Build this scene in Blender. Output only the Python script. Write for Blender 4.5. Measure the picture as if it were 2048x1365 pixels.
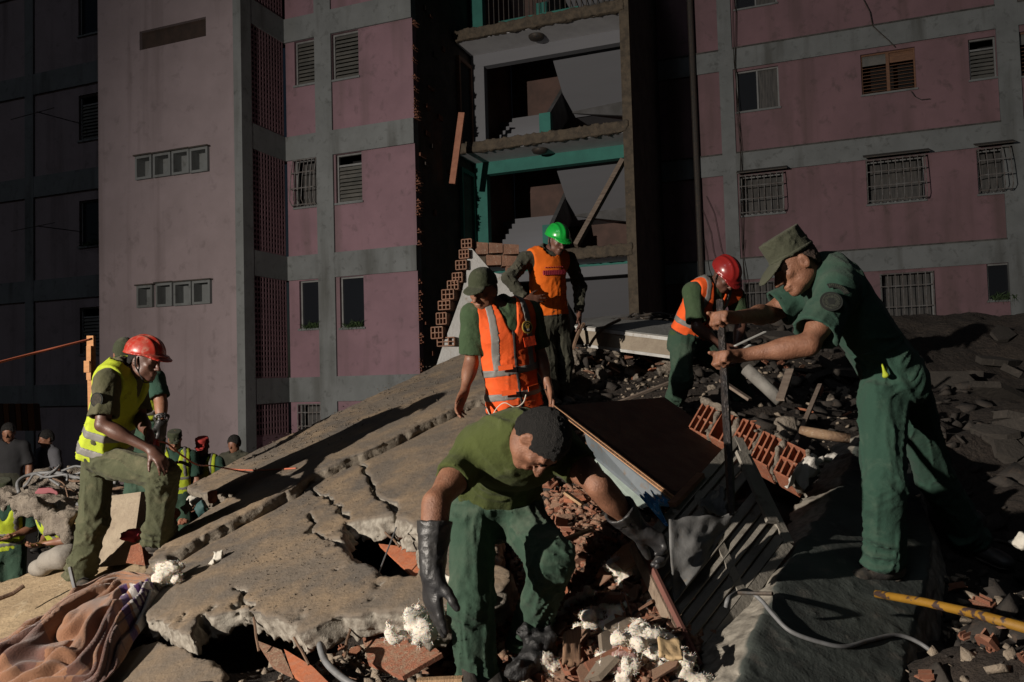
import bpy, math, random
import numpy as np
from mathutils import Vector, Matrix

for _o in list(bpy.data.objects):
    bpy.data.objects.remove(_o)
SC = bpy.context.scene
COL = SC.collection
R = math.radians
rng = np.random.default_rng(7)
random.seed(7)

# ---------------------------------------------------------------- camera
CAM = np.array([0.0, 0.0, 2.75])
FPX = 1593.0                      # focal length in pixels of the 2048 px wide photograph
_p, _r = R(2.45), R(1.6)
_f = np.array([0, math.cos(_p), math.sin(_p)])
_u0 = np.array([0, -math.sin(_p), math.cos(_p)])
_x0 = np.array([1.0, 0, 0])
CR = math.cos(_r) * _x0 - math.sin(_r) * _u0
CU = math.sin(_r) * _x0 + math.cos(_r) * _u0
cam = bpy.data.cameras.new('camera')
cam.sensor_width = 36.0
cam.lens = 36.0 * FPX / 2048.0
cam.clip_start = 0.05
cam.clip_end = 500
cam_o = bpy.data.objects.new('camera', cam)
COL.objects.link(cam_o)
cam_o.matrix_world = Matrix(((CR[0], CU[0], -_f[0], CAM[0]), (CR[1], CU[1], -_f[1], CAM[1]),
                             (CR[2], CU[2], -_f[2], CAM[2]), (0, 0, 0, 1)))
SC.camera = cam_o

# ---------------------------------------------------------------- night sky, added soft fill, exposure
w = bpy.data.worlds.new('World')
SC.world = w
w.use_nodes = True
nt = w.node_tree
nt.nodes.clear()
sky = nt.nodes.new('ShaderNodeTexSky')
sky.sky_type = 'NISHITA'
sky.sun_disc = False
sky.sun_elevation = R(30)
sky.sun_rotation = R(212)
bg = nt.nodes.new('ShaderNodeBackground')
bg.inputs['Strength'].default_value = 0.0026
wo = nt.nodes.new('ShaderNodeOutputWorld')
nt.links.new(sky.outputs[0], bg.inputs['Color'])
nt.links.new(bg.outputs[0], wo.inputs['Surface'])
fill_sun = bpy.data.lights.new('fill_sun', 'SUN')  # soft sun lamp added as fill to lift the blackest shadows
fill_sun.energy = 0.11
fill_sun.angle = R(12)
fill_sun.color = (0.8, 0.88, 1.0)
mo = bpy.data.objects.new('fill_sun', fill_sun)
COL.objects.link(mo)
mo.rotation_euler = (R(52), 0, R(-32))
SC.view_settings.view_transform = 'Standard'
SC.view_settings.look = 'None'
SC.view_settings.exposure = 0.0
SC.view_settings.gamma = 1.0
SC.view_settings.use_curve_mapping = False
SC.cycles.max_bounces = 6
SC.cycles.diffuse_bounces = 3
SC.cycles.caustics_reflective = False
SC.cycles.caustics_refractive = False
SC.cycles.use_denoising = True
try:
    SC.cycles.denoiser = 'OPENIMAGEDENOISE'
except Exception:
    pass
LAMP = np.array([-10.0, -3.0, 5.1])   # the rescue crew's work floodlight, off to the side

# ---------------------------------------------------------------- geometry helpers
def ray(px, py):
    return CR * ((px - 1024) / FPX) - CU * ((py - 682.5) / FPX) + _f
def W(px, py, d):
    return CAM + ray(px, py) * d
def vec(v):
    return np.asarray(v, dtype=float)
def nrm(v):
    v = vec(v)
    return v / (np.linalg.norm(v) + 1e-12)
def proj(p):
    q = vec(p) - CAM
    d = q @ _f
    return 1024 + FPX * (q @ CR) / d, 682.5 - FPX * (q @ CU) / d
def on_plane(px, py, p0, n):
    r = ray(px, py)
    t = np.dot(vec(p0) - CAM, n) / np.dot(r, n)
    return CAM + r * t

def raw_mesh(name, V, F, smooth=False):
    """V (n,3); F list of index lists or an (m,4)/(m,3) array"""
    me = bpy.data.meshes.new(name)
    V = np.asarray(V, dtype=np.float32)
    if isinstance(F, np.ndarray):
        k = F.shape[1]
        me.vertices.add(len(V))
        me.vertices.foreach_set('co', V.ravel())
        me.loops.add(F.size)
        me.polygons.add(len(F))
        me.loops.foreach_set('vertex_index', F.astype(np.int32).ravel())
        me.polygons.foreach_set('loop_start', np.arange(0, F.size, k, dtype=np.int32))
        me.update(calc_edges=True)
        me.validate()
    else:
        me.from_pydata([tuple(v) for v in V], [], F)
        me.update()
    if smooth:
        me.polygons.foreach_set('use_smooth', np.ones(len(me.polygons), dtype=bool))
    return me

class MB:
    """collects boxes, tubes and prisms; build() links them as ONE mesh object"""
    def __init__(self):
        self.V, self.F = [], []
    def quadmesh(self, V, F):
        b = len(self.V)
        self.V += [tuple(v) for v in V]
        self.F += [[i + b for i in f] for f in F]
        return self
    def obox(self, c, ax, ay, az):
        """box centred at c with half-axis vectors"""
        c, ax, ay, az = vec(c), vec(ax), vec(ay), vec(az)
        V = [c + sx * ax + sy * ay + sz * az for sz in (-1, 1) for sy in (-1, 1) for sx in (-1, 1)]
        F = [[0, 2, 3, 1], [4, 5, 7, 6], [0, 1, 5, 4], [2, 6, 7, 3], [0, 4, 6, 2], [1, 3, 7, 5]]
        if np.dot(np.cross(ax, ay), az) < 0:
            F = [f[::-1] for f in F]
        return self.quadmesh(V, F)
    def box(self, lo, hi):
        lo, hi = vec(lo), vec(hi)
        h = (hi - lo) / 2
        return self.obox((lo + hi) / 2, (h[0], 0, 0), (0, h[1], 0), (0, 0, h[2]))
    def bar(self, a, b, wd, th, up=(0, 0, 1)):
        a, b = vec(a), vec(b)
        d = nrm(b - a)
        s = np.cross(d, vec(up))
        if np.linalg.norm(s) < 1e-4:
            s = np.cross(d, (1, 0, 0))
        s = nrm(s)
        t = np.cross(s, d)
        return self.obox((a + b) / 2, (b - a) / 2, s * wd / 2, t * th / 2)
    def tube(self, pts, r, n=8, caps=True):
        pts = [vec(p) for p in pts]
        rs = r if hasattr(r, '__len__') else [r] * len(pts)
        b = len(self.V)
        prev = None
        for i, p in enumerate(pts):
            d = nrm(pts[min(i + 1, len(pts) - 1)] - pts[max(i - 1, 0)])
            if prev is None:
                a = np.cross(d, (0, 0, 1))
                if np.linalg.norm(a) < 1e-3:
                    a = np.cross(d, (1, 0, 0))
            else:
                a = prev - d * np.dot(prev, d)
            a = nrm(a)
            prev = a
            c = np.cross(d, a)
            for k in range(n):
                t = 2 * math.pi * k / n
                self.V.append(tuple(p + rs[i] * (math.cos(t) * a + math.sin(t) * c)))
        for i in range(len(pts) - 1):
            for k in range(n):
                k2 = (k + 1) % n
                self.F.append([b + i * n + k, b + i * n + k2, b + (i + 1) * n + k2, b + (i + 1) * n + k])
        if caps:
            self.F.append([b + k for k in range(n)][::-1])
            self.F.append([b + (len(pts) - 1) * n + k for k in range(n)])
        return self
    def prism(self, poly, off):
        """3D polygon extruded by vector off"""
        poly = [vec(p) for p in poly]
        off = vec(off)
        n = len(poly)
        V = poly + [p + off for p in poly]
        F = [list(range(n))[::-1], list(range(n, 2 * n))]
        for i in range(n):
            j = (i + 1) % n
            F.append([i, j, n + j, n + i])
        nn = np.cross(poly[1] - poly[0], poly[2] - poly[0])
        if np.dot(nn, off) < 0:
            F = [f[::-1] for f in F]
        return self.quadmesh(V, F)
    def mesh(self, name, loc=(0, 0, 0), smooth=False):
        V = np.array(self.V) - vec(loc)
        return raw_mesh(name, V, self.F, smooth)
    def build(self, name, mat, parent=None, smooth=False):
        return link(name, self.mesh(name, parent_loc(parent), smooth), mat, parent)

def parent_loc(p):
    return (0, 0, 0) if p is None else p.get('_base', (0, 0, 0))

def link(name, me, mat, parent=None):
    o = bpy.data.objects.new(name, me)
    if mat is not None:
        if len(me.materials) == 0:
            me.materials.append(mat)
    COL.objects.link(o)
    if parent is not None:
        o.parent = parent
        o['_base'] = parent_loc(parent)
    return o

def tag(o, label=None, cat=None, group=None, kind=None):
    if label: o['label'] = label
    if cat: o['category'] = cat
    if group: o['group'] = group
    if kind: o['kind'] = kind
    elif cat: o['kind'] = 'thing'
    return o

def thing(name, label, cat, loc=(0, 0, 0), group=None):
    """an Empty at the thing's base; its parts are written in world coordinates and shifted by _base"""
    o = bpy.data.objects.new(name, None)
    o.empty_display_size = 0.1
    o.location = tuple(float(c) for c in loc)
    o['_base'] = [float(c) for c in loc]
    COL.objects.link(o)
    return tag(o, label, cat, group)

def single(name, mb, mat, label, cat, group=None, smooth=False):
    """a thing that is one mesh, origin at its centre-base"""
    V = np.array(mb.V)
    base = np.array([V[:, 0].mean(), V[:, 1].mean(), V[:, 2].min()])
    me = raw_mesh(name, V - base, mb.F, smooth)
    o = link(name, me, mat)
    o.location = tuple(base)
    return tag(o, label, cat, group)

# ---------------------------------------------------------------- noise and signed distance volumes
_perm = rng.permutation(256)
_perm = np.concatenate([_perm, _perm, _perm]).astype(np.int32)
_val = rng.uniform(-1, 1, 256).astype(np.float32)
def vnoise(x, y, z):
    x, y, z = np.broadcast_arrays(np.asarray(x, np.float32), np.asarray(y, np.float32), np.asarray(z, np.float32))
    xi, yi, zi = np.floor(x), np.floor(y), np.floor(z)
    fx, fy, fz = x - xi, y - yi, z - zi
    xi, yi, zi = xi.astype(np.int32) & 255, yi.astype(np.int32) & 255, zi.astype(np.int32) & 255
    fx = fx * fx * (3 - 2 * fx); fy = fy * fy * (3 - 2 * fy); fz = fz * fz * (3 - 2 * fz)
    def h(a, b, c):
        return _val[_perm[_perm[_perm[a & 255] + (b & 255)] + (c & 255)] & 255]
    x1, y1, z1 = xi + 1, yi + 1, zi + 1
    c00 = h(xi, yi, zi) * (1 - fx) + h(x1, yi, zi) * fx
    c10 = h(xi, y1, zi) * (1 - fx) + h(x1, y1, zi) * fx
    c01 = h(xi, yi, z1) * (1 - fx) + h(x1, yi, z1) * fx
    c11 = h(xi, y1, z1) * (1 - fx) + h(x1, y1, z1) * fx
    c0 = c00 * (1 - fy) + c10 * fy
    c1 = c01 * (1 - fy) + c11 * fy
    return c0 * (1 - fz) + c1 * fz
def fbm(x, y, z, o=3):
    s, a = 0, 1.0
    for i in range(o):
        s = s + a * vnoise(x, y, z)
        x, y, z = x * 2.03 + 11.3, y * 2.03 + 5.1, z * 2.03 + 7.7
        a *= 0.5
    return s

class Vol:
    """a signed distance grid; cones, ellipsoids and boxes are blended in, then surfaced"""
    def __init__(self, lo, hi, vox):
        self.lo = vec(lo)
        self.vox = vox
        n = np.maximum(np.ceil((vec(hi) - self.lo) / vox).astype(int) + 1, 4)
        self.n = n
        self.d = np.full(n, 0.5, np.float32)
    def copy(self):
        o = Vol.__new__(Vol)
        o.lo, o.vox, o.n, o.d = self.lo, self.vox, self.n, self.d.copy()
        return o
    def sub(self, lo, hi):
        a = np.clip(np.floor((vec(lo) - self.lo) / self.vox).astype(int), 0, self.n)
        b = np.clip(np.ceil((vec(hi) - self.lo) / self.vox).astype(int) + 1, 0, self.n)
        if np.any(b - a < 1):
            return None
        s = tuple(slice(i, j) for i, j in zip(a, b))
        g = [(self.lo[k] + np.arange(a[k], b[k]) * self.vox).astype(np.float32) for k in range(3)]
        return s, g[0][:, None, None], g[1][None, :, None], g[2][None, None, :]
    def put(self, s, q, k):
        a = self.d[s]
        if k > 0:
            h = np.maximum(k - np.abs(a - q), 0) / k
            self.d[s] = np.minimum(a, q) - h * h * k * 0.25
        else:
            self.d[s] = np.minimum(a, q)
    def take(self, s, q, k):
        a, q = self.d[s], -q
        if k > 0:
            h = np.maximum(k - np.abs(a - q), 0) / k
            self.d[s] = np.maximum(a, q) + h * h * k * 0.25
        else:
            self.d[s] = np.maximum(a, q)
    def cone(self, a, b, ra, rb, k=0.0, flat=None, wr=None, clip=(), cut=False, infl=0.0):
        a, b = vec(a), vec(b)
        ra, rb = ra + infl, rb + infl
        m = max(ra, rb) * (max(1.0, flat[1]) if flat else 1) + k + 0.03
        r = self.sub(np.minimum(a, b) - m, np.maximum(a, b) + m)
        if r is None:
            return
        s, x, y, z = r
        ab = b - a
        L2 = max(np.dot(ab, ab), 1e-9)
        L = math.sqrt(L2)
        X, Y, Z = x - np.float32(a[0]), y - np.float32(a[1]), z - np.float32(a[2])
        t0 = (X * ab[0] + Y * ab[1] + Z * ab[2]) / L2
        t = np.clip(t0, 0, 1)
        X, Y, Z = X - t * ab[0], Y - t * ab[1], Z - t * ab[2]
        l2 = X * X + Y * Y + Z * Z
        if flat:
            ax, f = nrm(flat[0]), flat[1]
            c = X * ax[0] + Y * ax[1] + Z * ax[2]
            l2 = l2 + c * c * (1 / (f * f) - 1)
        q = np.sqrt(np.maximum(l2, 0)) - (ra + (rb - ra) * t)
        if wr:
            amp, fa, fr, seed = wr[:4]
            e1 = nrm(np.cross(ab, (0.31, 0.9, 0.2)))
            e2 = np.cross(ab / L, e1)
            l = np.sqrt(X * X + Y * Y + Z * Z) + 1e-5
            ca = (X * e1[0] + Y * e1[1] + Z * e1[2]) / l
            sa = (X * e2[0] + Y * e2[1] + Z * e2[2]) / l
            tt = t0 * L
            wob = vnoise(ca * 1.3 + seed, sa * 1.3, tt * 4 + seed)
            # long drapes running down the cloth, slightly twisted
            n1 = vnoise(ca * fr * 1.25 + seed * 3.1 + tt * 1.5, sa * fr * 1.25 + seed, tt * fa * 0.28 + wob)
            # crosswise folds bunching towards the ends
            n2 = vnoise(ca * 0.8 + seed * 1.7, sa * 0.8, tt * fa * 1.35 + ca * 1.3 * np.cos(seed) + sa * 1.3 + wob * 1.3)
            w = 1.0 if len(wr) < 5 else np.clip(wr[4] * 0.4 + (1 - wr[4] * 0.4) * np.abs(2 * t - 1) ** 2, 0, 1)
            f1 = 1 - np.minimum(np.abs(n1) * 2.2, 1)
            f2 = 1 - np.minimum(np.abs(n2) * 2.4, 1)
            q = q - amp * (1.1 * f1 * f1 + 1.2 * f2 * f2 * w - 0.5)
        for p0, nn in clip:
            nn = nrm(nn)
            q = np.maximum(q, (x - p0[0]) * nn[0] + (y - p0[1]) * nn[1] + (z - p0[2]) * nn[2])
        self.take(s, q, k) if cut else self.put(s, q.astype(np.float32), k)
    def ell(self, c, rad, ax=None, k=0.0, clip=(), cut=False, infl=0.0, p=2):
        c = vec(c)
        rad = vec(rad) + infl
        ax = np.eye(3) if ax is None else np.array([nrm(v) for v in ax])
        m = np.abs(ax.T) @ rad + k + 0.03
        r = self.sub(c - m, c + m)
        if r is None:
            return
        s, x, y, z = r
        X, Y, Z = x - np.float32(c[0]), y - np.float32(c[1]), z - np.float32(c[2])
        q = [(X * a[0] + Y * a[1] + Z * a[2]) for a in ax]
        if p == 2:
            k0 = np.sqrt(sum((q[i] / rad[i]) ** 2 for i in range(3)))
            k1 = np.sqrt(sum((q[i] / rad[i] ** 2) ** 2 for i in range(3))) + 1e-6
            d = k0 * (k0 - 1) / k1
        else:
            k0 = sum(np.abs(q[i] / rad[i]) ** p for i in range(3)) ** (1.0 / p)
            d = (k0 - 1) * min(rad)
        for p0, nn in clip:
            nn = nrm(nn)
            d = np.maximum(d, (x - p0[0]) * nn[0] + (y - p0[1]) * nn[1] + (z - p0[2]) * nn[2])
        self.take(s, d, k) if cut else self.put(s, d.astype(np.float32), k)
    def grid(self):
        g = [(self.lo[k] + np.arange(self.n[k]) * self.vox).astype(np.float32) for k in range(3)]
        return g[0][:, None, None], g[1][None, :, None], g[2][None, None, :]
    def halfspace(self, p0, n):
        """keep the side where (p-p0).n < 0"""
        x, y, z = self.grid()
        n = nrm(n)
        self.d = np.maximum(self.d, ((x - p0[0]) * n[0] + (y - p0[1]) * n[1] + (z - p0[2]) * n[2]).astype(np.float32))
    def rough(self, amp, freq, o=2, seed=0.0):
        """displace the surface by noise near it"""
        i = np.argwhere(np.abs(self.d) < amp * 2.5 + self.vox)
        p = self.lo + i * self.vox
        nz = fbm(p[:, 0] * freq + seed, p[:, 1] * freq + seed * 1.7, p[:, 2] * freq - seed, o)
        self.d[i[:, 0], i[:, 1], i[:, 2]] += (amp * nz).astype(np.float32)
    def surface(self):
        d = np.pad(self.d, 1, constant_values=0.5)
        lo = self.lo - self.vox
        neg = d < 0
        A = neg[:-1, :-1, :-1]
        cnt = np.zeros(A.shape, np.int8)
        for i in (0, 1):
            for j in (0, 1):
                for k in (0, 1):
                    cnt += neg[i:i + A.shape[0], j:j + A.shape[1], k:k + A.shape[2]]
        act = np.argwhere((cnt > 0) & (cnt < 8))
        if len(act) == 0:
            return np.zeros((0, 3)), np.zeros((0, 4), int)
        idm = np.full(A.shape, -1, np.int32)
        idm[act[:, 0], act[:, 1], act[:, 2]] = np.arange(len(act))
        cs = [(i, j, k) for i in (0, 1) for j in (0, 1) for k in (0, 1)]
        v = {c: d[act[:, 0] + c[0], act[:, 1] + c[1], act[:, 2] + c[2]] for c in cs}
        acc = np.zeros((len(act), 3), np.float32)
        num = np.zeros(len(act), np.float32)
        for c in cs:
            for a in range(3):
                if c[a] == 0:
                    e = list(c); e[a] = 1; e = tuple(e)
                    v0, v1 = v[c], v[e]
                    m = (v0 < 0) != (v1 < 0)
                    t = np.where(m, v0 / np.where(m, v0 - v1, 1), 0)
                    pt = np.tile(np.array(c, np.float32), (len(act), 1))
                    pt[:, a] = t
                    acc += pt * m[:, None]
                    num += m
        P = lo + (act + acc / num[:, None]) * self.vox
        Q = []
        for a in range(3):
            b, c = (a + 1) % 3, (a + 2) % 3
            sl0 = [slice(None)] * 3; sl1 = [slice(None)] * 3
            sl0[a] = slice(0, -1); sl1[a] = slice(1, None)
            n0, n1 = neg[tuple(sl0)], neg[tuple(sl1)]
            e = np.argwhere(n0 != n1)
            ok = (e[:, b] > 0) & (e[:, c] > 0) & (e[:, b] < A.shape[b]) & (e[:, c] < A.shape[c])
            e = e[ok]
            def cid(db, dc):
                q = e.copy(); q[:, b] += db; q[:, c] += dc
                return idm[q[:, 0], q[:, 1], q[:, 2]]
            q = np.stack([cid(-1, -1), cid(0, -1), cid(0, 0), cid(-1, 0)], 1)
            fl = n1[e[:, 0], e[:, 1], e[:, 2]]
            q[fl] = q[fl][:, ::-1]
            Q.append(q)
        Q = np.concatenate(Q)
        Q = Q[(Q >= 0).all(1)]
        return P, Q
    def build(self, name, mat, parent=None):
        P, Q = self.surface()
        me = raw_mesh(name, P - vec(parent_loc(parent)), Q, True)
        return link(name, me, mat, parent)
    def single(self, name, mat, label, cat, group=None):
        P, Q = self.surface()
        base = np.array([P[:, 0].mean(), P[:, 1].mean(), P[:, 2].min()])
        o = link(name, raw_mesh(name, P - base, Q, True), mat)
        o.location = tuple(base)
        return tag(o, label, cat, group)

# ---------------------------------------------------------------- materials
MATS = {}
def mat(name, col, rough=0.8, col2=None, col3=None, scale=6.0, detail=6.0, bump=0.0, bscale=40.0, metal=0.0,
        spec=0.4, dust=None, dust_amt=0.5, coat=0.0, sheen=0.0, stretch=None, weave=0.0, weave_s=900.0, sss=0.0, contrast=0.25,
        bump2=0.0, bscale2=8.0, streak=None, dscale=None):
    if name in MATS:
        return MATS[name]
    m = bpy.data.materials.new(name)
    m.use_nodes = True
    t = m.node_tree
    b = t.nodes['Principled BSDF']
    b.inputs['Roughness'].default_value = rough
    b.inputs['Metallic'].default_value = metal
    b.inputs['Specular IOR Level'].default_value = spec
    b.inputs['Coat Weight'].default_value = coat
    b.inputs['Sheen Weight'].default_value = sheen
    if sss:
        b.inputs['Subsurface Weight'].default_value = sss
        b.inputs['Subsurface Radius'].default_value = (0.01, 0.004, 0.002)
    tc = t.nodes.new('ShaderNodeTexCoord')
    co = tc.outputs['Object']
    if stretch:
        mp = t.nodes.new('ShaderNodeMapping')
        mp.inputs['Scale'].default_value = stretch
        t.links.new(co, mp.inputs['Vector'])
        co = mp.outputs['Vector']
    def noise(s, d=detail, dist=0.0):
        n = t.nodes.new('ShaderNodeTexNoise')
        n.inputs['Scale'].default_value = s
        n.inputs['Detail'].default_value = d
        n.inputs['Roughness'].default_value = 0.62
        n.inputs['Distortion'].default_value = dist
        t.links.new(co, n.inputs['Vector'])
        return n.outputs['Fac']
    def ramp(src, lo, hi):
        r = t.nodes.new('ShaderNodeMapRange')
        r.inputs['From Min'].default_value = lo
        r.inputs['From Max'].default_value = hi
        t.links.new(src, r.inputs['Value'])
        return r.outputs[0]
    def mix(f, a, c):
        x = t.nodes.new('ShaderNodeMix')
        x.data_type = 'RGBA'
        if hasattr(f, 'is_linked') or hasattr(f, 'links'):
            t.links.new(f, x.inputs['Factor'])
        else:
            x.inputs['Factor'].default_value = f
        for s, k in ((a, 'A'), (c, 'B')):
            sock = [i for i in x.inputs if i.name == k and i.type == 'RGBA'][0]
            if hasattr(s, 'links'):
                t.links.new(s, sock)
            else:
                sock.default_value = (*s, 1)
        return [o for o in x.outputs if o.type == 'RGBA'][0]
    out = None
    c = col
    if col2:
        c = mix(ramp(noise(scale), 0.5 - contrast / 2, 0.5 + contrast / 2), col, col2)
    if col3:
        c = mix(ramp(noise(scale * 3.7, 8.0, 0.4), 0.56, 0.72), c, col3)
    if streak:
        mp2 = t.nodes.new('ShaderNodeMapping')
        mp2.inputs['Scale'].default_value = streak[1]
        t.links.new(tc.outputs['Object'], mp2.inputs['Vector'])
        n = t.nodes.new('ShaderNodeTexNoise')
        n.inputs['Scale'].default_value = 1.0
        n.inputs['Detail'].default_value = 5
        t.links.new(mp2.outputs['Vector'], n.inputs['Vector'])
        c = mix(ramp(n.outputs['Fac'], streak[2], streak[3]), c, streak[0])
    if dust:
        g = t.nodes.new('ShaderNodeNewGeometry')
        s = t.nodes.new('ShaderNodeSeparateXYZ')
        t.links.new(g.outputs['Normal'], s.inputs[0])
        mu = t.nodes.new('ShaderNodeMath'); mu.operation = 'MULTIPLY'
        t.links.new(ramp(s.outputs[2], 0.0, 0.9), mu.inputs[0])
        t.links.new(ramp(noise(dscale or (scale * 1.9 + 3), 9.0), 0.42, 0.62), mu.inputs[1])
        m2 = t.nodes.new('ShaderNodeMath'); m2.operation = 'MULTIPLY'
        t.links.new(mu.outputs[0], m2.inputs[0]); m2.inputs[1].default_value = dust_amt
        c = mix(m2.outputs[0], c, dust)
    if hasattr(c, 'links'):
        t.links.new(c, b.inputs['Base Color'])
    else:
        b.inputs['Base Color'].default_value = (*c, 1)
    h = None
    def addb(src, st, dist):
        nonlocal h
        bp = t.nodes.new('ShaderNodeBump')
        bp.inputs['Strength'].default_value = st
        bp.inputs['Distance'].default_value = dist
        t.links.new(src, bp.inputs['Height'])
        if h is not None:
            t.links.new(h, bp.inputs['Normal'])
        h = bp.outputs[0]
    if bump:
        addb(noise(bscale, 8.0), bump, 0.02)
    if bump2:
        addb(noise(bscale2, 6.0), bump2, 0.08)
    if weave:
        addb(noise(weave_s, 2.0), weave, 0.002)
    if h is not None:
        t.links.new(h, b.inputs['Normal'])
    MATS[name] = m
    return m

PINK = mat('pink_plaster', (0.245, 0.150, 0.178), 0.9, (0.205, 0.126, 0.150), (0.15, 0.098, 0.112), scale=1.1, bump=0.15, bscale=60,
           streak=((0.12, 0.085, 0.085), (2.2, 2.2, 0.16), 0.54, 0.85))
PINK2 = mat('tower_plaster', (0.285, 0.232, 0.245), 0.92, (0.245, 0.20, 0.21), (0.20, 0.163, 0.17), scale=0.9, bump=0.2, bscale=55,
            streak=((0.12, 0.092, 0.092), (2.5, 2.5, 0.15), 0.53, 0.88))
GREYF = mat('grey_frame_paint', (0.180, 0.192, 0.195), 0.88, (0.148, 0.158, 0.160), (0.10, 0.106, 0.105), scale=1.6, bump=0.25, bscale=50,
            streak=((0.065, 0.066, 0.06), (2.6, 2.6, 0.35), 0.54, 0.82))
DKWALL = mat('bare_dark_wall', (0.10, 0.085, 0.075), 0.95, (0.06, 0.05, 0.045), (0.15, 0.08, 0.055), scale=2.2, bump=0.5, bscale=25)
CONC = mat('broken_concrete', (0.23, 0.195, 0.155), 0.95, (0.155, 0.13, 0.105), (0.30, 0.265, 0.215), scale=9, bump=0.8, bscale=70, bump2=0.5, bscale2=22)
SLABTOP = mat('slab_concrete', (0.150, 0.124, 0.097), 0.9, (0.088, 0.080, 0.072), None, scale=1.3, bump=0.28, bscale=60, bump2=0.22, bscale2=24, contrast=0.22, dscale=2.6,
              dust=(0.255, 0.186, 0.118), dust_amt=0.85)
SLABDK = mat('green_slab_paint', (0.075, 0.088, 0.078), 0.85, (0.045, 0.052, 0.048), (0.12, 0.115, 0.10), scale=2.4, bump=0.18, bscale=60, bump2=0.12, bscale2=14)
WHITEP = mat('white_ceiling_paint', (0.20, 0.205, 0.225), 0.85, (0.185, 0.19, 0.208), contrast=0.6, scale=1.0, stretch=(0.6, 0.6, 9.0))
TEAL = mat('teal_paint', (0.042, 0.20, 0.165), 0.75, (0.034, 0.16, 0.135), scale=3, bump=0.1, bscale=50)
BRICK = mat('clay_brick', (0.40, 0.155, 0.085), 0.9, (0.29, 0.105, 0.06), (0.40, 0.27, 0.19), scale=14, bump=0.5, bscale=90)
EARTH = mat('rubble_soil', (0.050, 0.038, 0.030), 0.98, (0.032, 0.025, 0.020), (0.075, 0.056, 0.042), scale=4, bump=1.0, bscale=60, bump2=1.0, bscale2=18)  # soil darkened overall in place of shade on the right bank
ASPH = mat('dark_ground', (0.06, 0.055, 0.05), 0.95, (0.04, 0.037, 0.035), scale=2, bump=0.5, bscale=40)
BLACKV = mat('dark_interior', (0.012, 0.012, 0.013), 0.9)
DKMETAL = mat('dark_metal', (0.05, 0.05, 0.05), 0.6, (0.09, 0.07, 0.055), scale=20, metal=0.4, bump=0.2, bscale=60)
GRMETAL = mat('grille_paint', (0.19, 0.19, 0.19), 0.65, (0.12, 0.10, 0.09), scale=12)
ALU = mat('window_frame_paint', (0.22, 0.225, 0.225), 0.55, (0.16, 0.165, 0.165), scale=5)
LOUV = mat('louvre_glass', (0.14, 0.135, 0.122), 0.4, (0.10, 0.10, 0.092), scale=3, spec=0.5)
BROWNW = mat('brown_timber', (0.20, 0.10, 0.055), 0.7, (0.13, 0.065, 0.04), scale=6, stretch=(1, 1, 8), bump=0.2, bscale=40)
TERRA = mat('terracotta_strip', (0.42, 0.19, 0.12), 0.8, (0.33, 0.14, 0.09), scale=8, bump=0.2, bscale=40)
# ---------------------------------------------------------------- the work floodlight (stands outside the frame, lights the site)
def floodlight():
    base = np.array([LAMP[0] - 0.25, LAMP[1] - 0.1, 0.0])
    t = thing('floodlight', 'tripod work floodlight that lights the rubble from the side', 'floodlight', base)
    MB().tube([base + (0, 0, 0.7), base + (0, 0, LAMP[2] - 0.1)], 0.022, 8).build('mast', DKMETAL, t)
    for k in range(3):
        a = 2 * math.pi * k / 3 + 0.4
        MB().tube([base + (0, 0, 0.85), base + (0.6 * math.cos(a), 0.6 * math.sin(a), 0.02)], 0.016, 6).build('leg', DKMETAL, t)
    aim = LAMP_AIM
    s = nrm(np.cross(aim, (0, 0, 1)))
    up = np.cross(s, aim)
    c = LAMP - aim * 0.16
    h = MB()
    h.obox(c - aim * 0.05, aim * 0.03, s * 0.2, up * 0.15)
    for sg in (-1, 1):
        h.obox(c + s * sg * 0.2 + aim * 0.02, aim * 0.06, s * 0.008, up * 0.15)
        h.obox(c + up * sg * 0.15 + aim * 0.02, aim * 0.06, s * 0.2, up * 0.008)
    h.build('lamp_housing', DKMETAL, t)
    li = bpy.data.lights.new('floodlight_beam', 'SPOT')
    li.energy = LAMP_W
    li.color = (1.0, 0.905, 0.80)
    li.shadow_soft_size = 0.07
    li.spot_size = R(112)
    li.spot_blend = 1.0
    lo = bpy.data.objects.new('floodlight_beam', li)
    COL.objects.link(lo)
    lo.parent = t
    rot = Vector(tuple(LAMP_AIM)).to_track_quat('-Z', 'Y')
    lo.location = tuple(LAMP - base)
    lo.rotation_mode = 'QUATERNION'
    lo.rotation_quaternion = rot
LAMP_W = 11200.0
LAMP_AIM = nrm(np.array([0.64, 0.755, -0.22]))
floodlight()

# ---------------------------------------------------------------- ground sheet to the horizon
g = MB().quadmesh([(-150, -60, 0), (150, -60, 0), (150, 200, 0), (-150, 200, 0)], [[0, 1, 2, 3]]).build('ground', ASPH)
g['kind'] = 'structure'

# ---------------------------------------------------------------- facade frame: u along the front, n outwards, z up
_a = R(20.5)
FU = np.array([math.cos(_a), -math.sin(_a), 0.0])
FN = np.array([-math.sin(_a), -math.cos(_a), 0.0])
FO = np.array([-1.97, 16.6, 0.0])
def fw(u, n, z):
    return FO + u * FU + n * FN + np.array([0, 0, z])
def FP(px, py, n):
    p = on_plane(px, py, FO + n * FN, FN) - FO
    return float(p @ FU), float(p[2])
def FR(x0, y0, x1, y1, n):
    xm, ym = (x0 + x1) / 2, (y0 + y1) / 2
    return (FP(x0, ym, n)[0], FP(x1, ym, n)[0], FP(xm, y1, n)[1], FP(xm, y0, n)[1])
def fbox(mb, u0, u1, n0, n1, z0, z1):
    return mb.obox(fw((u0 + u1) / 2, (n0 + n1) / 2, (z0 + z1) / 2), FU * (u1 - u0) / 2, FN * (n1 - n0) / 2, (0, 0, (z1 - z0) / 2))

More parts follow.
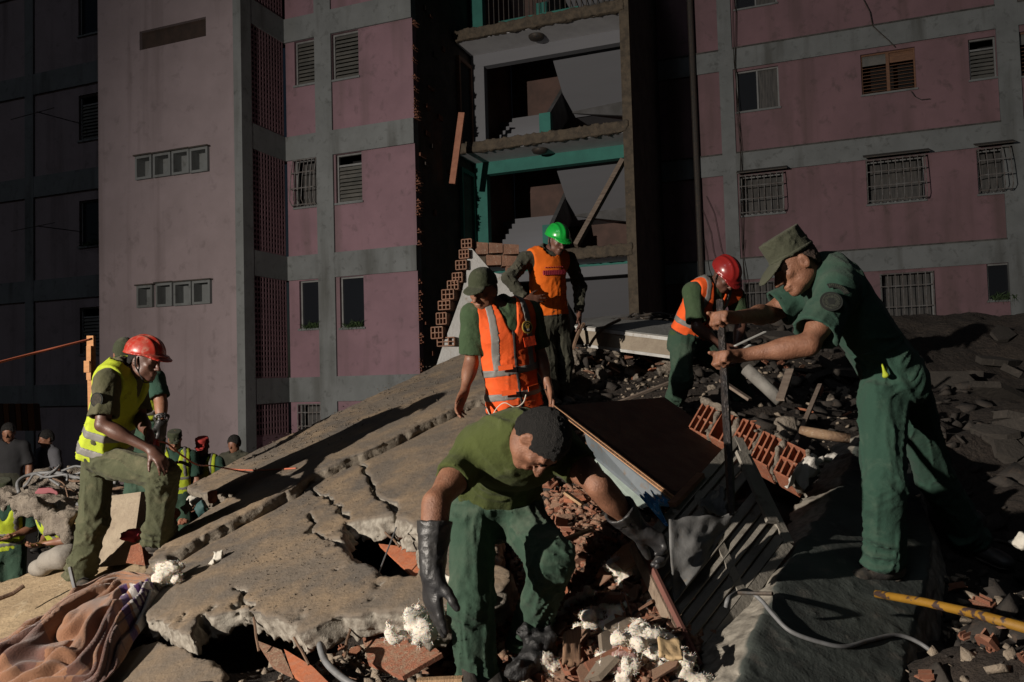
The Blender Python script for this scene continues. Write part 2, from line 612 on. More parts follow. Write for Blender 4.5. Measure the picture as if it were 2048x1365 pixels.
def wall_panel(parent, m, u0, u1, z0, z1, n, th, holes, name='wall_panel'):
    us = sorted(set([u0, u1] + [min(max(h[i], u0), u1) for h in holes for i in (0, 1)]))
    zs = sorted(set([z0, z1] + [min(max(h[i], z0), z1) for h in holes for i in (2, 3)]))
    mb = MB()
    for i in range(len(us) - 1):
        for j in range(len(zs) - 1):
            cu, cz = (us[i] + us[i + 1]) / 2, (zs[j] + zs[j + 1]) / 2
            if any(h[0] < cu < h[1] and h[2] < cz < h[3] for h in holes):
                continue
            if us[i + 1] - us[i] < 1e-4 or zs[j + 1] - zs[j] < 1e-4:
                continue
            fbox(mb, us[i], us[i + 1], n - th, n, zs[j], zs[j + 1])
    if mb.V:
        return mb.build(name, m, parent)

CURT = [mat('curtain_blue', (0.02, 0.11, 0.15), 0.8, (0.01, 0.06, 0.09), scale=8, stretch=(4, 4, 0.3)),
        mat('curtain_plain', (0.10, 0.095, 0.09), 0.85, (0.05, 0.05, 0.05), scale=8, stretch=(4, 4, 0.3))]
PLANT = mat('window_plant', (0.05, 0.09, 0.03), 0.7, (0.03, 0.05, 0.02), scale=9)
GLASSD = mat('dark_window_glass', (0.012, 0.014, 0.018), 0.18, spec=0.5)

def window(parent, r, n, kind, seed=0, frame_m=None, name='window'):
    """window in an opening: frame, sill and whatever fills it, as sub-parts"""
    rr = random.Random(seed)
    u0, u1, z0, z1 = r
    fm = frame_m or ALU
    k = MB()
    f = 0.035
    for a, b, c, d in ((u0, u0 + f, z0, z1), (u1 - f, u1, z0, z1), (u0 + f, u1 - f, z0, z0 + f), (u0 + f, u1 - f, z1 - f, z1)):
        fbox(k, a, b, n - 0.13, n - 0.07, c, d)
    if kind in ('slider', 'two'):
        fbox(k, (u0 + u1) / 2 - 0.02, (u0 + u1) / 2 + 0.02, n - 0.13, n - 0.075, z0 + f, z1 - f)
    w_ = k.build(name, fm, parent)
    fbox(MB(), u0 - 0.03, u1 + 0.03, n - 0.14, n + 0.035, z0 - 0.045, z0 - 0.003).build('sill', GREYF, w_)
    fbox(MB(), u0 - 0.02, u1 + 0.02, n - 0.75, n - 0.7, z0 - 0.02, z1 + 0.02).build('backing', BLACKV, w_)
    W0 = u1 - u0
    if kind == 'louvre':
        top = z1 - f
        if seed % 2 == 0:
            fbox(MB(), u0 + f, u1 - f, n - 0.12, n - 0.09, z1 - 0.26, z1 - 0.22).build('transom', fm, w_)
            top = z1 - 0.27
        ns = int((top - z0 - f) / 0.085)
        for i in range(ns):
            z = z0 + f + 0.045 + i * (top - z0 - f) / ns
            c = fw((u0 + u1) / 2, n - 0.10, z)
            tl = R(62 + rr.uniform(-5, 5))
            ay = FN * math.cos(tl) - np.array([0, 0, 1]) * math.sin(tl)
            az = FN * math.sin(tl) + np.array([0, 0, 1]) * math.cos(tl)
            MB().obox(c, FU * (W0 / 2 - f - 0.003), ay * 0.042, az * 0.003).build('slat', LOUV, w_)
    elif kind == 'louvre_dark':
        fbox(MB(), (u0 + u1) / 2 - 0.035, (u0 + u1) / 2 + 0.035, n - 0.125, n - 0.06, z0 + f, z1 - f).build('mullion', BROWNW, w_)
        for h, (a, b) in enumerate(((u0 + f, (u0 + u1) / 2 - 0.035), ((u0 + u1) / 2 + 0.035, u1 - f))):
            fbox(MB(), a, b, n - 0.12, n - 0.10, z1 - 0.27, z1 - f).build('transom_panel', BROWNW if h else LOUV, w_)
            for i in range(8):
                z = z0 + f + 0.05 + i * (z1 - z0 - 0.33) / 8
                tl = R(25 + rr.uniform(-4, 4))
                ay = FN * math.cos(tl) - np.array([0, 0, 1]) * math.sin(tl)
                az = FN * math.sin(tl) + np.array([0, 0, 1]) * math.cos(tl)
                MB().obox(fw((a + b) / 2, n - 0.11, z), FU * ((b - a) / 2 - 0.003), ay * 0.045, az * 0.004).build('slat', BROWNW, w_)
    elif kind in ('slider', 'two'):
        fbox(MB(), u0 + f, (u0 + u1) / 2 - 0.02, n - 0.112, n - 0.104, z0 + f, z1 - f).build('pane', GLASSD, w_)
        fbox(MB(), (u0 + u1) / 2 + 0.02, u1 - f, n - 0.122, n - 0.114, z0 + f, z1 - f).build('pane', CURT[1], w_)
    elif kind == 'glass':
        fbox(MB(), u0 + f, u1 - f, n - 0.112, n - 0.104, z0 + f, z1 - f).build('pane', GLASSD, w_)
    elif kind == 'bars':
        fbox(MB(), u0 + f, u1 - f, n - 0.30, n - 0.28, z0 + f, z1 - f).build('curtain', CURT[1], w_)
    if kind == 'glass' and seed % 3 == 0 or kind == 'plants':
        pm = MB()
        for i in range(90):
            b = fw(u0 + 0.1 + rr.random() * (W0 - 0.15), n - 0.03 + rr.uniform(0, 0.08), z0)
            d = np.array([rr.uniform(-1, 1), rr.uniform(-1, 0.2), rr.uniform(0.2, 1.4)])
            l = rr.uniform(0.08, 0.28)
            s = nrm(np.cross(d, (rr.random(), rr.random(), 0.3))) * 0.012
            m_ = b + nrm(d) * l * 0.5
            e = b + nrm(d + np.array([0, 0, -0.6])) * l
            pm.quadmesh([b - s * 0.4, b + s * 0.4, m_ + s, m_ - s, e], [[0, 1, 2, 3], [3, 2, 4]])
        pm.build('potted_plant', PLANT, w_)
    return w_

def grille(parent, r, n, bulge=0.0, hood=False, nb=9, off=0.05, m=None):
    u0, u1, z0, z1 = r
    mb = MB()
    def prof(t):          # outward bow toward the lower end
        return off + bulge * (1 - t) ** 0.6 * (1.0 if t > 0.08 else t / 0.08)
    H = z1 - z0
    for i in range(nb):
        u = u0 + (u1 - u0) * i / (nb - 1)
        pts = [fw(u, n + prof(t), z0 + H * t) for t in (0.0, 0.04, 0.12, 0.3, 0.6, 1.0)]
        if bulge:
            pts = [fw(u, n, z0 + 0.02)] + pts + [fw(u, n, z1)]
        mb.tube(pts, 0.011, 5)
    for t in (0.03, 0.36, 0.70, 0.98) if bulge else (0.02, 0.28, 0.72, 0.98):
        o = prof(t)
        mb.tube([fw(u0, n, z0 + H * t), fw(u0, n + o, z0 + H * t), fw(u1, n + o, z0 + H * t), fw(u1, n, z0 + H * t)], 0.012, 5)
    gr = mb.build('window_grille', m or GRMETAL, parent)
    if hood:
        h = MB()
        a0, a1 = u0 - 0.06, u1 + 0.1
        h.prism([fw(a0, n, z1 + 0.16), fw(a0, n + 0.36, z1 + 0.02), fw(a1, n + 0.36, z1 + 0.02), fw(a1, n, z1 + 0.16)], (0, 0, 0.02))
        h.build('hood', DKMETAL, gr)
    return gr

BEAMS = [(2.29, 2.83), (4.99, 5.53), (7.69, 8.23), (10.39, 10.93), (13.09, 13.6)]
STOREYS = [(0.0, 2.29), (2.83, 4.99), (5.53, 7.69), (8.23, 10.39), (10.93, 13.09)]

# ---------------------------------------------------------------- the standing wing on the left: tower, screens, window bay
WING = thing('apartment_wing', 'pink wing with grey beams and a blank tower, torn open at its broken brick edge', 'building', fw(-5, 0, 0))
uL, uT0, uT1, uR = -16.0, -7.13, -3.18, 0.03
# blank tower front
vents = []
for row in ([(277, 316, 305, 357), (313, 311, 343, 352), (350, 305, 380, 347), (386, 300, 417, 343)],
            [(280, 575, 307, 613), (318, 570, 346, 611), (354, 568, 384, 609), (391, 565, 422, 606)]):
    vents += [FR(*b, 1.5) for b in row]
strip = FR(279, 56, 412, 85, 1.5)
strip = (strip[0], strip[1], strip[2] - 0.02, strip[3] + 0.08)
wall_panel(WING, PINK2, uT0, uT1 - 0.20, 0, 13.6, 1.5, 0.35, vents + [strip], 'tower_wall')
fbox(MB(), strip[0], strip[1], 1.22, 1.42, strip[2], strip[3]).build('vent_panel', mat('rusty_infill', (0.045, 0.028, 0.022), 0.9, (0.03, 0.02, 0.016), scale=5, bump=0.3), WING)
for i, v in enumerate(vents):
    k = MB()
    for a, b, c, d in ((v[0] - .03, v[0] + .02, v[2] - .03, v[3] + .03), (v[1] - .02, v[1] + .03, v[2] - .03, v[3] + .03),
                       (v[0] + .02, v[1] - .02, v[2] - .03, v[2] + .02), (v[0] + .02, v[1] - .02, v[3] - .02, v[3] + .03)):
        fbox(k, a, b, 1.3, 1.57, c, d)
    vo = k.build('vent', GREYF, WING)
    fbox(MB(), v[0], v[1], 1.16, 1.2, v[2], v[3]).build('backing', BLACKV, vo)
    fbox(MB(), v[0] + 0.02, v[0] + 0.02 + (v[1] - v[0]) * 0.5, 1.30, 1.33, v[2] + 0.02, v[3] - 0.02).build('flap', GREYF, vo)
    fbox(MB(), v[0] - 0.04, v[1] + 0.06, 1.5, 1.62, v[3] + 0.032, v[3] + 0.06).build('vent_hood', DKMETAL, vo)
fbox(MB(), uT0, uT0 + 0.25, 0, 1.15, 0, 13.6).build('tower_side_wall', PINK2, WING)
fbox(MB(), uT1 - 0.2, uT1 + 0.0, 1.18, 1.503, 0, 13.6).build('corner_column', GREYF, WING)
# screens on the return wall
SCREEN = mat('screen_plaster', (0.20, 0.118, 0.135), 0.9, (0.16, 0.096, 0.11), scale=3, bump=0.2, bscale=50)
for (z0, z1) in STOREYS:
    zz0 = z0 + (1.62 if z0 == 0 else 0.02)
    sc = MB()
    nc, nr = 11, int((z1 - zz0) / 0.112)
    for i in range(nc + 1):
        nn = 0.06 + (1.18 - 0.10) * i / nc
        fbox(sc, uT1 - 0.16, uT1 - 0.03, nn - 0.019, nn + 0.019, zz0, z1)
    for j in range(nr + 1):
        z = zz0 + (z1 - zz0) * j / nr
        fbox(sc, uT1 - 0.157, uT1 - 0.033, 0.07, 1.16, z - 0.022, z + 0.022)
    sc.build('breeze_block_screen', SCREEN, WING)
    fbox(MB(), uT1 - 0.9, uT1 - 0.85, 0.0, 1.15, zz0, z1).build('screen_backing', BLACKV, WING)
fbox(MB(), uT1 - 0.2, uT1 - 0.03, 0.0, 1.18, 0, 1.6).build('wall_panel', PINK, WING)
for b in BEAMS:
    fbox(MB(), uT1 - 0.2, uT1 - 0.005, 0.003, 1.177, b[0], b[1]).build('beam', GREYF, WING)
# window bay
cu0, cu1 = FP(636, 450, 0)[0], FP(669, 450, 0)[0]
fbox(MB(), cu0, cu1, -0.2, 0.03, 0, 13.6).build('column', GREYF, WING)
for b in BEAMS:
    fbox(MB(), uT1 - 0.2, cu0, -0.2, 0.027, b[0], b[1]).build('beam', GREYF, WING)
    fbox(MB(), cu1, uR, -0.2, 0.027, b[0], b[1]).build('beam', GREYF, WING)
    fbox(MB(), uL, uT0 - 0.002, -0.2, 0.027, b[0], b[1]).build('beam', GREYF, WING)
bayw = [((588, 65, 634, 168), (663, 58, 716, 156), 'louvre', 'louvre', 3),
        ((588, 315, 636, 413), (671, 306, 723, 404), 'bars', 'louvre', 2),
        ((598, 561, 640, 657), (679, 553, 727, 655), 'glass', 'glass', 1),
        ((597, 808, 645, 870), None, 'bars', None, 0)]
for (a, b, ka, kb, si) in bayw:
    z0, z1 = STOREYS[si]
    ra = FR(*a, 0); ra = (ra[0], min(ra[1], cu0 - 0.002), max(ra[2], z0 + 0.02), min(ra[3], z1 - 0.003))
    wall_panel(WING, PINK, uT1 - 0.003, cu0, z0, z1, -0.02, 0.18, [ra])
    wa = window(WING, ra, -0.02, ka, seed=3 * si)
    if ka == 'bars':
        grille(wa, ra, -0.02, bulge=0.16 if si == 2 else 0, nb=7)
    if b:
        rb = FR(*b, 0); rb = (max(rb[0], cu1 + 0.002), rb[1], rb[2], min(rb[3], z1 - 0.003))
        wall_panel(WING, PINK, cu1, uR, z0, z1, -0.02, 0.18, [rb])
        wb = window(WING, rb, -0.02, kb, seed=3 * si + (2 if si == 2 else 0))
        if si == 2:
            fbox(MB(), rb[0] + 0.3, rb[1] - 0.05, -0.34, -0.32, rb[2], rb[3] - 0.25).build('curtain', CURT[0], wb)
    else:
        wall_panel(WING, PINK, cu1, uR, z0, z1, -0.02, 0.18, [])
wall_panel(WING, PINK, uT1 - 0.003, uR, 10.93, 13.09, -0.02, 0.18, [FR(663, -190, 716, -95, 0)])
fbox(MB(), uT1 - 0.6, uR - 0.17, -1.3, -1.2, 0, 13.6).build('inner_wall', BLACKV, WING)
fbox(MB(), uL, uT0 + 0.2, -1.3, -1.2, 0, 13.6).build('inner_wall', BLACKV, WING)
fbox(MB(), uL, uR - 0.17, -6.0, -0.21, 13.4, 13.55).build('roof', DKWALL, WING)
fbox(MB(), uT0 + 0.26, uT1 - 0.21, -1.2, 1.1, 13.42, 13.57).build('roof', DKWALL, WING)
# recessed bay at the far left
DIMPK = PINK2
for si, (z0, z1) in enumerate(STOREYS):
    r_ = FR(158, 300, 190, 400, 0)
    zb = z0 + 0.75
    hole = (r_[0] - 0.02, r_[0] + 0.75, zb, z1 - 0.25)
    wall_panel(WING, DIMPK, uL, uT0 - 0.002, z0, z1, -0.02, 0.18, [hole] if si else [])
    if si:
        window(WING, hole, -0.02, 'louvre' if si % 2 else 'glass', seed=si + 1)
fbox(MB(), uT0 - 0.22, uT0 - 0.004, -0.2, 0.033, 0, 13.6).build('column', GREYF, WING)
fbox(MB(), -11.3, -11.0, -0.2, 0.033, 0, 13.6).build('column', GREYF, WING)
for z in (9.35, 6.6):
    MB().tube([fw(-9.35, 0.0, z + 0.05), fw(-9.4, 1.2, z)], 0.012, 5).build('clothes_rod', DKMETAL, WING)
    MB().tube([fw(-10.4, 1.1, z - 0.02), fw(-8.9, 1.15, z + 0.04)], 0.010, 5).build('clothes_rod', DKMETAL, WING)
# torn side wall facing the stairs, hollow bricks left standing along its edge
fbox(MB(), uR - 0.16, uR - 0.02, -6.0, -0.24, 0, 13.6).build('torn_wall', DKWALL, WING)
TORNB = mat('torn_brick', (0.22, 0.09, 0.055), 0.95, (0.14, 0.06, 0.04), (0.22, 0.16, 0.12), scale=10, bump=0.4)
for si, (z0, z1) in enumerate(STOREYS[1:4]):
    z = z0
    while z < z1 - 0.12:
        h = 0.11
        L = random.uniform(0.05, 0.16)
        if random.random() < 0.6:
            k = MB()
            n0 = -0.2 - random.uniform(0, 0.03)
            fbox(k, uR - 0.02, uR - 0.02 + L * 0.6, n0 - 0.02, n0 + 0.19, z, z + 0.015)
            fbox(k, uR - 0.02, uR - 0.02 + L * 0.75, n0 - 0.02, n0 + 0.19, z + h * 0.5, z + h * 0.5 + 0.012)
            fbox(k, uR - 0.02, uR - 0.02 + L * 0.5, n0 + 0.06, n0 + 0.075, z + 0.015, z + h * 0.5)
            fbox(k, uR - 0.02, uR - 0.02 + L * 0.4, n0 + 0.13, n0 + 0.145, z + h * 0.5 + 0.012, z + h)
            k.build('brick', TORNB, WING)
        z += h + random.uniform(0.008, 0.03)
for i in range(26):
    z = random.uniform(3, 13)
    n0 = random.uniform(-1.9, -0.4)
    k = MB()
    fbox(k, uR - 0.03, uR + 0.01 + random.random() * 0.03, n0, n0 + random.uniform(0.1, 0.3), z, z + random.uniform(0.04, 0.12))
    k.build('brick', random.choice([TORNB, DKWALL]), WING)

# ---------------------------------------------------------------- the exposed stair tower
ST = thing('stair_tower', 'open stair tower with white and teal landings exposed by the collapse', 'building', fw(2, -4, 0))
sU0, sU1 = 0.06, 4.05
ROUGHC = mat('torn_slab_edge', (0.125, 0.10, 0.072), 0.95, (0.07, 0.058, 0.045), (0.16, 0.11, 0.075), scale=7, bump=0.9, bscale=40)
STAIRW = mat('stair_wall_paint', (0.16, 0.10, 0.085), 0.9, (0.11, 0.075, 0.065), scale=2)
SALM = mat('salmon_paint', (0.34, 0.15, 0.10), 0.9, (0.28, 0.12, 0.08), scale=2)
FL = [2.83, 5.53, 8.23, 10.93]
for li, zf in enumerate(FL):
    paint = (WHITEP, TEAL, WHITEP, TEAL)[li]
    post_paint = (TEAL, TEAL, TEAL, TEAL)[li]
    fbox(MB(), sU0, sU1, -3.1, -2.2, zf - 0.24, zf - 0.02).build('landing_slab', mat('brightened_white_ceiling', (0.62, 0.62, 0.64), 0.8, (0.52, 0.52, 0.54), scale=2), ST)  # ceiling paint raised to stand in for missing light on the undersides
    # torn front edge: lumps of concrete along it
    v = Vol(fw(2, -2.15, zf - 0.13) - np.array([2.6, 1.4, 0.28]), fw(2, -2.15, zf - 0.13) + np.array([2.6, 1.4, 0.28]), 0.028)
    x, y, z = v.grid()
    uu = (x - FO[0]) * FU[0] + (y - FO[1]) * FU[1]
    nn = (x - FO[0]) * FN[0] + (y - FO[1]) * FN[1]
    q = np.maximum(np.maximum(np.abs(uu - (sU0 + sU1 + 0.1) / 2) - (sU1 - sU0 + 0.1) / 2, np.abs(nn + 2.16) - 0.07), np.abs(z - (zf - 0.125)) - 0.125)
    v.d = q.astype(np.float32)
    v.rough(0.024, 11, 3, li * 3.0)
    v.build('torn_slab_edge', ROUGHC, ST)
    # portal under the slab above
    zc = zf + 2.7 - 0.24
    fbox(MB(), sU0, sU1, -3.32, -3.1, zc - 0.30, zc + 0.2).build('lintel', paint if li != 2 else WHITEP, ST)
    if li == 0:
        fbox(MB(), sU0, sU1, -3.098, -3.09, zc - 0.06, zc - 0.005).build('painted_line', TEAL, ST)
    fbox(MB(), sU0 + 0.02, sU0 + 0.34, -3.318, -3.103, zf - 0.02, zc - 0.30).build('portal_post', paint if li != 2 else WHITEP, ST)
    fbox(MB(), sU1 - 0.16, sU1 - 0.03, -3.318, -3.103, zf - 0.02, zc - 0.30).build('portal_post', paint, ST)
    # stairs: left flight climbs away, right flight comes back up
    um = 1.95
    fbox(MB(), sU0, sU1, -6.0, -5.05, zf + 1.22, zf + 1.35).build('half_landing', WHITEP, ST)
    for k in range(8):
        fbox(MB(), sU0 + 0.34, um - 0.06, -3.32 - (k + 1) * 0.217, -3.32 - k * 0.217, zf + 0.169 * k - 0.06, zf + 0.169 * (k + 1)).build('step', WHITEP, ST)
        fbox(MB(), um + 0.06, sU1 - 0.04, -5.05 + k * 0.217, -5.05 + (k + 1) * 0.217, zf + 1.35 + 0.169 * k + 0.06, zf + 1.35 + 0.169 * (k + 1)).build('step', WHITEP, ST)
    MB().prism([fw(um + 0.06, -5.05, zf + 1.20), fw(um + 0.06, -3.33, zf + 2.52), fw(sU1 - 0.04, -3.33, zf + 2.52), fw(sU1 - 0.04, -5.05, zf + 1.20)], (0, 0, 0.12)).build('flight_soffit', WHITEP, ST)
    MB().prism([fw(sU0 + 0.34, -3.32, zf - 0.2), fw(sU0 + 0.34, -5.05, zf + 1.1), fw(um - 0.06, -5.05, zf + 1.1), fw(um - 0.06, -3.32, zf - 0.2)], (0, 0, 0.1)).build('flight_soffit', WHITEP, ST)
    dk = mat('parapet_grey', (0.13, 0.13, 0.135), 0.9, (0.09, 0.09, 0.09), scale=3)
    MB().prism([fw(um - 0.05, -3.3, zf), fw(um - 0.05, -3.3, zf + 0.8), fw(um - 0.05, -5.0, zf + 2.15), fw(um - 0.05, -5.0, zf + 1.2)], FU * 0.1).build('parapet', dk, ST)
    MB().prism([fw(um + 0.07, -5.0, zf + 1.3), fw(um + 0.07, -5.0, zf + 2.1), fw(sU1 - 0.05, -4.9, zf + 1.55), fw(sU1 - 0.05, -4.9, zf + 0.9)], FN * 0.1).build('parapet', dk, ST)
    nw = MB()
    fbox(nw, um - 0.16, um + 0.12, -3.30, -3.12, zf - 0.02, zf + 0.78)
    nw.build('newel_post', post_paint, ST)
    lm = MB()
    c = fw(1.95, -2.62, zc + 0.02)
    lm.tube([c, c + (0, 0, -0.05), c + (0, 0, -0.10), c + (0, 0, -0.13)], [0.19, 0.19, 0.16, 0.07], 16)
    lm.build('ceiling_lamp', DKMETAL, ST, True)
fbox(MB(), sU0, sU1 - 0.005, -6.2, -6.0, 0, 13.6).build('back_wall', STAIRW, ST)
fbox(MB(), sU1, sU1 + 0.14, -6.4, -2.32, 0, 13.6).build('side_wall', DKWALL, ST)
v = MB()
fbox(v, sU1 - 0.02, sU1 + 0.19, -2.31, -2.13, 0, 13.6)
v.build('edge_column', ROUGHC, ST)
fbox(MB(), sU1 - 0.025, sU1 - 0.003, -5.9, -3.4, 5.53, 8.2).build('inner_wall_paint', SALM, ST)
fbox(MB(), 0.035, 0.055, -6.0, -3.4, 0, 13.6).build('inner_wall_paint', STAIRW, ST)
# apartment doors on the side of the landings
for zf, fm, dm in ((8.23, BROWNW, BLACKV), (5.53, TEAL, DKMETAL)):
    k = MB()
    for n0, n1, za, zb in ((-3.08, -3.0, 0, 2.1), (-2.38, -2.3, 0, 2.1), (-3.08, -2.3, 2.1, 2.2)):
        fbox(k, 0.02, 0.10, n0, n1, zf + za, zf + zb)
    dr = k.build('door_frame', fm, ST)
    fbox(MB(), 0.022, 0.05, -3.0, -2.38, zf, zf + 2.1).build('door_leaf', dm, dr)
fbox(MB(), 0.9, 2.9, -3.0, -2.92, 10.93, 11.35).build('balcony_panel', TEAL, ST)
rl = MB()
for i in range(26):
    u = 0.6 + i * 0.13
    fbox(rl, u, u + 0.02, -3.03, -3.01, 10.93, 12.4)
rl.build('railing', DKMETAL, ST)

# ---------------------------------------------------------------- the right wing
PINK_L = PINK
PINK = mat('dimmed_stained_pink', (0.205, 0.122, 0.138), 0.9, (0.168, 0.102, 0.115), (0.12, 0.08, 0.085), scale=1.0, bump=0.2, bscale=50, streak=((0.085, 0.06, 0.055), (1.8, 1.8, 0.14), 0.5, 0.8))  # base darkened for the weaker light on this wing; streaks are stains
RW = thing('apartment_wing', 'long pink wing with barred windows behind the man holding the iron bar', 'building', fw(9, -6, 0))
rn = -5.97
u0, u1 = sU1 + 0.15, 19.0
cols = [(5.76, 6.10), (11.95, 12.4), (16.5, 16.9)]
for c in cols:
    fbox(MB(), c[0], c[1], rn - 0.2, rn + 0.03, 0, 13.6).build('column', GREYF, RW)
segs = [(u0, 5.76), (6.10, 11.95), (12.4, 16.5), (16.9, u1)]
for b in BEAMS:
    for s in segs:
        fbox(MB(), s[0], s[1], rn - 0.2, rn + 0.027, b[0], b[1]).build('beam', GREYF, RW)
        if b[1] < 13:
            dr = MB()
            fbox(dr, s[0], s[1], rn - 0.02, rn + 0.05, b[1] - 0.012, b[1] + 0.02)
            dr.build('drip_ledge', mat('grimy_ledge', (0.045, 0.042, 0.04), 0.95, (0.09, 0.085, 0.08), scale=9), RW)
rw = {4: [((1467, -75, 1552, 12), 'two', 0)],
      3: [((1472, 137, 1558, 219), 'two', 0), ((1722, 101, 1832, 183), 'louvre_dark', 0), ((1938, 75, 1993, 157), 'louvre', 0), ((2037, 60, 2090, 150), 'louvre_dark', 0)],
      2: [((1481, 350, 1568, 428), 'bars', 1), ((1733, 318, 1850, 404), 'bars', 1), ((1955, 298, 2018, 386), 'bars', 2)],
      1: [((1488, 562, 1600, 640), 'bars', 0), ((1762, 545, 1868, 640), 'bars', 0), ((1975, 520, 2035, 600), 'glass', 0)], 0: []}
for si, ws in rw.items():
    z0, z1 = STOREYS[si]
    hs = []
    for (b, k, gk) in ws:
        r_ = FR(*b, rn)
        hs.append(((r_[0], r_[1], max(r_[2], z0 + 0.03), min(r_[3], z1 - 0.004)), k, gk))
    for s in segs:
        wall_panel(RW, PINK, s[0], s[1], z0, z1, rn - 0.02, 0.18, [h[0] for h in hs])
    for i, (r_, k, gk) in enumerate(hs):
        o = window(RW, r_, rn - 0.02, k, seed=si * 5 + i * 2 + (1 if k == 'louvre' else 0), frame_m=(BROWNW if k == 'louvre_dark' else None))
        if k == 'bars':
            grille(o, r_, rn - 0.02, bulge=(0, 0.10, 0.18)[gk], hood=gk > 0, nb=max(5, int((r_[1] - r_[0]) / 0.13)), off=0.06 if not gk else 0.2)
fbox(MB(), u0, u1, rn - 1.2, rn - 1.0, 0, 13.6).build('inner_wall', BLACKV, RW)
MB().tube([fw(5.15, rn + 0.12, 0.5), fw(5.1, rn + 0.12, 13)], 0.075, 10).build('drain_pipe', DKMETAL, RW)
MB().tube([fw(4.75, rn + 0.14, 1.0), fw(4.75, rn + 0.14, 5.2)], 0.085, 10).build('drain_pipe', GREYF, RW)
for k in range(7):       # loose cables on the front
    uA = 6.2 + 0.25 * math.sin(k * 3.1) + (0 if k < 4 else 2.2 + 0.2 * k)
    zA, zB = (13, 3.2) if k < 3 else (6.0, 3.0)
    if k >= 4:
        uA, zA, zB = 4.9 + 0.22 * (k - 4), 7.2, 3.4
    pts = [fw(uA + 0.05 * math.sin(j * 1.7 + k) + (0.12 * j if k >= 4 else 0), rn + 0.06, zA + (zB - zA) * j / 8) for j in range(9)]
    MB().tube(pts, 0.006, 4).build('cable', DKMETAL, RW)
pts = [fw(*FP(x, y, rn + 0.06)[:1], rn + 0.06, FP(x, y, rn + 0.06)[1]) for x, y in ((1727, 0), (1740, 25), (1745, 52), (1762, 68), (1778, 82), (1790, 95))]
MB().tube(pts, 0.012, 5).build('cable', DKMETAL, RW)
pts = [fw(*FP(x, y, rn + 0.06)[:1], rn + 0.06, FP(x, y, rn + 0.06)[1]) for x, y in ((1822, 183), (1830, 194), (1842, 200), (1860, 198))]
MB().tube(pts, 0.010, 5).build('cable', DKMETAL, RW)

# ---------------------------------------------------------------- neighbouring block beyond the left edge
NB = thing('apartment_block', 'dim purplish block with dark window bands beyond the pink tower', 'building', (-18, 26, 0))
PURP = mat('purple_plaster', (0.30, 0.23, 0.29), 0.95, (0.20, 0.16, 0.19), (0.12, 0.09, 0.09), scale=0.8, bump=0.3,
           streak=((0.10, 0.08, 0.085), (1.2, 1.2, 0.12), 0.5, 0.75))
MB().box((-26, 26, 0), (-15.6, 34, 13.5)).build('wall', PURP, NB)
for i in range(5):
    z = 2.3 + i * 2.72
    MB().box((-26, 25.75, z), (-15.65, 25.998, z + 0.75)).build('window_band', DKWALL, NB)
    for k in range(7):
        MB().box((-25.5 + k * 1.4, 25.66, z + 0.08), (-24.6 + k * 1.4, 25.745, z + 0.66)).build('window', GLASSD, NB)

# unseen block added beyond the frame for its shadow; its corner keeps the floodlight off the far bay
SHADE_BLOCK = thing('apartment_block', 'unseen plain block added beyond the frame to shade the far bay', 'building', (-12.2, 8.0, 0))
MB().box((-15.0, 7.0, 0), (-9.62, 9.2, 13.0)).build('wall', PURP, SHADE_BLOCK)
MB().box((-15.1, 6.9, 13.003), (-9.55, 9.3, 13.25)).build('roof', DKWALL, SHADE_BLOCK)
for i in range(4):
    for k in range(3):
        MB().box((-14.4 + k * 1.7, 6.95, 1.2 + i * 2.9), (-13.5 + k * 1.7, 6.998, 2.4 + i * 2.9)).build('window', GLASSD, SHADE_BLOCK)
# ---------------------------------------------------------------- slab planes
def plane3(a, b, c):
    n = nrm(np.cross(b - a, c - a))
    return a, (n if n[2] > 0 else -n)
SP0, SPN = plane3(W(340, 1100, 5.1), W(900, 715, 9.0), W(600, 1240, 3.5))
def slab_z(x, y):
    return SP0[2] - (SPN[0] * (x - SP0[0]) + SPN[1] * (y - SP0[1])) / SPN[2]
DP0, DPN = plane3(W(1475, 1365, 2.46), W(1722, 872, 4.95), W(1760, 1172, 3.25))
def wedge_z(x, y):
    return DP0[2] - (DPN[0] * (x - DP0[0]) + DPN[1] * (y - DP0[1])) / DPN[2]

# ---------------------------------------------------------------- heap of debris as terrain
_tp = [W(*p) for p in [
    (960, 1400, 3.1), (1080, 1295, 3.15), (1300, 1345, 2.55), (1200, 1100, 3.5), (1150, 950, 4.1), (1100, 880, 4.5), (850, 1375, 2.9),
    (1230, 1010, 3.8), (1250, 1250, 2.9), (1100, 1365, 2.8), (1000, 1365, 2.9),
    (1020, 1085, 5.1), (1010, 1065, 5.35), (1120, 806, 7.5), (1345, 815, 6.6), (1480, 800, 6.8), (1250, 712, 8.6), (1000, 715, 9.0), (1250, 650, 10.2),
    (1500, 640, 10.8), (1800, 645, 10.8), (2048, 655, 10.8), (1600, 900, 5.0), (1950, 1118, 4.08), (2048, 1200, 3.05), (1900, 1330, 2.6),
    (2048, 1365, 2.5), (2048, 930, 5.2), (1900, 870, 5.8), (1900, 1050, 4.2), (1800, 960, 5.2), (1500, 900, 5.2), (1420, 1000, 4.4), (1500, 1130, 3.6),
    (650, 1400, 2.9), (400, 1390, 3.2), (2048, 760, 8.0), (1700, 800, 7.5)]]
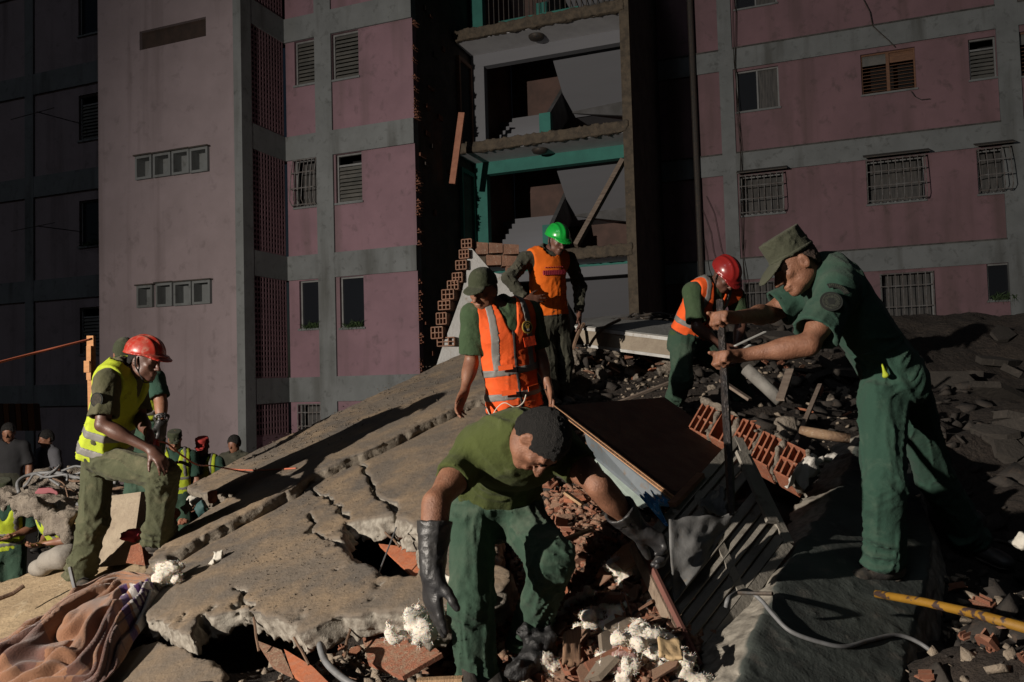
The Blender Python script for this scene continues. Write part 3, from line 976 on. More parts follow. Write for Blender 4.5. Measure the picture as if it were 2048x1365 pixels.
_tp += [np.array(p) for p in [
    (-3.6, 7.2, 0.1), (-2.3, 9.4, 0.1), (-4.4, 5.6, 0.4), (-4.0, 4.6, 1.0), (-3.2, 4.2, 1.15), (-2.7, 3.4, 1.1), (-1.2, 2.4, 0.9), (-2.9, 5.6, 1.05), (-3.0, 5.2, 1.2),
    (-2.6, 4.9, 1.3), (-5.2, 7.0, 0.0), (-1.0, 10.8, 0.6), (-3.5, 10.0, 0.0),
    (-1.0, 13.5, 0.1), (2.5, 14.0, 0.2), (6.5, 13.8, 0.2), (10.5, 13.0, 0.3), (10.0, 9.0, 3.4), (8.5, 6.0, 2.6), (6, 4, 1.9), (4, 2, 1.6), (1.5, 1.3, 1.3), (0, 1.5, 1.1),
    (-1, 1.3, 0.9), (-4, 2, 0.9), (0.9, 2.4, 1.2), (1.4, 3.2, 1.55)]]
for x, y in ((-0.9, 3.9), (-1.2, 5.0), (-1.0, 6.2), (-1.4, 7.0), (-0.6, 7.8), (-2.0, 4.6), (-0.6, 4.4), (-0.6, 5.6)):
    _tp.append(np.array([x, y, slab_z(x, y) - (0.42 if y < 5.5 else 0.3)]))
_tp = np.array(_tp)
def _phi(r2):
    return np.sqrt(r2 + 0.09)
_A = _phi(((_tp[:, None, :2] - _tp[None, :, :2]) ** 2).sum(-1))
_n = len(_tp)
_M = np.zeros((_n + 3, _n + 3))
_M[:_n, :_n] = _A - 0.02 * np.eye(_n)
_M[:_n, _n] = 1; _M[:_n, _n + 1:] = _tp[:, :2]
_M[_n, :_n] = 1; _M[_n + 1:, :_n] = _tp[:, :2].T
_w = np.linalg.solve(_M, np.concatenate([_tp[:, 2], [0, 0, 0]]))
def terr(x, y):
    x, y = np.asarray(x, float), np.asarray(y, float)
    z = _w[_n] + _w[_n + 1] * x + _w[_n + 2] * y
    for i in range(_n):
        z = z + _w[i] * _phi((x - _tp[i, 0]) ** 2 + (y - _tp[i, 1]) ** 2)
    lump = 0.07 * vnoise(x * 1.9, y * 1.9, 3.0 + 0 * x) + 0.035 * vnoise(x * 5.3, y * 5.3, 9.0 + 0 * x) + 0.02 * vnoise(x * 12, y * 12, 5.0 + 0 * x)
    z = z + lump - 0.03
    edge = np.clip((np.minimum(np.minimum(x + 5.6, 11.5 - x), np.minimum(y + 0.6, 14.6 - y))) / 0.8, 0, 1)
    return np.maximum(z, -0.05) * edge - 0.05 * (1 - edge)
gx, gy = np.meshgrid(np.arange(-5.6, 11.5, 0.07), np.arange(-0.6, 14.6, 0.07), indexing='ij')
gz = terr(gx, gy)
nx, ny = gx.shape
ii = np.arange(nx * ny).reshape(nx, ny)
Fq = np.stack([ii[:-1, :-1], ii[1:, :-1], ii[1:, 1:], ii[:-1, 1:]], -1).reshape(-1, 4)
me = raw_mesh('rubble_mound', np.stack([gx, gy, gz], -1).reshape(-1, 3), Fq, True)
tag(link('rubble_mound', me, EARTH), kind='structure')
def on_terrain(px, py, lift=0.0):
    r = ray(px, py)
    d = np.arange(1.6, 16, 0.02)
    P = CAM + r[None, :] * d[:, None]
    h = terr(P[:, 0], P[:, 1]) + lift
    k = np.argmax(P[:, 2] < h)
    return P[k]
def on_slab(px, py):
    return on_plane(px, py, SP0, SPN)
def on_wedge(px, py):
    return on_plane(px, py, DP0, DPN)

# ---------------------------------------------------------------- broken slabs
def poly_sdf(x, y, poly):
    d = np.full(x.shape, 1e9)
    s = np.ones(x.shape)
    n = len(poly)
    for i in range(n):
        a, b = poly[i], poly[i - 1]
        ex, ey = b[0] - a[0], b[1] - a[1]
        wx, wy = x - a[0], y - a[1]
        t = np.clip((wx * ex + wy * ey) / (ex * ex + ey * ey + 1e-12), 0, 1)
        d = np.minimum(d, (wx - ex * t) ** 2 + (wy - ey * t) ** 2)
        c1, c2, c3 = y >= a[1], y < b[1], ex * wy > ey * wx
        m = (c1 & c2 & c3) | (~c1 & ~c2 & ~c3)
        s = np.where(m, -s, s)
    return s * np.sqrt(d)
def line_dist(x, y, pts):
    d = np.full(x.shape, 1e9)
    for a, b in zip(pts[:-1], pts[1:]):
        ex, ey = b[0] - a[0], b[1] - a[1]
        t = np.clip(((x - a[0]) * ex + (y - a[1]) * ey) / (ex * ex + ey * ey + 1e-12), 0, 1)
        d = np.minimum(d, np.hypot(x - a[0] - ex * t, y - a[1] - ey * t))
    return d

def slab_mat(name, top, brk, zcut=-0.022, dustc=None):
    m = top.copy()
    m.name = name
    t = m.node_tree
    b = t.nodes['Principled BSDF']
    src = b.inputs['Base Color'].links[0].from_socket
    tc = t.nodes.new('ShaderNodeTexCoord')
    sp = t.nodes.new('ShaderNodeSeparateXYZ')
    t.links.new(tc.outputs['Object'], sp.inputs[0])
    mr = t.nodes.new('ShaderNodeMapRange')
    mr.inputs['From Min'].default_value = zcut
    mr.inputs['From Max'].default_value = zcut + 0.012
    t.links.new(sp.outputs[2], mr.inputs['Value'])
    nz = t.nodes.new('ShaderNodeTexNoise')
    nz.inputs['Scale'].default_value = 26
    nz.inputs['Detail'].default_value = 8
    t.links.new(tc.outputs['Object'], nz.inputs['Vector'])
    cr = t.nodes.new('ShaderNodeValToRGB')
    cr.color_ramp.elements[0].position = 0.35
    cr.color_ramp.elements[0].color = (*brk[0], 1)
    cr.color_ramp.elements[1].position = 0.62
    cr.color_ramp.elements[1].color = (*brk[1], 1)
    t.links.new(nz.outputs['Fac'], cr.inputs[0])
    x = t.nodes.new('ShaderNodeMix')
    x.data_type = 'RGBA'
    t.links.new(mr.outputs[0], x.inputs['Factor'])
    A = [i for i in x.inputs if i.name == 'A' and i.type == 'RGBA'][0]
    B = [i for i in x.inputs if i.name == 'B' and i.type == 'RGBA'][0]
    t.links.new(cr.outputs[0], A)
    t.links.new(src, B)
    t.links.new([o for o in x.outputs if o.type == 'RGBA'][0], b.inputs['Base Color'])
    return m
SLABM = slab_mat('floor_slab', SLABTOP, ((0.15, 0.13, 0.105), (0.31, 0.285, 0.24)))
SLABM2 = slab_mat('strip_slab', SLABTOP, ((0.13, 0.11, 0.085), (0.22, 0.19, 0.15)))
WEDGEM = slab_mat('fallen_wall_slab', SLABDK, ((0.16, 0.145, 0.12), (0.30, 0.275, 0.23)))

def make_slab(name, p0, pn, e_dir, polypx, holespx=(), crackspx=(), thick=0.12, vox=0.015, m=None, lift=0.0, label='', seed=0.0,
              rag=0.03, slant=0.0, slant_side=None, bumps=0.004, cat='slab', relief=1.0):
    e1 = nrm(vec(e_dir) - pn * np.dot(e_dir, pn))
    e2 = np.cross(pn, e1)
    P0 = p0 + pn * lift
    def loc(px, py):
        q = on_plane(px, py, P0, pn) - P0
        return np.array([q @ e1, q @ e2])
    poly = [loc(*p) for p in polypx]
    holes = [[loc(*p) for p in h] for h in holespx]
    cr = [([loc(*p) for p in c[0]], c[1]) for c in crackspx]
    A = np.array(poly)
    lo = np.array([A[:, 0].min() - 0.15 - abs(slant) * thick, A[:, 1].min() - 0.15 - abs(slant) * thick, -thick - 0.08])
    hi = np.array([A[:, 0].max() + 0.15, A[:, 1].max() + 0.15, 0.05])
    v = Vol(lo, hi, vox)
    x, y, z = v.grid()
    X, Y = np.broadcast_arrays(x[:, :, 0], y[:, :, 0])
    wob = rag * fbm(X * 7 + seed, Y * 7, 0 * X + seed, 4)
    d2 = poly_sdf(X, Y, poly) + wob
    dh = np.full(X.shape, 1e9)
    for h in holes:
        dh = np.minimum(dh, poly_sdf(X, Y, h) + rag * fbm(X * 9, Y * 9 + seed, 0 * X + 4, 4))
    top = bumps * fbm(X * 2.2, Y * 2.2 + seed, 0 * X, 4) + bumps * 0.6 * np.maximum(fbm(X * 22, Y * 22, 0 * X + 2, 2) - 0.35, 0) * 2.4 * (vnoise(X * 1.4, Y * 1.4, 0 * X + 8) > -0.1)
    zz = z + 0 * X[:, :, None]
    body = np.maximum(zz - top[:, :, None], -zz - thick)
    dep = np.clip(-zz, 0, thick)
    side = d2[:, :, None] - slant * dep
    hol = -dh[:, :, None] - 0.5 * dep if holes else -1e3
    q = np.maximum(body, np.maximum(side, hol))
    for c, wd in cr:
        cd = line_dist(X + 0.03 * fbm(X * 9 + 3, Y * 9, 0 * X, 3), Y + 0.03 * fbm(X * 9, Y * 9 + 7, 0 * X, 3), c)
        q = np.maximum(q, np.minimum(wd - cd, 1e3)[:, :, None] + np.minimum(0, zz + 0.06) * 0 - np.maximum(-zz - 0.07, 0) * 2)
    v.d = q.astype(np.float32)
    # broken faces get coarse relief, the top face stays flat
    i = np.argwhere((np.abs(v.d) < 0.08))
    p = v.lo + i * v.vox
    inside = np.clip((-(d2[i[:, 0], i[:, 1]]) < 0.10) | (dh[i[:, 0], i[:, 1]] < 0.10), 0, 1)
    depth = np.clip(-p[:, 2] / 0.02, 0, 1)
    nz = 0.030 * (np.abs(fbm(p[:, 0] * 11 + seed, p[:, 1] * 11, p[:, 2] * 11, 3)) - 0.3) + 0.016 * np.abs(fbm(p[:, 0] * 38, p[:, 1] * 38, p[:, 2] * 38, 2)) - 0.006
    v.d[i[:, 0], i[:, 1], i[:, 2]] += (relief * nz * depth * inside).astype(np.float32)
    P, Q = v.surface()
    o = link(name, raw_mesh(name, P, Q, True), m)
    M = Matrix(((e1[0], e2[0], pn[0], P0[0]), (e1[1], e2[1], pn[1], P0[1]), (e1[2], e2[2], pn[2], P0[2]), (0, 0, 0, 1)))
    o.matrix_world = M
    return tag(o, label, cat)

EXD = (1.0, 0.55, 0)
make_slab('concrete_slab', SP0, SPN, EXD,
          [(205, 1235), (300, 1125), (450, 1050), (610, 960), (760, 890), (900, 815), (1005, 760), (1010, 850), (950, 900), (945, 960), (985, 1010), (1000, 1090), (1022, 1160),
           (965, 1205), (905, 1222), (870, 1238), (842, 1250), (800, 1228), (750, 1211), (720, 1226), (680, 1228), (640, 1240), (600, 1258), (560, 1243), (520, 1233), (480, 1211),
           (440, 1225), (400, 1233), (378, 1272), (340, 1250), (290, 1230)],
          holespx=[[(676, 1076), (689, 1041), (749, 1033), (791, 1022), (809, 1037), (845, 1059), (862, 1110), (830, 1152), (757, 1146), (736, 1123), (706, 1119), (689, 1097)]],
          crackspx=[([(690, 905), (722, 935), (745, 962), (752, 990), (778, 1005), (796, 1030)], 0.017), ([(620, 975), (665, 1000), (683, 1020), (690, 1045)], 0.012),
                    ([(470, 1170), (485, 1195), (497, 1222)], 0.012), ([(615, 1030), (625, 1060), (650, 1075), (680, 1078)], 0.012)],
          thick=0.12, m=SLABM, label='cracked dusty floor slab with ragged holes under the bending man', seed=1.0)
make_slab('concrete_slab', SP0, SPN, EXD,
          [(372, 972), (500, 906), (650, 836), (800, 766), (942, 698), (1015, 672), (1020, 770), (930, 806), (860, 838), (760, 888), (690, 918), (612, 952), (590, 972), (540, 1000), (440, 1052), (330, 1112),
           (300, 1120), (310, 1090), (420, 1020), (480, 985), (400, 985)],
          thick=0.16, vox=0.018, m=SLABM2, lift=0.075, label='long tilted slab strip rising behind the cracked slab to the torn building', seed=5.0, bumps=0.007, rag=0.013)
make_slab('concrete_slab', SP0, SPN, EXD, [(150, 1365), (235, 1310), (290, 1285), (340, 1283), (395, 1300), (430, 1325), (470, 1380), (480, 1440), (120, 1440)],
          thick=0.10, m=SLABM, lift=-0.10, label='small grey slab fragment in the corner below the broken edge', seed=9.0)
make_slab('concrete_slab', SP0, SPN, EXD, [(-60, 1440), (-80, 1190), (60, 1145), (135, 1120), (215, 1125), (300, 1128), (260, 1215), (120, 1290), (20, 1360)],
          thick=0.12, m=slab_mat('tan_slab', mat('tan_plaster', (0.36, 0.27, 0.165), 0.92, (0.28, 0.205, 0.125), (0.42, 0.34, 0.23), scale=2.5, bump=0.5, bscale=30, bump2=0.3, bscale2=9),
                                ((0.22, 0.18, 0.14), (0.38, 0.33, 0.27))), lift=-0.10, vox=0.018, label='tan plastered slab under the blanket and the man in the red helmet', seed=12.0)
make_slab('concrete_slab', DP0, DPN, (0.5, 0.84, 0.2),
          [(1475, 1380), (1490, 1330), (1515, 1255), (1545, 1195), (1592, 1105), (1640, 1038), (1672, 985), (1705, 930), (1722, 872), (1750, 860), (1820, 930), (1862, 1060), (1850, 1190), (1815, 1300), (1790, 1500), (1450, 1500)],
          thick=0.17, m=WEDGEM, slant=0.85, label='dark green slab with a pale broken edge under the front foot of the leaning man', seed=3.0, vox=0.014, rag=0.012, relief=0.55)
# ---------------------------------------------------------------- cloth, skin and gear materials
SKIN = mat('brown_skin', (0.26, 0.125, 0.075), 0.5, (0.20, 0.09, 0.055), scale=14, spec=0.45, bump=0.12, bscale=220, sss=0.08)
SKIN_L = mat('tan_skin', (0.265, 0.124, 0.074), 0.52, (0.185, 0.082, 0.048), scale=22, spec=0.4, bump=0.3, bscale=150, bump2=0.06, bscale2=40, sss=0.03, dust=(0.30, 0.20, 0.14), dust_amt=0.2)
SKIN_D = mat('dark_skin', (0.13, 0.062, 0.042), 0.45, (0.09, 0.042, 0.03), scale=14, spec=0.5, bump=0.12, bscale=220, sss=0.05)
HAIR = mat('black_hair', (0.012, 0.011, 0.010), 0.75, (0.02, 0.018, 0.016), scale=60, bump=1.0, bscale=260)
def cloth(name, c, c2, dustc=(0.22, 0.20, 0.15), da=0.35, sc=5):
    sm = 0.35 + 0.5 * da
    c3 = tuple(a * (1 - sm * 0.5) + b * sm * 0.5 for a, b in zip(c, dustc))
    return mat(name, c, 0.92, c2, c3, scale=sc * 0.5, spec=0.15, weave=0.5, weave_s=520, bump=0.3, bscale=40, bump2=0.12, bscale2=11, sheen=0.05, dust=dustc, dust_amt=da, contrast=0.5)
OLIVE_T = cloth('olive_tshirt', (0.066, 0.082, 0.024), (0.052, 0.066, 0.020), da=0.08)
GREEN_TR = cloth('green_trousers', (0.030, 0.060, 0.040), (0.040, 0.072, 0.050), (0.13, 0.15, 0.11), 0.45, 4)
GREEN_CO = cloth('green_coverall', (0.029, 0.066, 0.047), (0.023, 0.055, 0.039), (0.10, 0.13, 0.095), 0.3)
OLIVE_U = cloth('olive_uniform', (0.085, 0.082, 0.046), (0.066, 0.066, 0.036), (0.17, 0.15, 0.10), 0.4)
OLIVE_TR = cloth('olive_trousers', (0.075, 0.080, 0.045), (0.060, 0.066, 0.038), (0.18, 0.16, 0.10), 0.5)
GREEN_SH = cloth('green_shirt', (0.050, 0.082, 0.040), (0.040, 0.068, 0.034), da=0.1)
DARK_UN = cloth('dark_uniform', (0.050, 0.050, 0.036), (0.038, 0.038, 0.028), da=0.25)
VEST_O = mat('orange_vest', (0.80, 0.115, 0.022), 0.8, (0.70, 0.095, 0.02), (0.45, 0.09, 0.03), scale=4, spec=0.25, weave=0.4, weave_s=600, bump=0.15, bscale=30)
BIB_O = mat('orange_bib', (0.68, 0.135, 0.012), 0.85, (0.58, 0.11, 0.010), (0.42, 0.10, 0.02), scale=4, spec=0.2, weave=0.4, weave_s=600, bump=0.15, bscale=30)
VEST_Y = mat('yellow_vest', (0.43, 0.52, 0.035), 0.8, (0.36, 0.44, 0.03), (0.26, 0.29, 0.04), scale=4, spec=0.25, weave=0.4, weave_s=600, bump=0.15, bscale=30)
BAND = mat('reflective_band', (0.20, 0.19, 0.175), 0.55, (0.15, 0.145, 0.135), scale=9, spec=0.5, weave=0.3, weave_s=700)
TRIM = mat('black_trim', (0.018, 0.017, 0.016), 0.7, (0.03, 0.028, 0.026), scale=20)
RUBBER = mat('black_rubber_glove', (0.022, 0.022, 0.024), 0.42, (0.035, 0.034, 0.033), scale=9, spec=0.5, bump=0.2, bscale=60, dust=(0.12, 0.10, 0.08), dust_amt=0.25)
LEATHER = mat('black_boot_leather', (0.028, 0.027, 0.027), 0.5, (0.05, 0.045, 0.04), scale=12, spec=0.5, bump=0.25, bscale=70, dust=(0.15, 0.12, 0.09), dust_amt=0.5)
SOLE = mat('boot_sole', (0.03, 0.027, 0.025), 0.85, (0.06, 0.05, 0.04), scale=14, bump=0.4)
RED_H = mat('red_helmet_plastic', (0.40, 0.030, 0.018), 0.35, (0.33, 0.025, 0.016), (0.40, 0.20, 0.15), scale=7, spec=0.5, coat=0.2, dust=(0.42, 0.27, 0.20), dust_amt=0.5)
RED_H2 = mat('dark_red_helmet_plastic', (0.28, 0.018, 0.016), 0.3, (0.22, 0.015, 0.014), scale=7, spec=0.5, coat=0.3)
GREEN_H = mat('green_helmet_plastic', (0.012, 0.34, 0.045), 0.28, (0.010, 0.29, 0.04), scale=7, spec=0.5, coat=0.4)
CAP_G = cloth('green_cap', (0.045, 0.052, 0.030), (0.036, 0.042, 0.025), da=0.1)
CAP_O = cloth('olive_cap', (0.062, 0.066, 0.044), (0.052, 0.055, 0.037), da=0.1)
EYEW = mat('eye_white', (0.5, 0.47, 0.43), 0.3)

# ---------------------------------------------------------------- people
def hand(v, wr, d, pn, side, curl=0.35, spread=0.10, s=1.0, fat=0.0, thumb=None, k=0.012):
    """palm, four fingers of three bones each, and a thumb leaving the side of the palm.  d: wrist to knuckles, pn: way the palm faces, side: +1/-1 thumb side"""
    d = nrm(d); pn = nrm(pn - d * np.dot(pn, d)); lat = np.cross(d, pn) * side
    c = wr + d * 0.048 * s
    v.ell(c + d * 0.004 * s, (0.040 * s, 0.052 * s, 0.0165 * s), (lat, d, pn), k=0.02, infl=fat, p=2.6)
    v.cone(wr - d * 0.02 * s, wr + d * 0.03 * s, 0.024 * s, 0.028 * s, k=0.02, flat=(pn, 0.72), infl=fat)
    v.ell(wr + d * 0.03 * s + lat * 0.022 * s + pn * 0.008 * s, (0.018 * s, 0.03 * s, 0.014 * s), (lat, d, pn), k=0.015, infl=fat)
    spec = [(0.030, 0.088, (0.040, 0.025, 0.020), 0.0092), (0.010, 0.096, (0.045, 0.028, 0.021), 0.0095), (-0.011, 0.093, (0.041, 0.026, 0.020), 0.0090), (-0.030, 0.084, (0.032, 0.020, 0.018), 0.0078)]
    cl = curl if hasattr(curl, '__len__') else [curl, curl * 1.05, curl * 1.12, curl * 1.2]
    for i, (o, b, L, r) in enumerate(spec):
        p = wr + (d * b + lat * o) * s
        ang = 0.0
        dirf = nrm(d + lat * (o / 0.03) * spread)
        for j in range(3):
            ang += cl[i] * (0.9, 1.15, 0.7)[j]
            dd = dirf * math.cos(ang) + pn * math.sin(ang)
            q = p + dd * L[j] * s
            v.cone(p, q, (r - 0.0006 * j) * s, (r - 0.0006 * (j + 1)) * s, k=0.006 if j else k, infl=fat * 0.6)
            p = q
    tb = wr + (d * 0.028 + lat * 0.030 + pn * 0.006) * s
    td = nrm(thumb) if thumb is not None else nrm(d * 0.72 + lat * 0.62 + pn * 0.30)
    t1 = tb + td * 0.042 * s
    t2 = t1 + nrm(td + d * 0.35 + pn * 0.12) * 0.032 * s
    t3 = t2 + nrm(td + d * 0.55 + pn * 0.2) * 0.022 * s
    v.cone(tb, t1, 0.0135 * s, 0.0115 * s, k=0.014, infl=fat * 0.7)
    v.cone(t1, t2, 0.0112 * s, 0.0100 * s, k=0.006, infl=fat * 0.6)
    v.cone(t2, t3, 0.0100 * s, 0.0082 * s, k=0.006, infl=fat * 0.6)

def head(v, c, f, u, r, s=1.0):
    A = (r, f, u)
    v.ell(c + u * 0.030 * s - f * 0.012 * s, np.array((0.074, 0.096, 0.088)) * s, A, k=0.02)
    v.ell(c + f * 0.022 * s - u * 0.040 * s, np.array((0.060, 0.066, 0.082)) * s, A, k=0.03)
    v.ell(c + f * 0.067 * s - u * 0.099 * s, np.array((0.026, 0.022, 0.020)) * s, A, k=0.03)
    for sg in (-1, 1):
        v.ell(c + r * sg * 0.045 * s + f * 0.012 * s - u * 0.070 * s, np.array((0.018, 0.036, 0.022)) * s, A, k=0.03)
        v.ell(c + r * sg * 0.040 * s + f * 0.066 * s - u * 0.018 * s, np.array((0.018, 0.014, 0.014)) * s, A, k=0.02)
        v.ell(c + r * sg * 0.075 * s - f * 0.006 * s - u * 0.008 * s, np.array((0.010, 0.020, 0.033)) * s, (nrm(r + f * sg * 0.45), nrm(f - r * sg * 0.45), u), k=0.006)
        v.ell(c + r * sg * 0.083 * s + f * 0.001 * s - u * 0.006 * s, np.array((0.005, 0.010, 0.018)) * s, (nrm(r + f * sg * 0.45), nrm(f - r * sg * 0.45), u), k=0.004, cut=True)
    v.cone(c + (f * 0.082 + u * 0.022 - r * 0.036) * s, c + (f * 0.082 + u * 0.022 + r * 0.036) * s, 0.011 * s, 0.011 * s, k=0.018)
    for sg in (-1, 1):
        v.ell(c + r * sg * 0.031 * s + f * 0.094 * s + u * 0.002 * s, np.array((0.018, 0.013, 0.011)) * s, A, k=0.010, cut=True)
        v.ell(c + r * sg * 0.031 * s + f * 0.076 * s + u * 0.001 * s, np.array((0.014, 0.013, 0.0105)) * s, A, k=0.004)
    v.cone(c + (f * 0.088 + u * 0.010) * s, c + (f * 0.118 - u * 0.032) * s, 0.009 * s, 0.0135 * s, k=0.012)
    for sg in (-1, 1):
        v.ell(c + r * sg * 0.012 * s + f * 0.103 * s - u * 0.035 * s, np.array((0.010, 0.011, 0.009)) * s, A, k=0.007)
    v.ell(c + (f * 0.088 - u * 0.062) * s, np.array((0.026, 0.013, 0.0088)) * s, A, k=0.008)
    v.ell(c + (f * 0.086 - u * 0.075) * s, np.array((0.022, 0.013, 0.0088)) * s, A, k=0.006)
    v.ell(c + (f * 0.102 - u * 0.0685) * s, np.array((0.024, 0.008, 0.0018)) * s, A, k=0.004, cut=True)

class Person:
    """J: joint name -> world position (R/L are the person's own right and left)"""
    def __init__(self, label, J, face, skin, vox=0.007, s=1.0, fup=None, group=None, hs=1.0):
        self.hs = hs
        self.J = {k: vec(p) for k, p in J.items()}
        J = self.J
        self.vox, self.s, self.skin = vox, s, skin
        feet = [J[k] for k in ('anR', 'anL')]
        base = (feet[0] + feet[1]) / 2
        base = np.array([base[0], base[1], min(feet[0][2], feet[1][2]) - 0.08])
        self.t = thing('person', label, 'person', base, group)
        self.up = nrm(J['neck'] - J['pel'])
        r = J['shR'] - J['shL']
        self.r = nrm(r - self.up * np.dot(r, self.up))
        self.f = np.cross(self.up, self.r)
        ff = nrm(face)
        uu = vec(fup) if fup is not None else np.array([0, 0, 1.0])
        self.hr = nrm(np.cross(ff, uu))
        self.hu = np.cross(self.hr, ff)
        self.hf = ff
        self.mid = J['pel'] * 0.55 + J['neck'] * 0.45 + (vec(J['bend']) if 'bend' in J else 0)
        self.seed = float(abs(hash(label)) % 1000) / 37.0 if False else float(sum(map(ord, label)) % 97)
    def box(self, keys, m=0.25):
        A = np.array([self.J[k] for k in keys])
        return A.min(0) - m, A.max(0) + m
    def vol(self, keys, m=0.22, vox=None):
        lo, hi = self.box(keys, m)
        return Vol(lo, hi, vox or self.vox)
    def torso(self, v, infl, k=0.06, wr=0.0, shoulders=True, hips=True, flare=0.0):
        J, s, f = self.J, self.s, self.f
        W_ = (wr, 16, 1.9, self.seed) if wr else None
        W2 = (wr, 13, 1.7, self.seed + 9) if wr else None
        fl = (f, 0.66)
        if hips:
            v.cone(J['pel'] - self.up * (0.12 if flare else 0), self.mid, (0.158 + flare) * s, 0.142 * s, k=k, flat=fl, infl=infl, wr=W_)
        else:
            v.cone(J['pel'] * 0.8 + self.mid * 0.2, self.mid, 0.15 * s, 0.142 * s, k=k, flat=fl, infl=infl, wr=W_)
        ch = J['neck'] * 0.80 + self.mid * 0.20 - f * 0.0
        v.cone(self.mid, ch - self.up * 0.05, 0.142 * s, 0.162 * s, k=k, flat=fl, infl=infl, wr=W2)
        v.ell(ch - self.up * 0.09 * s + f * 0.03, (0.15 * s, 0.085 * s, 0.12 * s), (self.r, f, self.up), k=k, infl=infl)
        nb = J['neck'] - self.up * 0.03
        if shoulders:
            for a in 'RL':
                v.cone(nb - self.up * 0.015, J['sh' + a] - (J['sh' + a] - nb) * 0.06, 0.062 * s, 0.062 * s, k=k, infl=infl)
    def legs(self, v, infl=0.0, k=0.05):
        J, s = self.J, self.s
        for a in 'RL':
            v.cone(J['hip' + a], J['kn' + a], 0.080 * s, 0.055 * s, k=k, infl=infl)
            v.cone(J['kn' + a], J['an' + a], 0.052 * s, 0.036 * s, k=0.03, infl=infl)
    def body(self, hands=None, glove=(), skin=None):
        J, s = self.J, self.s
        v = self.vol([k for k in J if k != 'bend'], 0.24)
        self.torso(v, -0.045)
        self.legs(v, -0.03)
        hc = J['head']
        v.cone(J['neck'] - self.up * 0.03, hc - self.hu * 0.05 - self.hf * 0.022, 0.060 * s, 0.052 * s, k=0.03)
        head(v, hc, self.hf, self.hu, self.hr, s * self.hs)
        for a in 'RL':
            sh, el, wr = J['sh' + a], J['el' + a], J['wr' + a]
            v.cone(sh, el, 0.050 * s, 0.041 * s, k=0.04)
            v.ell(sh * 0.45 + el * 0.55, np.array((0.046, 0.046, 0.075)) * s, self._ax(el - sh), k=0.04)
            v.cone(el, wr, 0.040 * s, 0.0265 * s, k=0.025)
            m = el * 0.72 + wr * 0.28
            v.ell(m, np.array((0.043, 0.041, 0.075)) * s, self._ax(wr - el), k=0.035)
            if hands and a in hands and a not in glove:
                h = hands[a]
                hand(v, wr, h['d'], h['p'], h.get('side', 1), h.get('curl', 0.35), h.get('spread', 0.1), s, thumb=h.get('thumb'))
        self.bv = v
        return v.build('body', skin or self.skin, self.t)
    def _ax(self, d):
        d = nrm(d)
        a = np.cross(d, (0.3, 0.2, 0.93)); a = nrm(a)
        return (a, np.cross(d, a), d)
    def eyes(self):
        for sg in (-1, 1):
            v = Vol(self.J['head'] - 0.16, self.J['head'] + 0.16, 0.004)
            b = self.J['head'] + (self.hr * sg * 0.031 + self.hf * 0.0895 + self.hu * 0.019) * self.s
            v.cone(b - self.hr * 0.016 - self.hu * 0.002, b + self.hr * 0.016 - self.hu * 0.002, 0.0046, 0.0046)
            v.build('eyebrow', HAIR, self.t)
    def hair(self, line=0.02, thick=0.012, back=True, m=None):
        c, s = self.J['head'], self.s * self.hs
        v = Vol(c - 0.19, c + 0.19, max(0.0055, self.vox * 0.8))
        v.ell(c + self.hu * 0.030 * s - self.hf * 0.012 * s, np.array((0.074, 0.096, 0.088)) * s, (self.hr, self.hf, self.hu), infl=thick)
        v.ell(c - self.hf * 0.05 * s - self.hu * 0.02, np.array((0.066, 0.055, 0.07)) * s, (self.hr, self.hf, self.hu), k=0.03, infl=thick * 0.6)
        n = nrm(self.hf * 0.75 - self.hu * 0.66)
        x, y, z = v.grid()
        p0 = c + self.hf * 0.066 * s + self.hu * 0.062 * s + n * line
        nz = vnoise(x * 70, y * 70, z * 70) * 0.006 + vnoise(x * 160, y * 160, z * 160) * 0.005
        ear = ((x - c[0]) * self.hr[0] + (y - c[1]) * self.hr[1] + (z - c[2]) * self.hr[2])
        v.d = np.maximum(v.d, ((x - p0[0]) * n[0] + (y - p0[1]) * n[1] + (z - p0[2]) * n[2] + nz).astype(np.float32))
        for sg in (-1, 1):
            v.ell(c + self.hr * sg * 0.08 * s - self.hf * 0.002 - self.hu * 0.022 * s, np.array((0.035, 0.026, 0.036)) * s, (self.hr, self.hf, self.hu), cut=True, k=0.006)
        n2 = -self.hu
        v.halfspace(c - self.hu * 0.062 * s, n2)
        v.rough(0.0035, 150, 2)
        return v.build('hair', m or HAIR, self.t)
    def shirt(self, m, sleeve=0.62, wr=0.010, infl=0.012, collar=True, cuff=0.082, longs=False, name='shirt', hips=True, sk=0.045):
        J, s = self.J, self.s
        keys = ['pel', 'neck', 'shR', 'shL', 'elR', 'elL'] + (['wrR', 'wrL'] if longs else [])
        v = self.vol(keys, 0.26, max(self.vox, 0.0078))
        self.torso(v, infl, wr=wr, hips=hips)
        for a in 'RL':
            sh, el, wr_ = J['sh' + a], J['el' + a], J['wr' + a]
            if longs:
                v.cone(sh, el, (0.064) * s, 0.058 * s, k=sk, wr=(wr, 22, 1.5, self.seed + 3))
                e = el + (wr_ - el) * 0.93
                v.cone(el, e, 0.058 * s, 0.044 * s, k=0.03, wr=(wr, 24, 1.5, self.seed + 5), clip=[(e, wr_ - el)])
            else:
                e = sh + (el - sh) * sleeve
                v.cone(sh, e, 0.068 * s, cuff * s, k=sk, wr=(wr * 0.55, 13, 1.3, self.seed + ord(a)), clip=[(e, el - sh)])
                v.cone(e - nrm(el - sh) * 0.012, e + nrm(el - sh) * 0.03, cuff * s - 0.020, cuff * s - 0.014, cut=True)
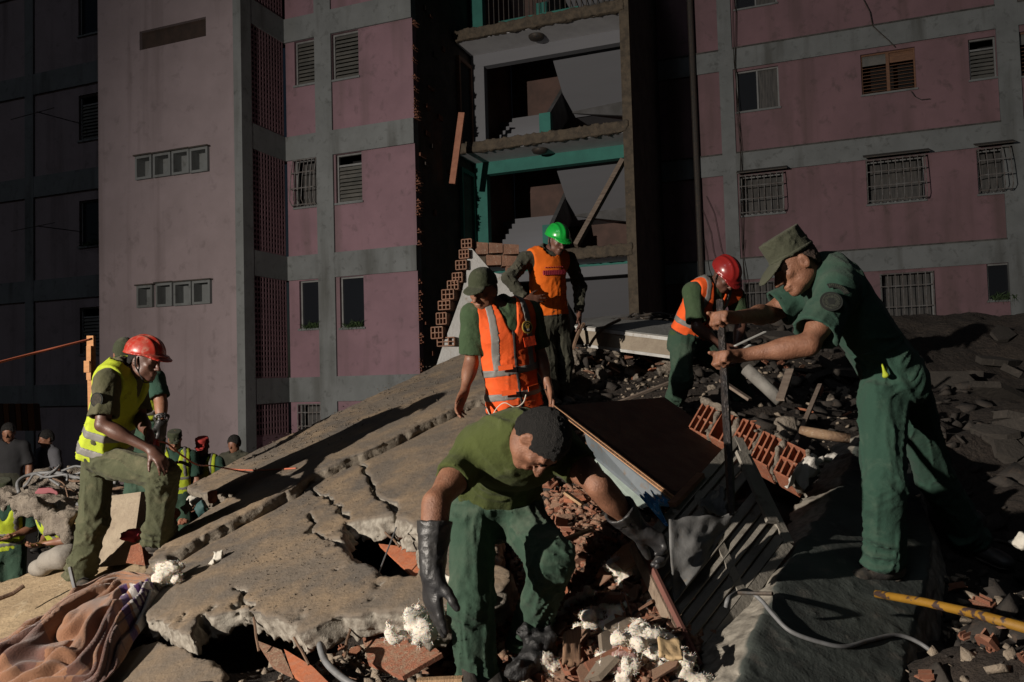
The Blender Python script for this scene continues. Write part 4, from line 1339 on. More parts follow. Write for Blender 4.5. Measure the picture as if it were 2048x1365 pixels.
        if collar:
            n0 = J['neck']
            ax = nrm(J['head'] - n0)
            v.cone(n0 - ax * 0.02, n0 + ax * 0.035, 0.078 * s, 0.074 * s, k=0.02, clip=[(n0 + ax * 0.03, ax)])
            v.cone(n0 - ax * 0.03 + self.f * 0.02, n0 + ax * 0.12 + self.f * 0.012, 0.060 * s, 0.064 * s, cut=True, k=0.006)
            v.cone(n0 + self.f * 0.11 + ax * 0.05, n0 - self.up * 0.06 + self.f * 0.14, 0.05, 0.012, cut=True, k=0.006)
        else:
            n0 = J['neck']
            ax = nrm(J['head'] - n0)
            v.cone(n0 + ax * 0.0, n0 + ax * 0.12, 0.066 * s, 0.07 * s, cut=True, k=0.012)
        v.rough(0.0035, 14, 2, self.seed)
        self.sv = v
        return v.build(name, m, self.t)
    def trousers(self, m, wr=0.011, rk=0.086, ra=0.078, low=0.0, name='trousers', waist=0.10, th=0.100):
        J, s = self.J, self.s
        v = self.vol(['pel', 'hipR', 'hipL', 'knR', 'knL', 'anR', 'anL'], 0.24, max(self.vox, 0.008))
        top = J['pel'] + nrm(self.mid - J['pel']) * waist
        v.cone(J['pel'] - self.up * 0.02, top, 0.172 * s, 0.160 * s, k=0.06, flat=(self.f, 0.72), wr=(wr, 12, 1.8, self.seed), clip=[(top, self.mid - J['pel'])])
        for a in 'RL':
            h, kn, an = J['hip' + a], J['kn' + a], J['an' + a]
            e = an + nrm(an - kn) * low
            v.cone(h, kn, th * s, rk * s, k=0.055, wr=(wr, 15, 1.9, self.seed + ord(a), 0.5))
            v.cone(kn, e, rk * s, ra * s, k=0.03, wr=(wr, 20, 1.8, self.seed + 2 * ord(a), 0.5), clip=[(e, an - kn)])
            v.cone(e - nrm(an - kn) * 0.03, e + nrm(an - kn) * 0.03, (ra - 0.022) * s, (ra - 0.016) * s, cut=True)
            # stacked folds above the shoe
            for q in range(3):
                c = e - nrm(an - kn) * (0.03 + 0.045 * q)
                v.ell(c, np.array(((ra + 0.009) * s, (ra + 0.009) * s, 0.013)), (nrm(np.cross(an - kn, (0.2, 1, 0.3 * q))), nrm(np.cross(an - kn, (1, 0.1 * q, 0.2))), nrm(an - kn) + 0.25 * np.array([0.5 - 0.5 * q, 0.4, 0])), k=0.02)
        v.rough(0.004, 11, 2, self.seed + 1)
        self.tv = v
        return v.build(name, m, self.t)
    def boot(self, a, toe, m=None, high=0.10, L=0.27):
        """toe: direction of the foot"""
        J, s = self.J, self.s
        an = J['an' + a]
        up = nrm(J['kn' + a] - an)
        up = nrm(up * 0.35 + np.array([0, 0, 1]))
        t = nrm(toe)
        up = nrm(up - t * np.dot(up, t))
        lat = np.cross(t, up)
        heel = an - t * 0.055 * s - up * 0.055 * s
        v = Vol(an - 0.36, an + 0.36, max(0.0075, self.vox))
        v.cone(an + up * high, an - up * 0.02, 0.052 * s, 0.050 * s, k=0.02)
        v.ell(heel + up * 0.01, np.array((0.040, 0.045, 0.045)) * s, (lat, t, up), k=0.03)
        b = heel + t * (L - 0.10) * s
        v.cone(heel + up * 0.018 + t * 0.04, b + up * 0.002, 0.042 * s, 0.038 * s, k=0.03, flat=(up, 0.95))
        v.ell(b + t * 0.03 * s, np.array((0.047, 0.062, 0.036)) * s, (lat, t, up), k=0.02)
        v.halfspace(heel - up * 0.028 * s, -up)
        v.rough(0.002, 30, 2, self.seed)
        o = v.build('boot', m or LEATHER, self.t)
        v2 = Vol(an - 0.36, an + 0.36, max(0.0085, self.vox))
        v2.cone(heel + t * 0.01, b + t * 0.035 * s, 0.046 * s, 0.053 * s, clip=[(heel - up * 0.026 * s, up), (heel - up * 0.052 * s, -up)])
        v2.cone(heel + t * 0.07 * s, heel + t * 0.10 * s, 0.08, 0.08, cut=True, clip=[(heel - up * 0.042 * s, up)])
        v2.build('sole', SOLE, o)
        lace = MB()
        for i in range(4):
            c = an + t * (0.035 + 0.028 * i) * s + up * (0.028 - 0.021 * i) * s
            lace.tube([c - lat * 0.026 + t * 0.006, c + up * 0.012, c + lat * 0.026 - t * 0.006], 0.0035, 5)
        lace.build('laces', TRIM, o)
        return o
    def glove(self, a, h, cuff=0.16, m=None):
        J = self.J
        wr, el = J['wr' + a], J['el' + a]
        pts = np.array([wr, el, wr + nrm(h['d']) * 0.2])
        v = Vol(pts.min(0) - 0.1, pts.max(0) + 0.1, min(self.vox, 0.006))
        hand(v, wr, h['d'], h['p'], h.get('side', 1), h.get('curl', 0.35), h.get('spread', 0.1), self.s * 1.10, fat=0.0055, thumb=h.get('thumb'), k=0.016)
        if cuff:
            e = wr + nrm(el - wr) * cuff
            v.cone(wr, e, 0.041, 0.062, k=0.02, wr=(0.003, 22, 1.5, self.seed), clip=[(e, el - wr)])
            v.cone(e - nrm(el - wr) * 0.03, e + nrm(el - wr) * 0.03, 0.046, 0.050, cut=True)
        v.rough(0.0015, 50, 1)
        return v.build('glove', m or RUBBER, self.t)
    def vest(self, m, hem=-0.03, infl=0.030, bands=(0.10, 0.24), straps=True, zipper=True, vneck=True, wr=0.008, vx=0.115, band_m=None, name='vest', bib=False, trim=True, bw=0.024, flare=0.0):
        J, s = self.J, self.s
        v = self.vol(['pel', 'neck', 'shR', 'shL'], 0.27, max(self.vox, 0.0078))
        self.torso(v, infl, wr=wr, shoulders=True, flare=flare)
        pel = J['pel']
        v.halfspace(pel + self.up * hem, -self.up)
        nb = J['neck']
        for a, sg in (('R', 1), ('L', -1)):
            c = J['sh' + a]
            v.halfspace(c - self.r * sg * (0.012 if not bib else 0.05) * s, self.r * sg)
            v.cone(c - self.up * 0.055 * s + self.r * sg * 0.07, c - self.up * 0.13 * s + self.r * sg * 0.07, 0.075 * s, 0.065 * s, cut=True, k=0.01)
            if bib:
                v.cone(c - self.up * 0.2 * s + self.r * sg * 0.06, pel + self.r * sg * 0.20, 0.06 * s, 0.045 * s, cut=True, k=0.01)
        if vneck:
            v.cone(nb + self.f * 0.13 + self.up * 0.05, nb - self.up * 0.20 + self.f * 0.17, 0.085, 0.018, cut=True, k=0.004)
        v.cone(nb - self.up * 0.02 + self.f * 0.035, nb + self.up * 0.12, 0.088 if not bib else 0.10, 0.10, cut=True, k=0.006)
        v.rough(0.003, 13, 2, self.seed + 4)
        o = v.build(name, m, self.t)
        x, y, z = v.grid()
        def h(n, p0):
            return ((x - p0[0]) * n[0] + (y - p0[1]) * n[1] + (z - p0[2]) * n[2]).astype(np.float32)
        hu, hr, hf = h(self.up, pel), h(self.r, pel), h(self.f, pel)
        bm = band_m or BAND
        for b in bands:
            q = v.copy()
            q.d = np.maximum(v.d - 0.0045, np.abs(hu - b * s + 0.02 * np.abs(hr)) - bw)
            q.build('reflective_band', bm, o)
        if straps:
            for sg in (-1, 1):
                q = v.copy()
                q.d = np.maximum(np.maximum(v.d - 0.004, np.abs(hr - sg * vx * s) - bw), -(hu - (bands[-1] if bands else 0.2) * s - 0.012))
                q.build('reflective_band', bm, o)
        if zipper:
            q = v.copy()
            q.d = np.maximum(np.maximum(v.d - 0.0055, np.abs(hr) - 0.011), -hf)
            q.build('zipper_placket', TRIM, o)
        if trim:
            q = v.copy()
            q.d = np.maximum(v.d - 0.004, np.abs(hu - hem - 0.004) - 0.008)
            q.build('trim', TRIM, o)
        self.vv = v
        return o
    def helmet(self, m, tilt=0.0, front=1.0):
        c, s = self.J['head'], self.s * 1.02
        f = nrm(self.hf + self.hu * tilt)
        u = np.cross(self.hr, f)
        r = self.hr
        A = (r, f, u)
        v = Vol(c - 0.25, c + 0.25, max(0.006, self.vox * 0.85))
        o = c + u * 0.050 * s - f * 0.008 * s
        v.ell(o, np.array((0.108, 0.130, 0.108)) * s, A, clip=[(o - u * 0.012, -u)])
        v.ell(o + u * 0.035 * s, np.array((0.020, 0.122, 0.080)) * s, A, k=0.02)
        for sg in (-1, 1):
            v.ell(o + r * sg * 0.045 * s + u * 0.02 * s, np.array((0.010, 0.110, 0.083)) * s, A, k=0.015)
        v.ell(o - u * 0.008 + f * 0.012, np.array((0.120, 0.146, 0.012)) * s, A, k=0.008)
        v.ell(o - u * 0.018 + f * 0.11 * s, np.array((0.088, 0.078, 0.011)) * s, (r, nrm(f - u * 0.22), nrm(u + f * 0.22)), k=0.012)
        v.ell(o - u * 0.03, np.array((0.100, 0.122, 0.110)) * s, A, cut=True, clip=[(o + u * 0.05, u)])
        hm = v.build('helmet', m, self.t)
        st = MB()
        e = [c + self.hr * sg * 0.088 * s + self.hu * 0.03 for sg in (-1, 1)]
        ch = c + self.hf * 0.055 * s - self.hu * 0.125 * s
        for sg, p in zip((-1, 1), e):
            st.tube([p, p - self.hu * 0.06 + self.hf * 0.01 - self.hr * sg * 0.004, ch + self.hr * sg * 0.035, ch], 0.0045, 5)
        st.build('chin_strap', TRIM, hm)
        return hm
    def cap(self, m, tilt=0.0, crown=0.105, flat_top=True, visor=0.085, back_open=False, droop=0.35):
        c, s = self.J['head'], self.s
        f = nrm(self.hf + self.hu * tilt)
        u = np.cross(self.hr, f)
        r = self.hr
        A = (r, f, u)
        v = Vol(c - 0.25, c + 0.25, max(0.0055, self.vox * 0.8))
        o = c + u * 0.035 * s - f * 0.010 * s
        if flat_top:
            v.cone(o, o + u * (crown - 0.015) + f * 0.012, 0.100 * s, 0.097 * s, flat=(r, 0.84), clip=[(o + u * crown + f * 0.01, u + f * 0.05), (o, -u)], wr=(0.0035, 18, 1.4, self.seed))
        else:
            v.ell(o + u * 0.005, np.array((0.086, 0.108, 0.108)) * s, A, clip=[(o, -u)])
            v.ell(o + u * 0.05 + f * 0.045, np.array((0.062, 0.055, 0.055)) * s, A, k=0.03, clip=[(o, -u)])
        if back_open:
            v.ell(o + u * 0.055 - f * 0.115, np.array((0.055, 0.05, 0.05)), A, cut=True)
        v.ell(o + u * 0.004 + f * 0.118 * s - u * droop * 0.035, np.array((0.072 * s, visor * s, 0.0085)), (r, nrm(f - u * droop), nrm(u + f * droop)), k=0.008)
        v.ell(o + u * 0.004 + f * 0.118 * s - u * (droop * 0.035 + 0.028), np.array((0.060 * s, visor * s * 0.9, 0.022)), (r, nrm(f - u * droop), nrm(u + f * droop)), cut=True, clip=[(o + f * 0.09, -f)])
        v.ell(o - u * 0.035, np.array((0.080, 0.102, 0.10)) * s, A, cut=True, clip=[(o + u * 0.035, u)])
        v.rough(0.0015, 40, 2)
        hm = v.build('cap', m, self.t)
        q = Vol(c - 0.25, c + 0.25, max(0.0055, self.vox * 0.8))
        q.cone(o + u * 0.008, o + u * 0.012, 0.1035 * s, 0.1035 * s, flat=(r, 0.86), clip=[(o + u * 0.018, u), (o + u * 0.004, -u)])
        q.build('cap_band', m, hm)
        return hm
    def badge(self, c, n, u, rx, ry, mat_o, mat_i, name='badge', v=None):
        n = nrm(n); u = nrm(u - n * np.dot(u, n)); l = np.cross(u, n)
        mb = MB()
        N = 28
        mb.prism([c + l * rx * math.cos(2 * math.pi * k / N) + u * ry * math.sin(2 * math.pi * k / N) for k in range(N)], n * 0.004)
        o = mb.build(name, mat_o, self.t)
        mb = MB()
        mb.prism([c + n * 0.0042 + l * rx * 0.8 * math.cos(2 * math.pi * k / N) + u * ry * 0.8 * math.sin(2 * math.pi * k / N) for k in range(N)], n * 0.0015)
        mb.build('badge_field', mat_i, o)
        return o, l, u, n
# ================================================================ the figures, posed joint by joint
def JW(**k):
    return {a: W(*p) for a, p in k.items()}
def lens(nm, P):
    J = P.J
    L = lambda a, b: round(float(np.linalg.norm(J[a] - J[b])), 2)
    print('LEN', nm, 'torso', L('pel', 'neck'), 'shw', L('shR', 'shL'), 'hd', L('neck', 'head'), 'arm', [(L('sh' + a, 'el' + a), L('el' + a, 'wr' + a)) for a in 'RL'],
          'leg', [(L('hip' + a, 'kn' + a), L('kn' + a, 'an' + a)) for a in 'RL'])

# --- 1. man bending over the rubble, long black rubber gloves
P = Person('bareheaded man in olive t-shirt and black rubber gloves bending over the bricks', JW(
    pel=(990, 1010, 3.16), neck=(1046, 872, 2.80), head=(1080, 880, 2.68),
    shR=(950, 900, 2.92), elR=(872, 1006, 2.68), wrR=(864, 1142, 2.62),
    shL=(1112, 888, 2.90), elL=(1198, 972, 2.76), wrL=(1270, 1056, 2.86),
    hipR=(942, 1045, 3.10), knR=(942, 1205, 2.98), anR=(958, 1385, 3.06),
    hipL=(1038, 1035, 3.16), knL=(1104, 1120, 2.86), anL=(1062, 1262, 3.12)),
    face=(0.12, -0.18, -0.97), skin=SKIN_L, vox=0.0065, fup=(0.80, -0.52, 0.22), hs=0.93)
P.J['bend'] = np.array([0, -0.02, 0.085]); P.mid = P.J['pel'] * 0.55 + P.J['neck'] * 0.45 + P.J['bend']
lens('bent', P)
hR = dict(d=(0.02, -0.10, -1.0), p=(0.75, 0.5, 0.0), side=1, curl=(0.12, 0.16, 0.22, 0.30), spread=0.16)
hL = dict(d=(0.75, 0.05, -0.45), p=(0.1, -0.35, -0.93), side=1, curl=(0.75, 0.8, 0.85, 0.9), spread=0.08)
P.body(hands=dict(R=hR, L=hL), glove='RL')
P.hair(line=0.022, thick=0.007)
P.eyes()
P.shirt(OLIVE_T, sleeve=0.60, wr=0.011, collar=False, infl=0.012, cuff=0.070, name='tshirt')
P.trousers(GREEN_TR, wr=0.012, rk=0.078, ra=0.075, low=0.04, th=0.094)
P.glove('R', hR, 0.16)
P.glove('L', hL, 0.11)
P.boot('R', (0.15, -1, -0.1))
P.boot('L', (0.65, -0.6, -0.15))

# --- 2. man in the green coverall leaning on an iron bar
P = Person('man in green coverall and tall cap leaning on a long iron bar', JW(
    pel=(1782, 742, 3.48), neck=(1650, 542, 3.45), head=(1588, 528, 3.40),
    shL=(1676, 582, 3.28), elL=(1618, 690, 3.16), wrL=(1496, 706, 3.20),
    shR=(1618, 580, 3.64), elR=(1540, 628, 3.66), wrR=(1474, 640, 3.42),
    hipL=(1762, 790, 3.40), knL=(1768, 975, 3.30), anL=(1766, 1122, 3.34),
    hipR=(1815, 785, 3.64), knR=(1872, 962, 3.90), anR=(1945, 1076, 4.08)),
    face=(-0.80, -0.14, -0.52), skin=SKIN_L, vox=0.0055, fup=(-0.45, 0, 0.9))
OFF = P
lens('officer', P)
bar_top, bar_bot = W(1440, 600, 3.24), W(1464, 1032, 3.06)
bd = nrm(bar_bot - bar_top)
def grip(P, a, t):
    """hand closed round the bar: put the wrist beside it"""
    c = bar_top + (bar_bot - bar_top) * t
    w_ = P.J['wr' + a]
    d = nrm(c - w_); d = nrm(d - bd * np.dot(d, bd) * 0.8)
    pn = nrm(np.cross(bd, d))
    return c, d, pn
for a, t in (('L', 0.265), ('R', 0.075)):
    c, d, pn = grip(P, a, t)
    # the wrist sits so that the palm lies against the bar
    sgn = -1 if a == 'L' else 1
    P.J['wr' + a] = c - d * 0.075 + pn * sgn * (-0.028)
gL = grip(P, 'L', 0.265); gR = grip(P, 'R', 0.075)
hL = dict(d=gL[1], p=-gL[2] * -1 if False else gL[0] - P.J['wrL'] - gL[1] * 0.075, side=1, curl=(1.25, 1.28, 1.3, 1.3), spread=0.02)
hR = dict(d=gR[1], p=gR[0] - P.J['wrR'] - gR[1] * 0.075, side=1, curl=(1.25, 1.28, 1.3, 1.3), spread=0.02)
for h in (hL, hR):     # thumb on the upper side of the bar
    lat = np.cross(nrm(h['d']), nrm(h['p']))
    h['side'] = 1 if np.dot(lat, -bd) > 0 else -1
    h['thumb'] = nrm(h['d']) * 0.75 - bd * 0.45 + nrm(h['p']) * 0.55
P.body(hands=dict(R=hR, L=hL))
P.eyes()
P.hair(line=-0.03, thick=0.004, m=mat('cropped_hair', (0.05, 0.035, 0.028), 0.8, (0.08, 0.05, 0.035), scale=80, bump=0.8, bscale=260))
P.shirt(GREEN_CO, sleeve=0.80, wr=0.010, infl=0.018, cuff=0.094, name='coverall_top')
P.trousers(GREEN_CO, wr=0.010, rk=0.086, ra=0.082, low=0.02, waist=0.16, th=0.096, name='coverall_legs')
P.cap(CAP_O, tilt=0.10, crown=0.105, back_open=True, droop=0.5, visor=0.08)
P.boot('L', (-1, -0.25, -0.10))
P.boot('R', (0.55, -0.75, -0.25))
# sleeve patches
sleeve_dir = nrm(P.J['elL'] - P.J['shL'])
nrm_out = nrm(np.array([-0.28, -0.94, 0.16]) - sleeve_dir * np.dot(np.array([-0.28, -0.94, 0.16]), sleeve_dir))
cb = P.J['shL'] + sleeve_dir * 0.135 + nrm_out * 0.092
PATCH_D = mat('patch_thread_dark', (0.014, 0.016, 0.014), 0.9)
PATCH_L = mat('patch_thread_olive', (0.045, 0.050, 0.036), 0.9, (0.02, 0.022, 0.018), scale=120, detail=2)
bo, l_, u_, n_ = P.badge(cb, nrm_out, -sleeve_dir, 0.043, 0.047, PATCH_D, PATCH_L, 'sleeve_patch')
mb = MB()
for k in range(22):
    a = 2 * math.pi * k / 22
    mb.obox(cb + n_ * 0.0062 + (l_ * math.cos(a) + u_ * math.sin(a)) * 0.029, l_ * 0.0022, u_ * 0.0022, n_ * 0.0006)
mb.prism([cb + n_ * 0.006 + l_ * x * 0.016 + u_ * y * 0.018 for x, y in ((-.9, -.5), (0, -1), (.9, -.5), (1, .6), (.4, .45), (0, 1), (-.4, .45), (-1, .6))], n_ * 0.0008)
mb.build('emblem', PATCH_D, bo)
arc = MB()
ac = P.J['shL'] + sleeve_dir * 0.105 + nrm_out * 0.094
for k in range(15):
    a0, a1 = R(40 + 100 * k / 15), R(40 + 100 * (k + 1) / 15)
    arc.prism([ac + (l_ * math.cos(a) + u_ * math.sin(a)) * r_ for a, r_ in ((a0, 0.040), (a1, 0.040), (a1, 0.060), (a0, 0.060))], n_ * 0.004)
ao = arc.build('sleeve_patch', PATCH_D, P.t)
arc = MB()
for k in range(11):
    a = R(48 + 84 * k / 10)
    e1, e2 = l_ * math.cos(a) + u_ * math.sin(a), -l_ * math.sin(a) + u_ * math.cos(a)
    arc.obox(ac + e1 * 0.050 + n_ * 0.0048, e1 * 0.006, e2 * 0.0022, n_ * 0.0006)
    if k % 2:
        arc.obox(ac + e1 * 0.0555 + n_ * 0.0048 - e2 * 0.003, e1 * 0.0015, e2 * 0.003, n_ * 0.0006)
arc.build('lettering', PATCH_L, ao)
# something yellow in the pocket
v = Vol(W(1768, 738, 3.28) - 0.12, W(1768, 738, 3.28) + 0.12, 0.005)
v.cone(W(1764, 728, 3.30), W(1771, 750, 3.30), 0.006, 0.013)
v.cone(W(1774, 734, 3.31), W(1770, 748, 3.30), 0.004, 0.012)
v.rough(0.004, 40, 2)
v.build('pocket_cloth', VEST_Y, P.t)
k = MB()
k.tube([bar_top, bar_top * 0.7 + bar_bot * 0.3, bar_bot - bd * 0.1, bar_bot], [0.0155, 0.0165, 0.0165, 0.010], 6)
single('pry_bar', k, mat('black_iron', (0.03, 0.03, 0.032), 0.42, (0.06, 0.05, 0.045), scale=30, metal=0.7, bump=0.4, bscale=90),
       'long black hexagonal iron bar gripped by the man in the coverall', 'iron bar')

# --- 3. man in red helmet and yellow vest, one foot up on the slab
P = Person('man in dusty red helmet and yellow vest with one foot on the slab', JW(
    pel=(212, 892, 5.18), neck=(246, 738, 5.10), head=(290, 722, 5.06),
    shR=(214, 764, 4.92), elR=(205, 850, 4.84), wrR=(306, 902, 4.84),
    shL=(268, 768, 5.28), elL=(280, 838, 5.22), wrL=(300, 872, 5.04),
    hipR=(224, 925, 5.08), knR=(326, 948, 4.92), anR=(318, 1078, 5.08),
    hipL=(198, 925, 5.26), knL=(186, 1045, 5.20), anL=(160, 1150, 5.24)),
    face=(0.90, -0.28, -0.24), skin=SKIN_D, vox=0.0085, fup=(0, 0, 1))
lens('left', P)
hR = dict(d=W(328, 928, 4.80) - P.J['wrR'], p=(-0.2, 0.5, -0.9), side=-1, curl=(0.45, 0.5, 0.55, 0.6))
hL = dict(d=(0.2, -0.2, -0.75), p=(0.8, -0.3, 0.1), side=1, curl=(0.9, 0.95, 1.0, 1.0), spread=0.03)
P.body(hands=dict(R=hR, L=hL))
P.hair(line=-0.03, thick=0.004)
P.shirt(OLIVE_U, sleeve=0.82, wr=0.010, infl=0.016, cuff=0.086)
P.trousers(OLIVE_TR, wr=0.012, rk=0.092, ra=0.085, low=0.02, waist=0.0)
P.vest(VEST_Y, hem=-0.07, flare=0.035, infl=0.036, bands=(0.0, 0.115), zipper=False, straps=False, trim=False, wr=0.010, bw=0.026)
P.helmet(RED_H, tilt=0.08)
P.boot('R', (0.95, -0.25, -0.02), high=0.12)
P.boot('L', (0.55, -0.6, 0.0), high=0.12)
sd = nrm(P.J['elR'] - P.J['shR'])
no = nrm(np.array([-0.1, -1, 0.1]))
P.badge(P.J['shR'] + sd * 0.12 + no * 0.080, no, -sd, 0.040, 0.045, PATCH_D, mat('patch_thread_brown', (0.05, 0.042, 0.03), 0.9, (0.02, 0.018, 0.015), scale=100), 'sleeve_patch')
hold = P.J['wrL'] + nrm(hL['d']) * 0.08 + nrm(hL['p']) * 0.03
k = MB()
k.tube([hold + (0.01, -0.01, 0.05), hold + (0.005, 0, -0.02), hold + (-0.005, 0, -0.09)], [0.016, 0.022, 0.020], 10)
single('cable_reel_handle', k, mat('red_plastic', (0.35, 0.03, 0.02), 0.5), 'red handle held by the man in the red helmet', 'handle', smooth=True)
CORDM = mat('orange_cord', (0.45, 0.13, 0.075), 0.6)
cpts = [hold + (0.01, -0.01, 0.04)] + [W(x, y, d) for x, y, d in ((335, 888, 5.0), (365, 912, 5.15), (395, 930, 5.4))] + [on_slab(x, y) + SPN * 0.085 for x, y in ((430, 950), (470, 958), (520, 961), (560, 960), (600, 958))]
def smooth_path(pts, n=6):
    pts = [vec(p) for p in pts]
    out = []
    for i in range(len(pts) - 1):
        p0, p1, p2, p3 = pts[max(i - 1, 0)], pts[i], pts[i + 1], pts[min(i + 2, len(pts) - 1)]
        for j in range(n):
            t = j / n
            out.append(0.5 * (2 * p1 + (p2 - p0) * t + (2 * p0 - 5 * p1 + 4 * p2 - p3) * t * t + (3 * p1 - p0 - 3 * p2 + p3) * t ** 3))
    return out + [pts[-1]]
k = MB().tube(smooth_path(cpts), 0.006, 6)
single('cord', k, CORDM, 'thin orange cord from the red handle across the tilted slab', 'cord', smooth=True)

# --- 4. man in green cap and orange reflective vest, centre
P = Person('man in green cap and orange reflective vest looking down, arms hanging', JW(
    pel=(1030, 818, 5.14), neck=(1003, 612, 5.06), head=(966, 582, 4.98),
    shR=(944, 632, 5.0), elR=(943, 725, 5.06), wrR=(928, 786, 4.94),
    shL=(1062, 628, 5.16), elL=(1080, 712, 5.22), wrL=(1098, 778, 5.12),
    hipR=(1002, 850, 5.14), knR=(1000, 975, 5.12), anR=(1005, 1070, 5.18),
    hipL=(1058, 850, 5.2), knL=(1062, 975, 5.18), anL=(1060, 1066, 5.24)),
    face=(-0.42, -0.78, -0.34), skin=SKIN, vox=0.0075, fup=(0, -0.2, 1))
lens('centre', P)
hR = dict(d=W(916, 818, 4.9) - P.J['wrR'], p=(0.7, -0.3, 0.2), side=1, curl=(0.35, 0.4, 0.45, 0.5))
hL = dict(d=W(1106, 812, 5.1) - P.J['wrL'], p=(-0.8, -0.2, 0.0), side=-1, curl=(0.3, 0.35, 0.4, 0.45))
P.body(hands=dict(R=hR, L=hL))
P.eyes()
P.hair(line=-0.03, thick=0.003)
P.shirt(GREEN_SH, sleeve=0.80, wr=0.008, infl=0.014, cuff=0.082)
P.trousers(GREEN_TR, wr=0.010, waist=0.03)
P.vest(VEST_O, hem=-0.005, flare=0.02, infl=0.027, bands=(0.11, 0.265), vx=0.118, wr=0.007, bw=0.0235)
P.cap(CAP_G, tilt=0.10, crown=0.10, flat_top=False, droop=0.32, visor=0.076)
# round emblem and clear pocket on the vest
bc = P.J['neck'] - P.up * 0.145 - P.r * 0.088 + P.f * 0.158
bo, l_, u_, n_ = P.badge(bc, P.f + 0.12 * P.up - 0.25 * P.r, P.up, 0.040, 0.040, mat('badge_gold', (0.55, 0.38, 0.08), 0.5), mat('badge_black', (0.015, 0.015, 0.016), 0.5), 'round_badge')
mb = MB()
mb.prism([bc + n_ * 0.0062 + l_ * x * 0.017 + u_ * y * 0.017 for x, y in ((-.6, -.3), (0, -.8), (.6, -.3), (.75, .3), (.45, .75), (0, .55), (-.45, .75), (-.75, .3))], n_ * 0.001)
for k in range(5):
    a = R(30 + 30 * k)
    c = bc + n_ * 0.0068 + l_ * 0.020 * math.cos(a) + u_ * 0.022 * math.sin(a)
    mb.obox(c, l_ * 0.0026, u_ * 0.0026, n_ * 0.0006)
mb.build('emblem', MATS['badge_gold'], bo)
mb = MB()
mb.prism([bc + n_ * 0.0075 - u_ * 0.004 + l_ * x + u_ * y for x, y in ((-.007, -.018), (.007, -.018), (.009, -.006), (-.009, -.006))], n_ * 0.001)
mb.build('emblem', mat('badge_white', (0.6, 0.55, 0.5), 0.5), bo)
pc = bc - P.up * 0.09 - P.r * 0.004 + P.f * 0.004
mb = MB()
mb.obox(pc, l_ * 0.045, u_ * 0.030, n_ * 0.002)
mb.build('clear_pocket', mat('glossy_orange_film', (0.75, 0.07, 0.02), 0.12, (0.62, 0.06, 0.018), scale=30, spec=0.8, coat=1.0, bump=0.4, bscale=60), P.t)
for q, (du, dr) in enumerate(((0.26, 0.085), (0.10, 0.085), (0.10, -0.085))):
    c = P.J['pel'] + P.up * (du + 0.04) + P.r * dr + P.f * 0.142
    l2 = nrm(P.r * (1 if dr > 0 else -1) * -1 + P.f * 0.35)
    n2 = nrm(P.f + P.r * 0.35 * (1 if dr > 0 else -1))
    MB().obox(c, np.cross(P.up, n2) * 0.045, P.up * 0.016, n2 * 0.0025).build('pocket_flap', VEST_O, P.t)
# earphone lead hanging at the waist
pts = smooth_path([W(1052, 790, 4.96), W(1046, 806, 4.95), W(1030, 815, 4.94), W(1010, 806, 4.94), W(995, 815, 4.95), (W(982, 832, 4.95)), W(972, 815, 4.96), W(962, 806, 4.97)])
MB().tube(pts, 0.0035, 5).build('cord', mat('white_cord', (0.6, 0.55, 0.45), 0.6), P.t)
pts = [P.J['wrL'] + (0.030 * math.cos(a) * P.r + 0.030 * math.sin(a) * P.f) for a in np.linspace(0, 2 * math.pi, 15)]
MB().tube(pts, 0.004, 5).build('bracelet', TRIM, P.t)

# --- 5. man in green helmet and orange bib, hand on hip
P = Person('man in bright green helmet and orange bib with a hand on his hip', JW(
    pel=(1100, 632, 7.45), neck=(1092, 503, 7.42), head=(1114, 482, 7.36),
    shR=(1050, 520, 7.32), elR=(1018, 558, 7.14), wrR=(1052, 598, 7.10),
    shL=(1138, 520, 7.56), elL=(1160, 575, 7.66), wrL=(1158, 628, 7.52),
    hipR=(1085, 645, 7.42), knR=(1096, 722, 7.38), anR=(1102, 790, 7.44),
    hipL=(1118, 645, 7.52), knL=(1130, 722, 7.50), anL=(1124, 788, 7.56)),
    face=(0.42, -0.75, -0.42), skin=SKIN_D, vox=0.010, fup=(0, 0, 1))
lens('green', P)
hR = dict(d=W(1082, 600, 7.12) - P.J['wrR'], p=(0.3, 0.9, 0.1), side=1, curl=(0.1, 0.12, 0.18, 0.25), spread=0.22)
hL = dict(d=(0.05, -0.1, -1), p=(-0.9, 0, 0), side=-1, curl=0.35)
P.body(hands=dict(R=hR, L=hL))
P.shirt(DARK_UN, longs=True, wr=0.010, infl=0.012)
P.trousers(DARK_UN, wr=0.010, rk=0.082, ra=0.074)
o = P.vest(BIB_O, hem=0.0, infl=0.030, bands=(), straps=False, zipper=False, vneck=False, bib=True, wr=0.009, name='bib')
P.helmet(GREEN_H, tilt=0.02)
P.boot('R', (0.3, -1, -0.1)); P.boot('L', (0.5, -1, -0.1))
# printed line of script and stars on the bib
PRN = mat('maroon_print', (0.28, 0.022, 0.04), 0.8)
pr = MB()
c0 = P.J['neck'] - P.up * 0.205 + P.f * 0.158 + P.r * 0.012
for k in range(13):
    x = -0.11 + 0.22 * k / 12
    c = c0 - P.r * x + P.f * (-0.012 - 1.0 * x * x)
    pr.obox(c, P.r * 0.0062, P.up * 0.021, P.f * 0.006)
    if k % 2 == 0:
        pr.obox(c - P.r * 0.008, P.r * 0.004, P.up * 0.005, P.f * 0.006)
for k in range(8):
    x = -0.09 + 0.18 * k / 7
    pr.obox(c0 - P.r * x + P.up * 0.048 + P.f * (-0.010 - 1.0 * x * x), P.r * 0.0042, P.up * 0.0042, P.f * 0.006)
pr.build('print', PRN, P.t)

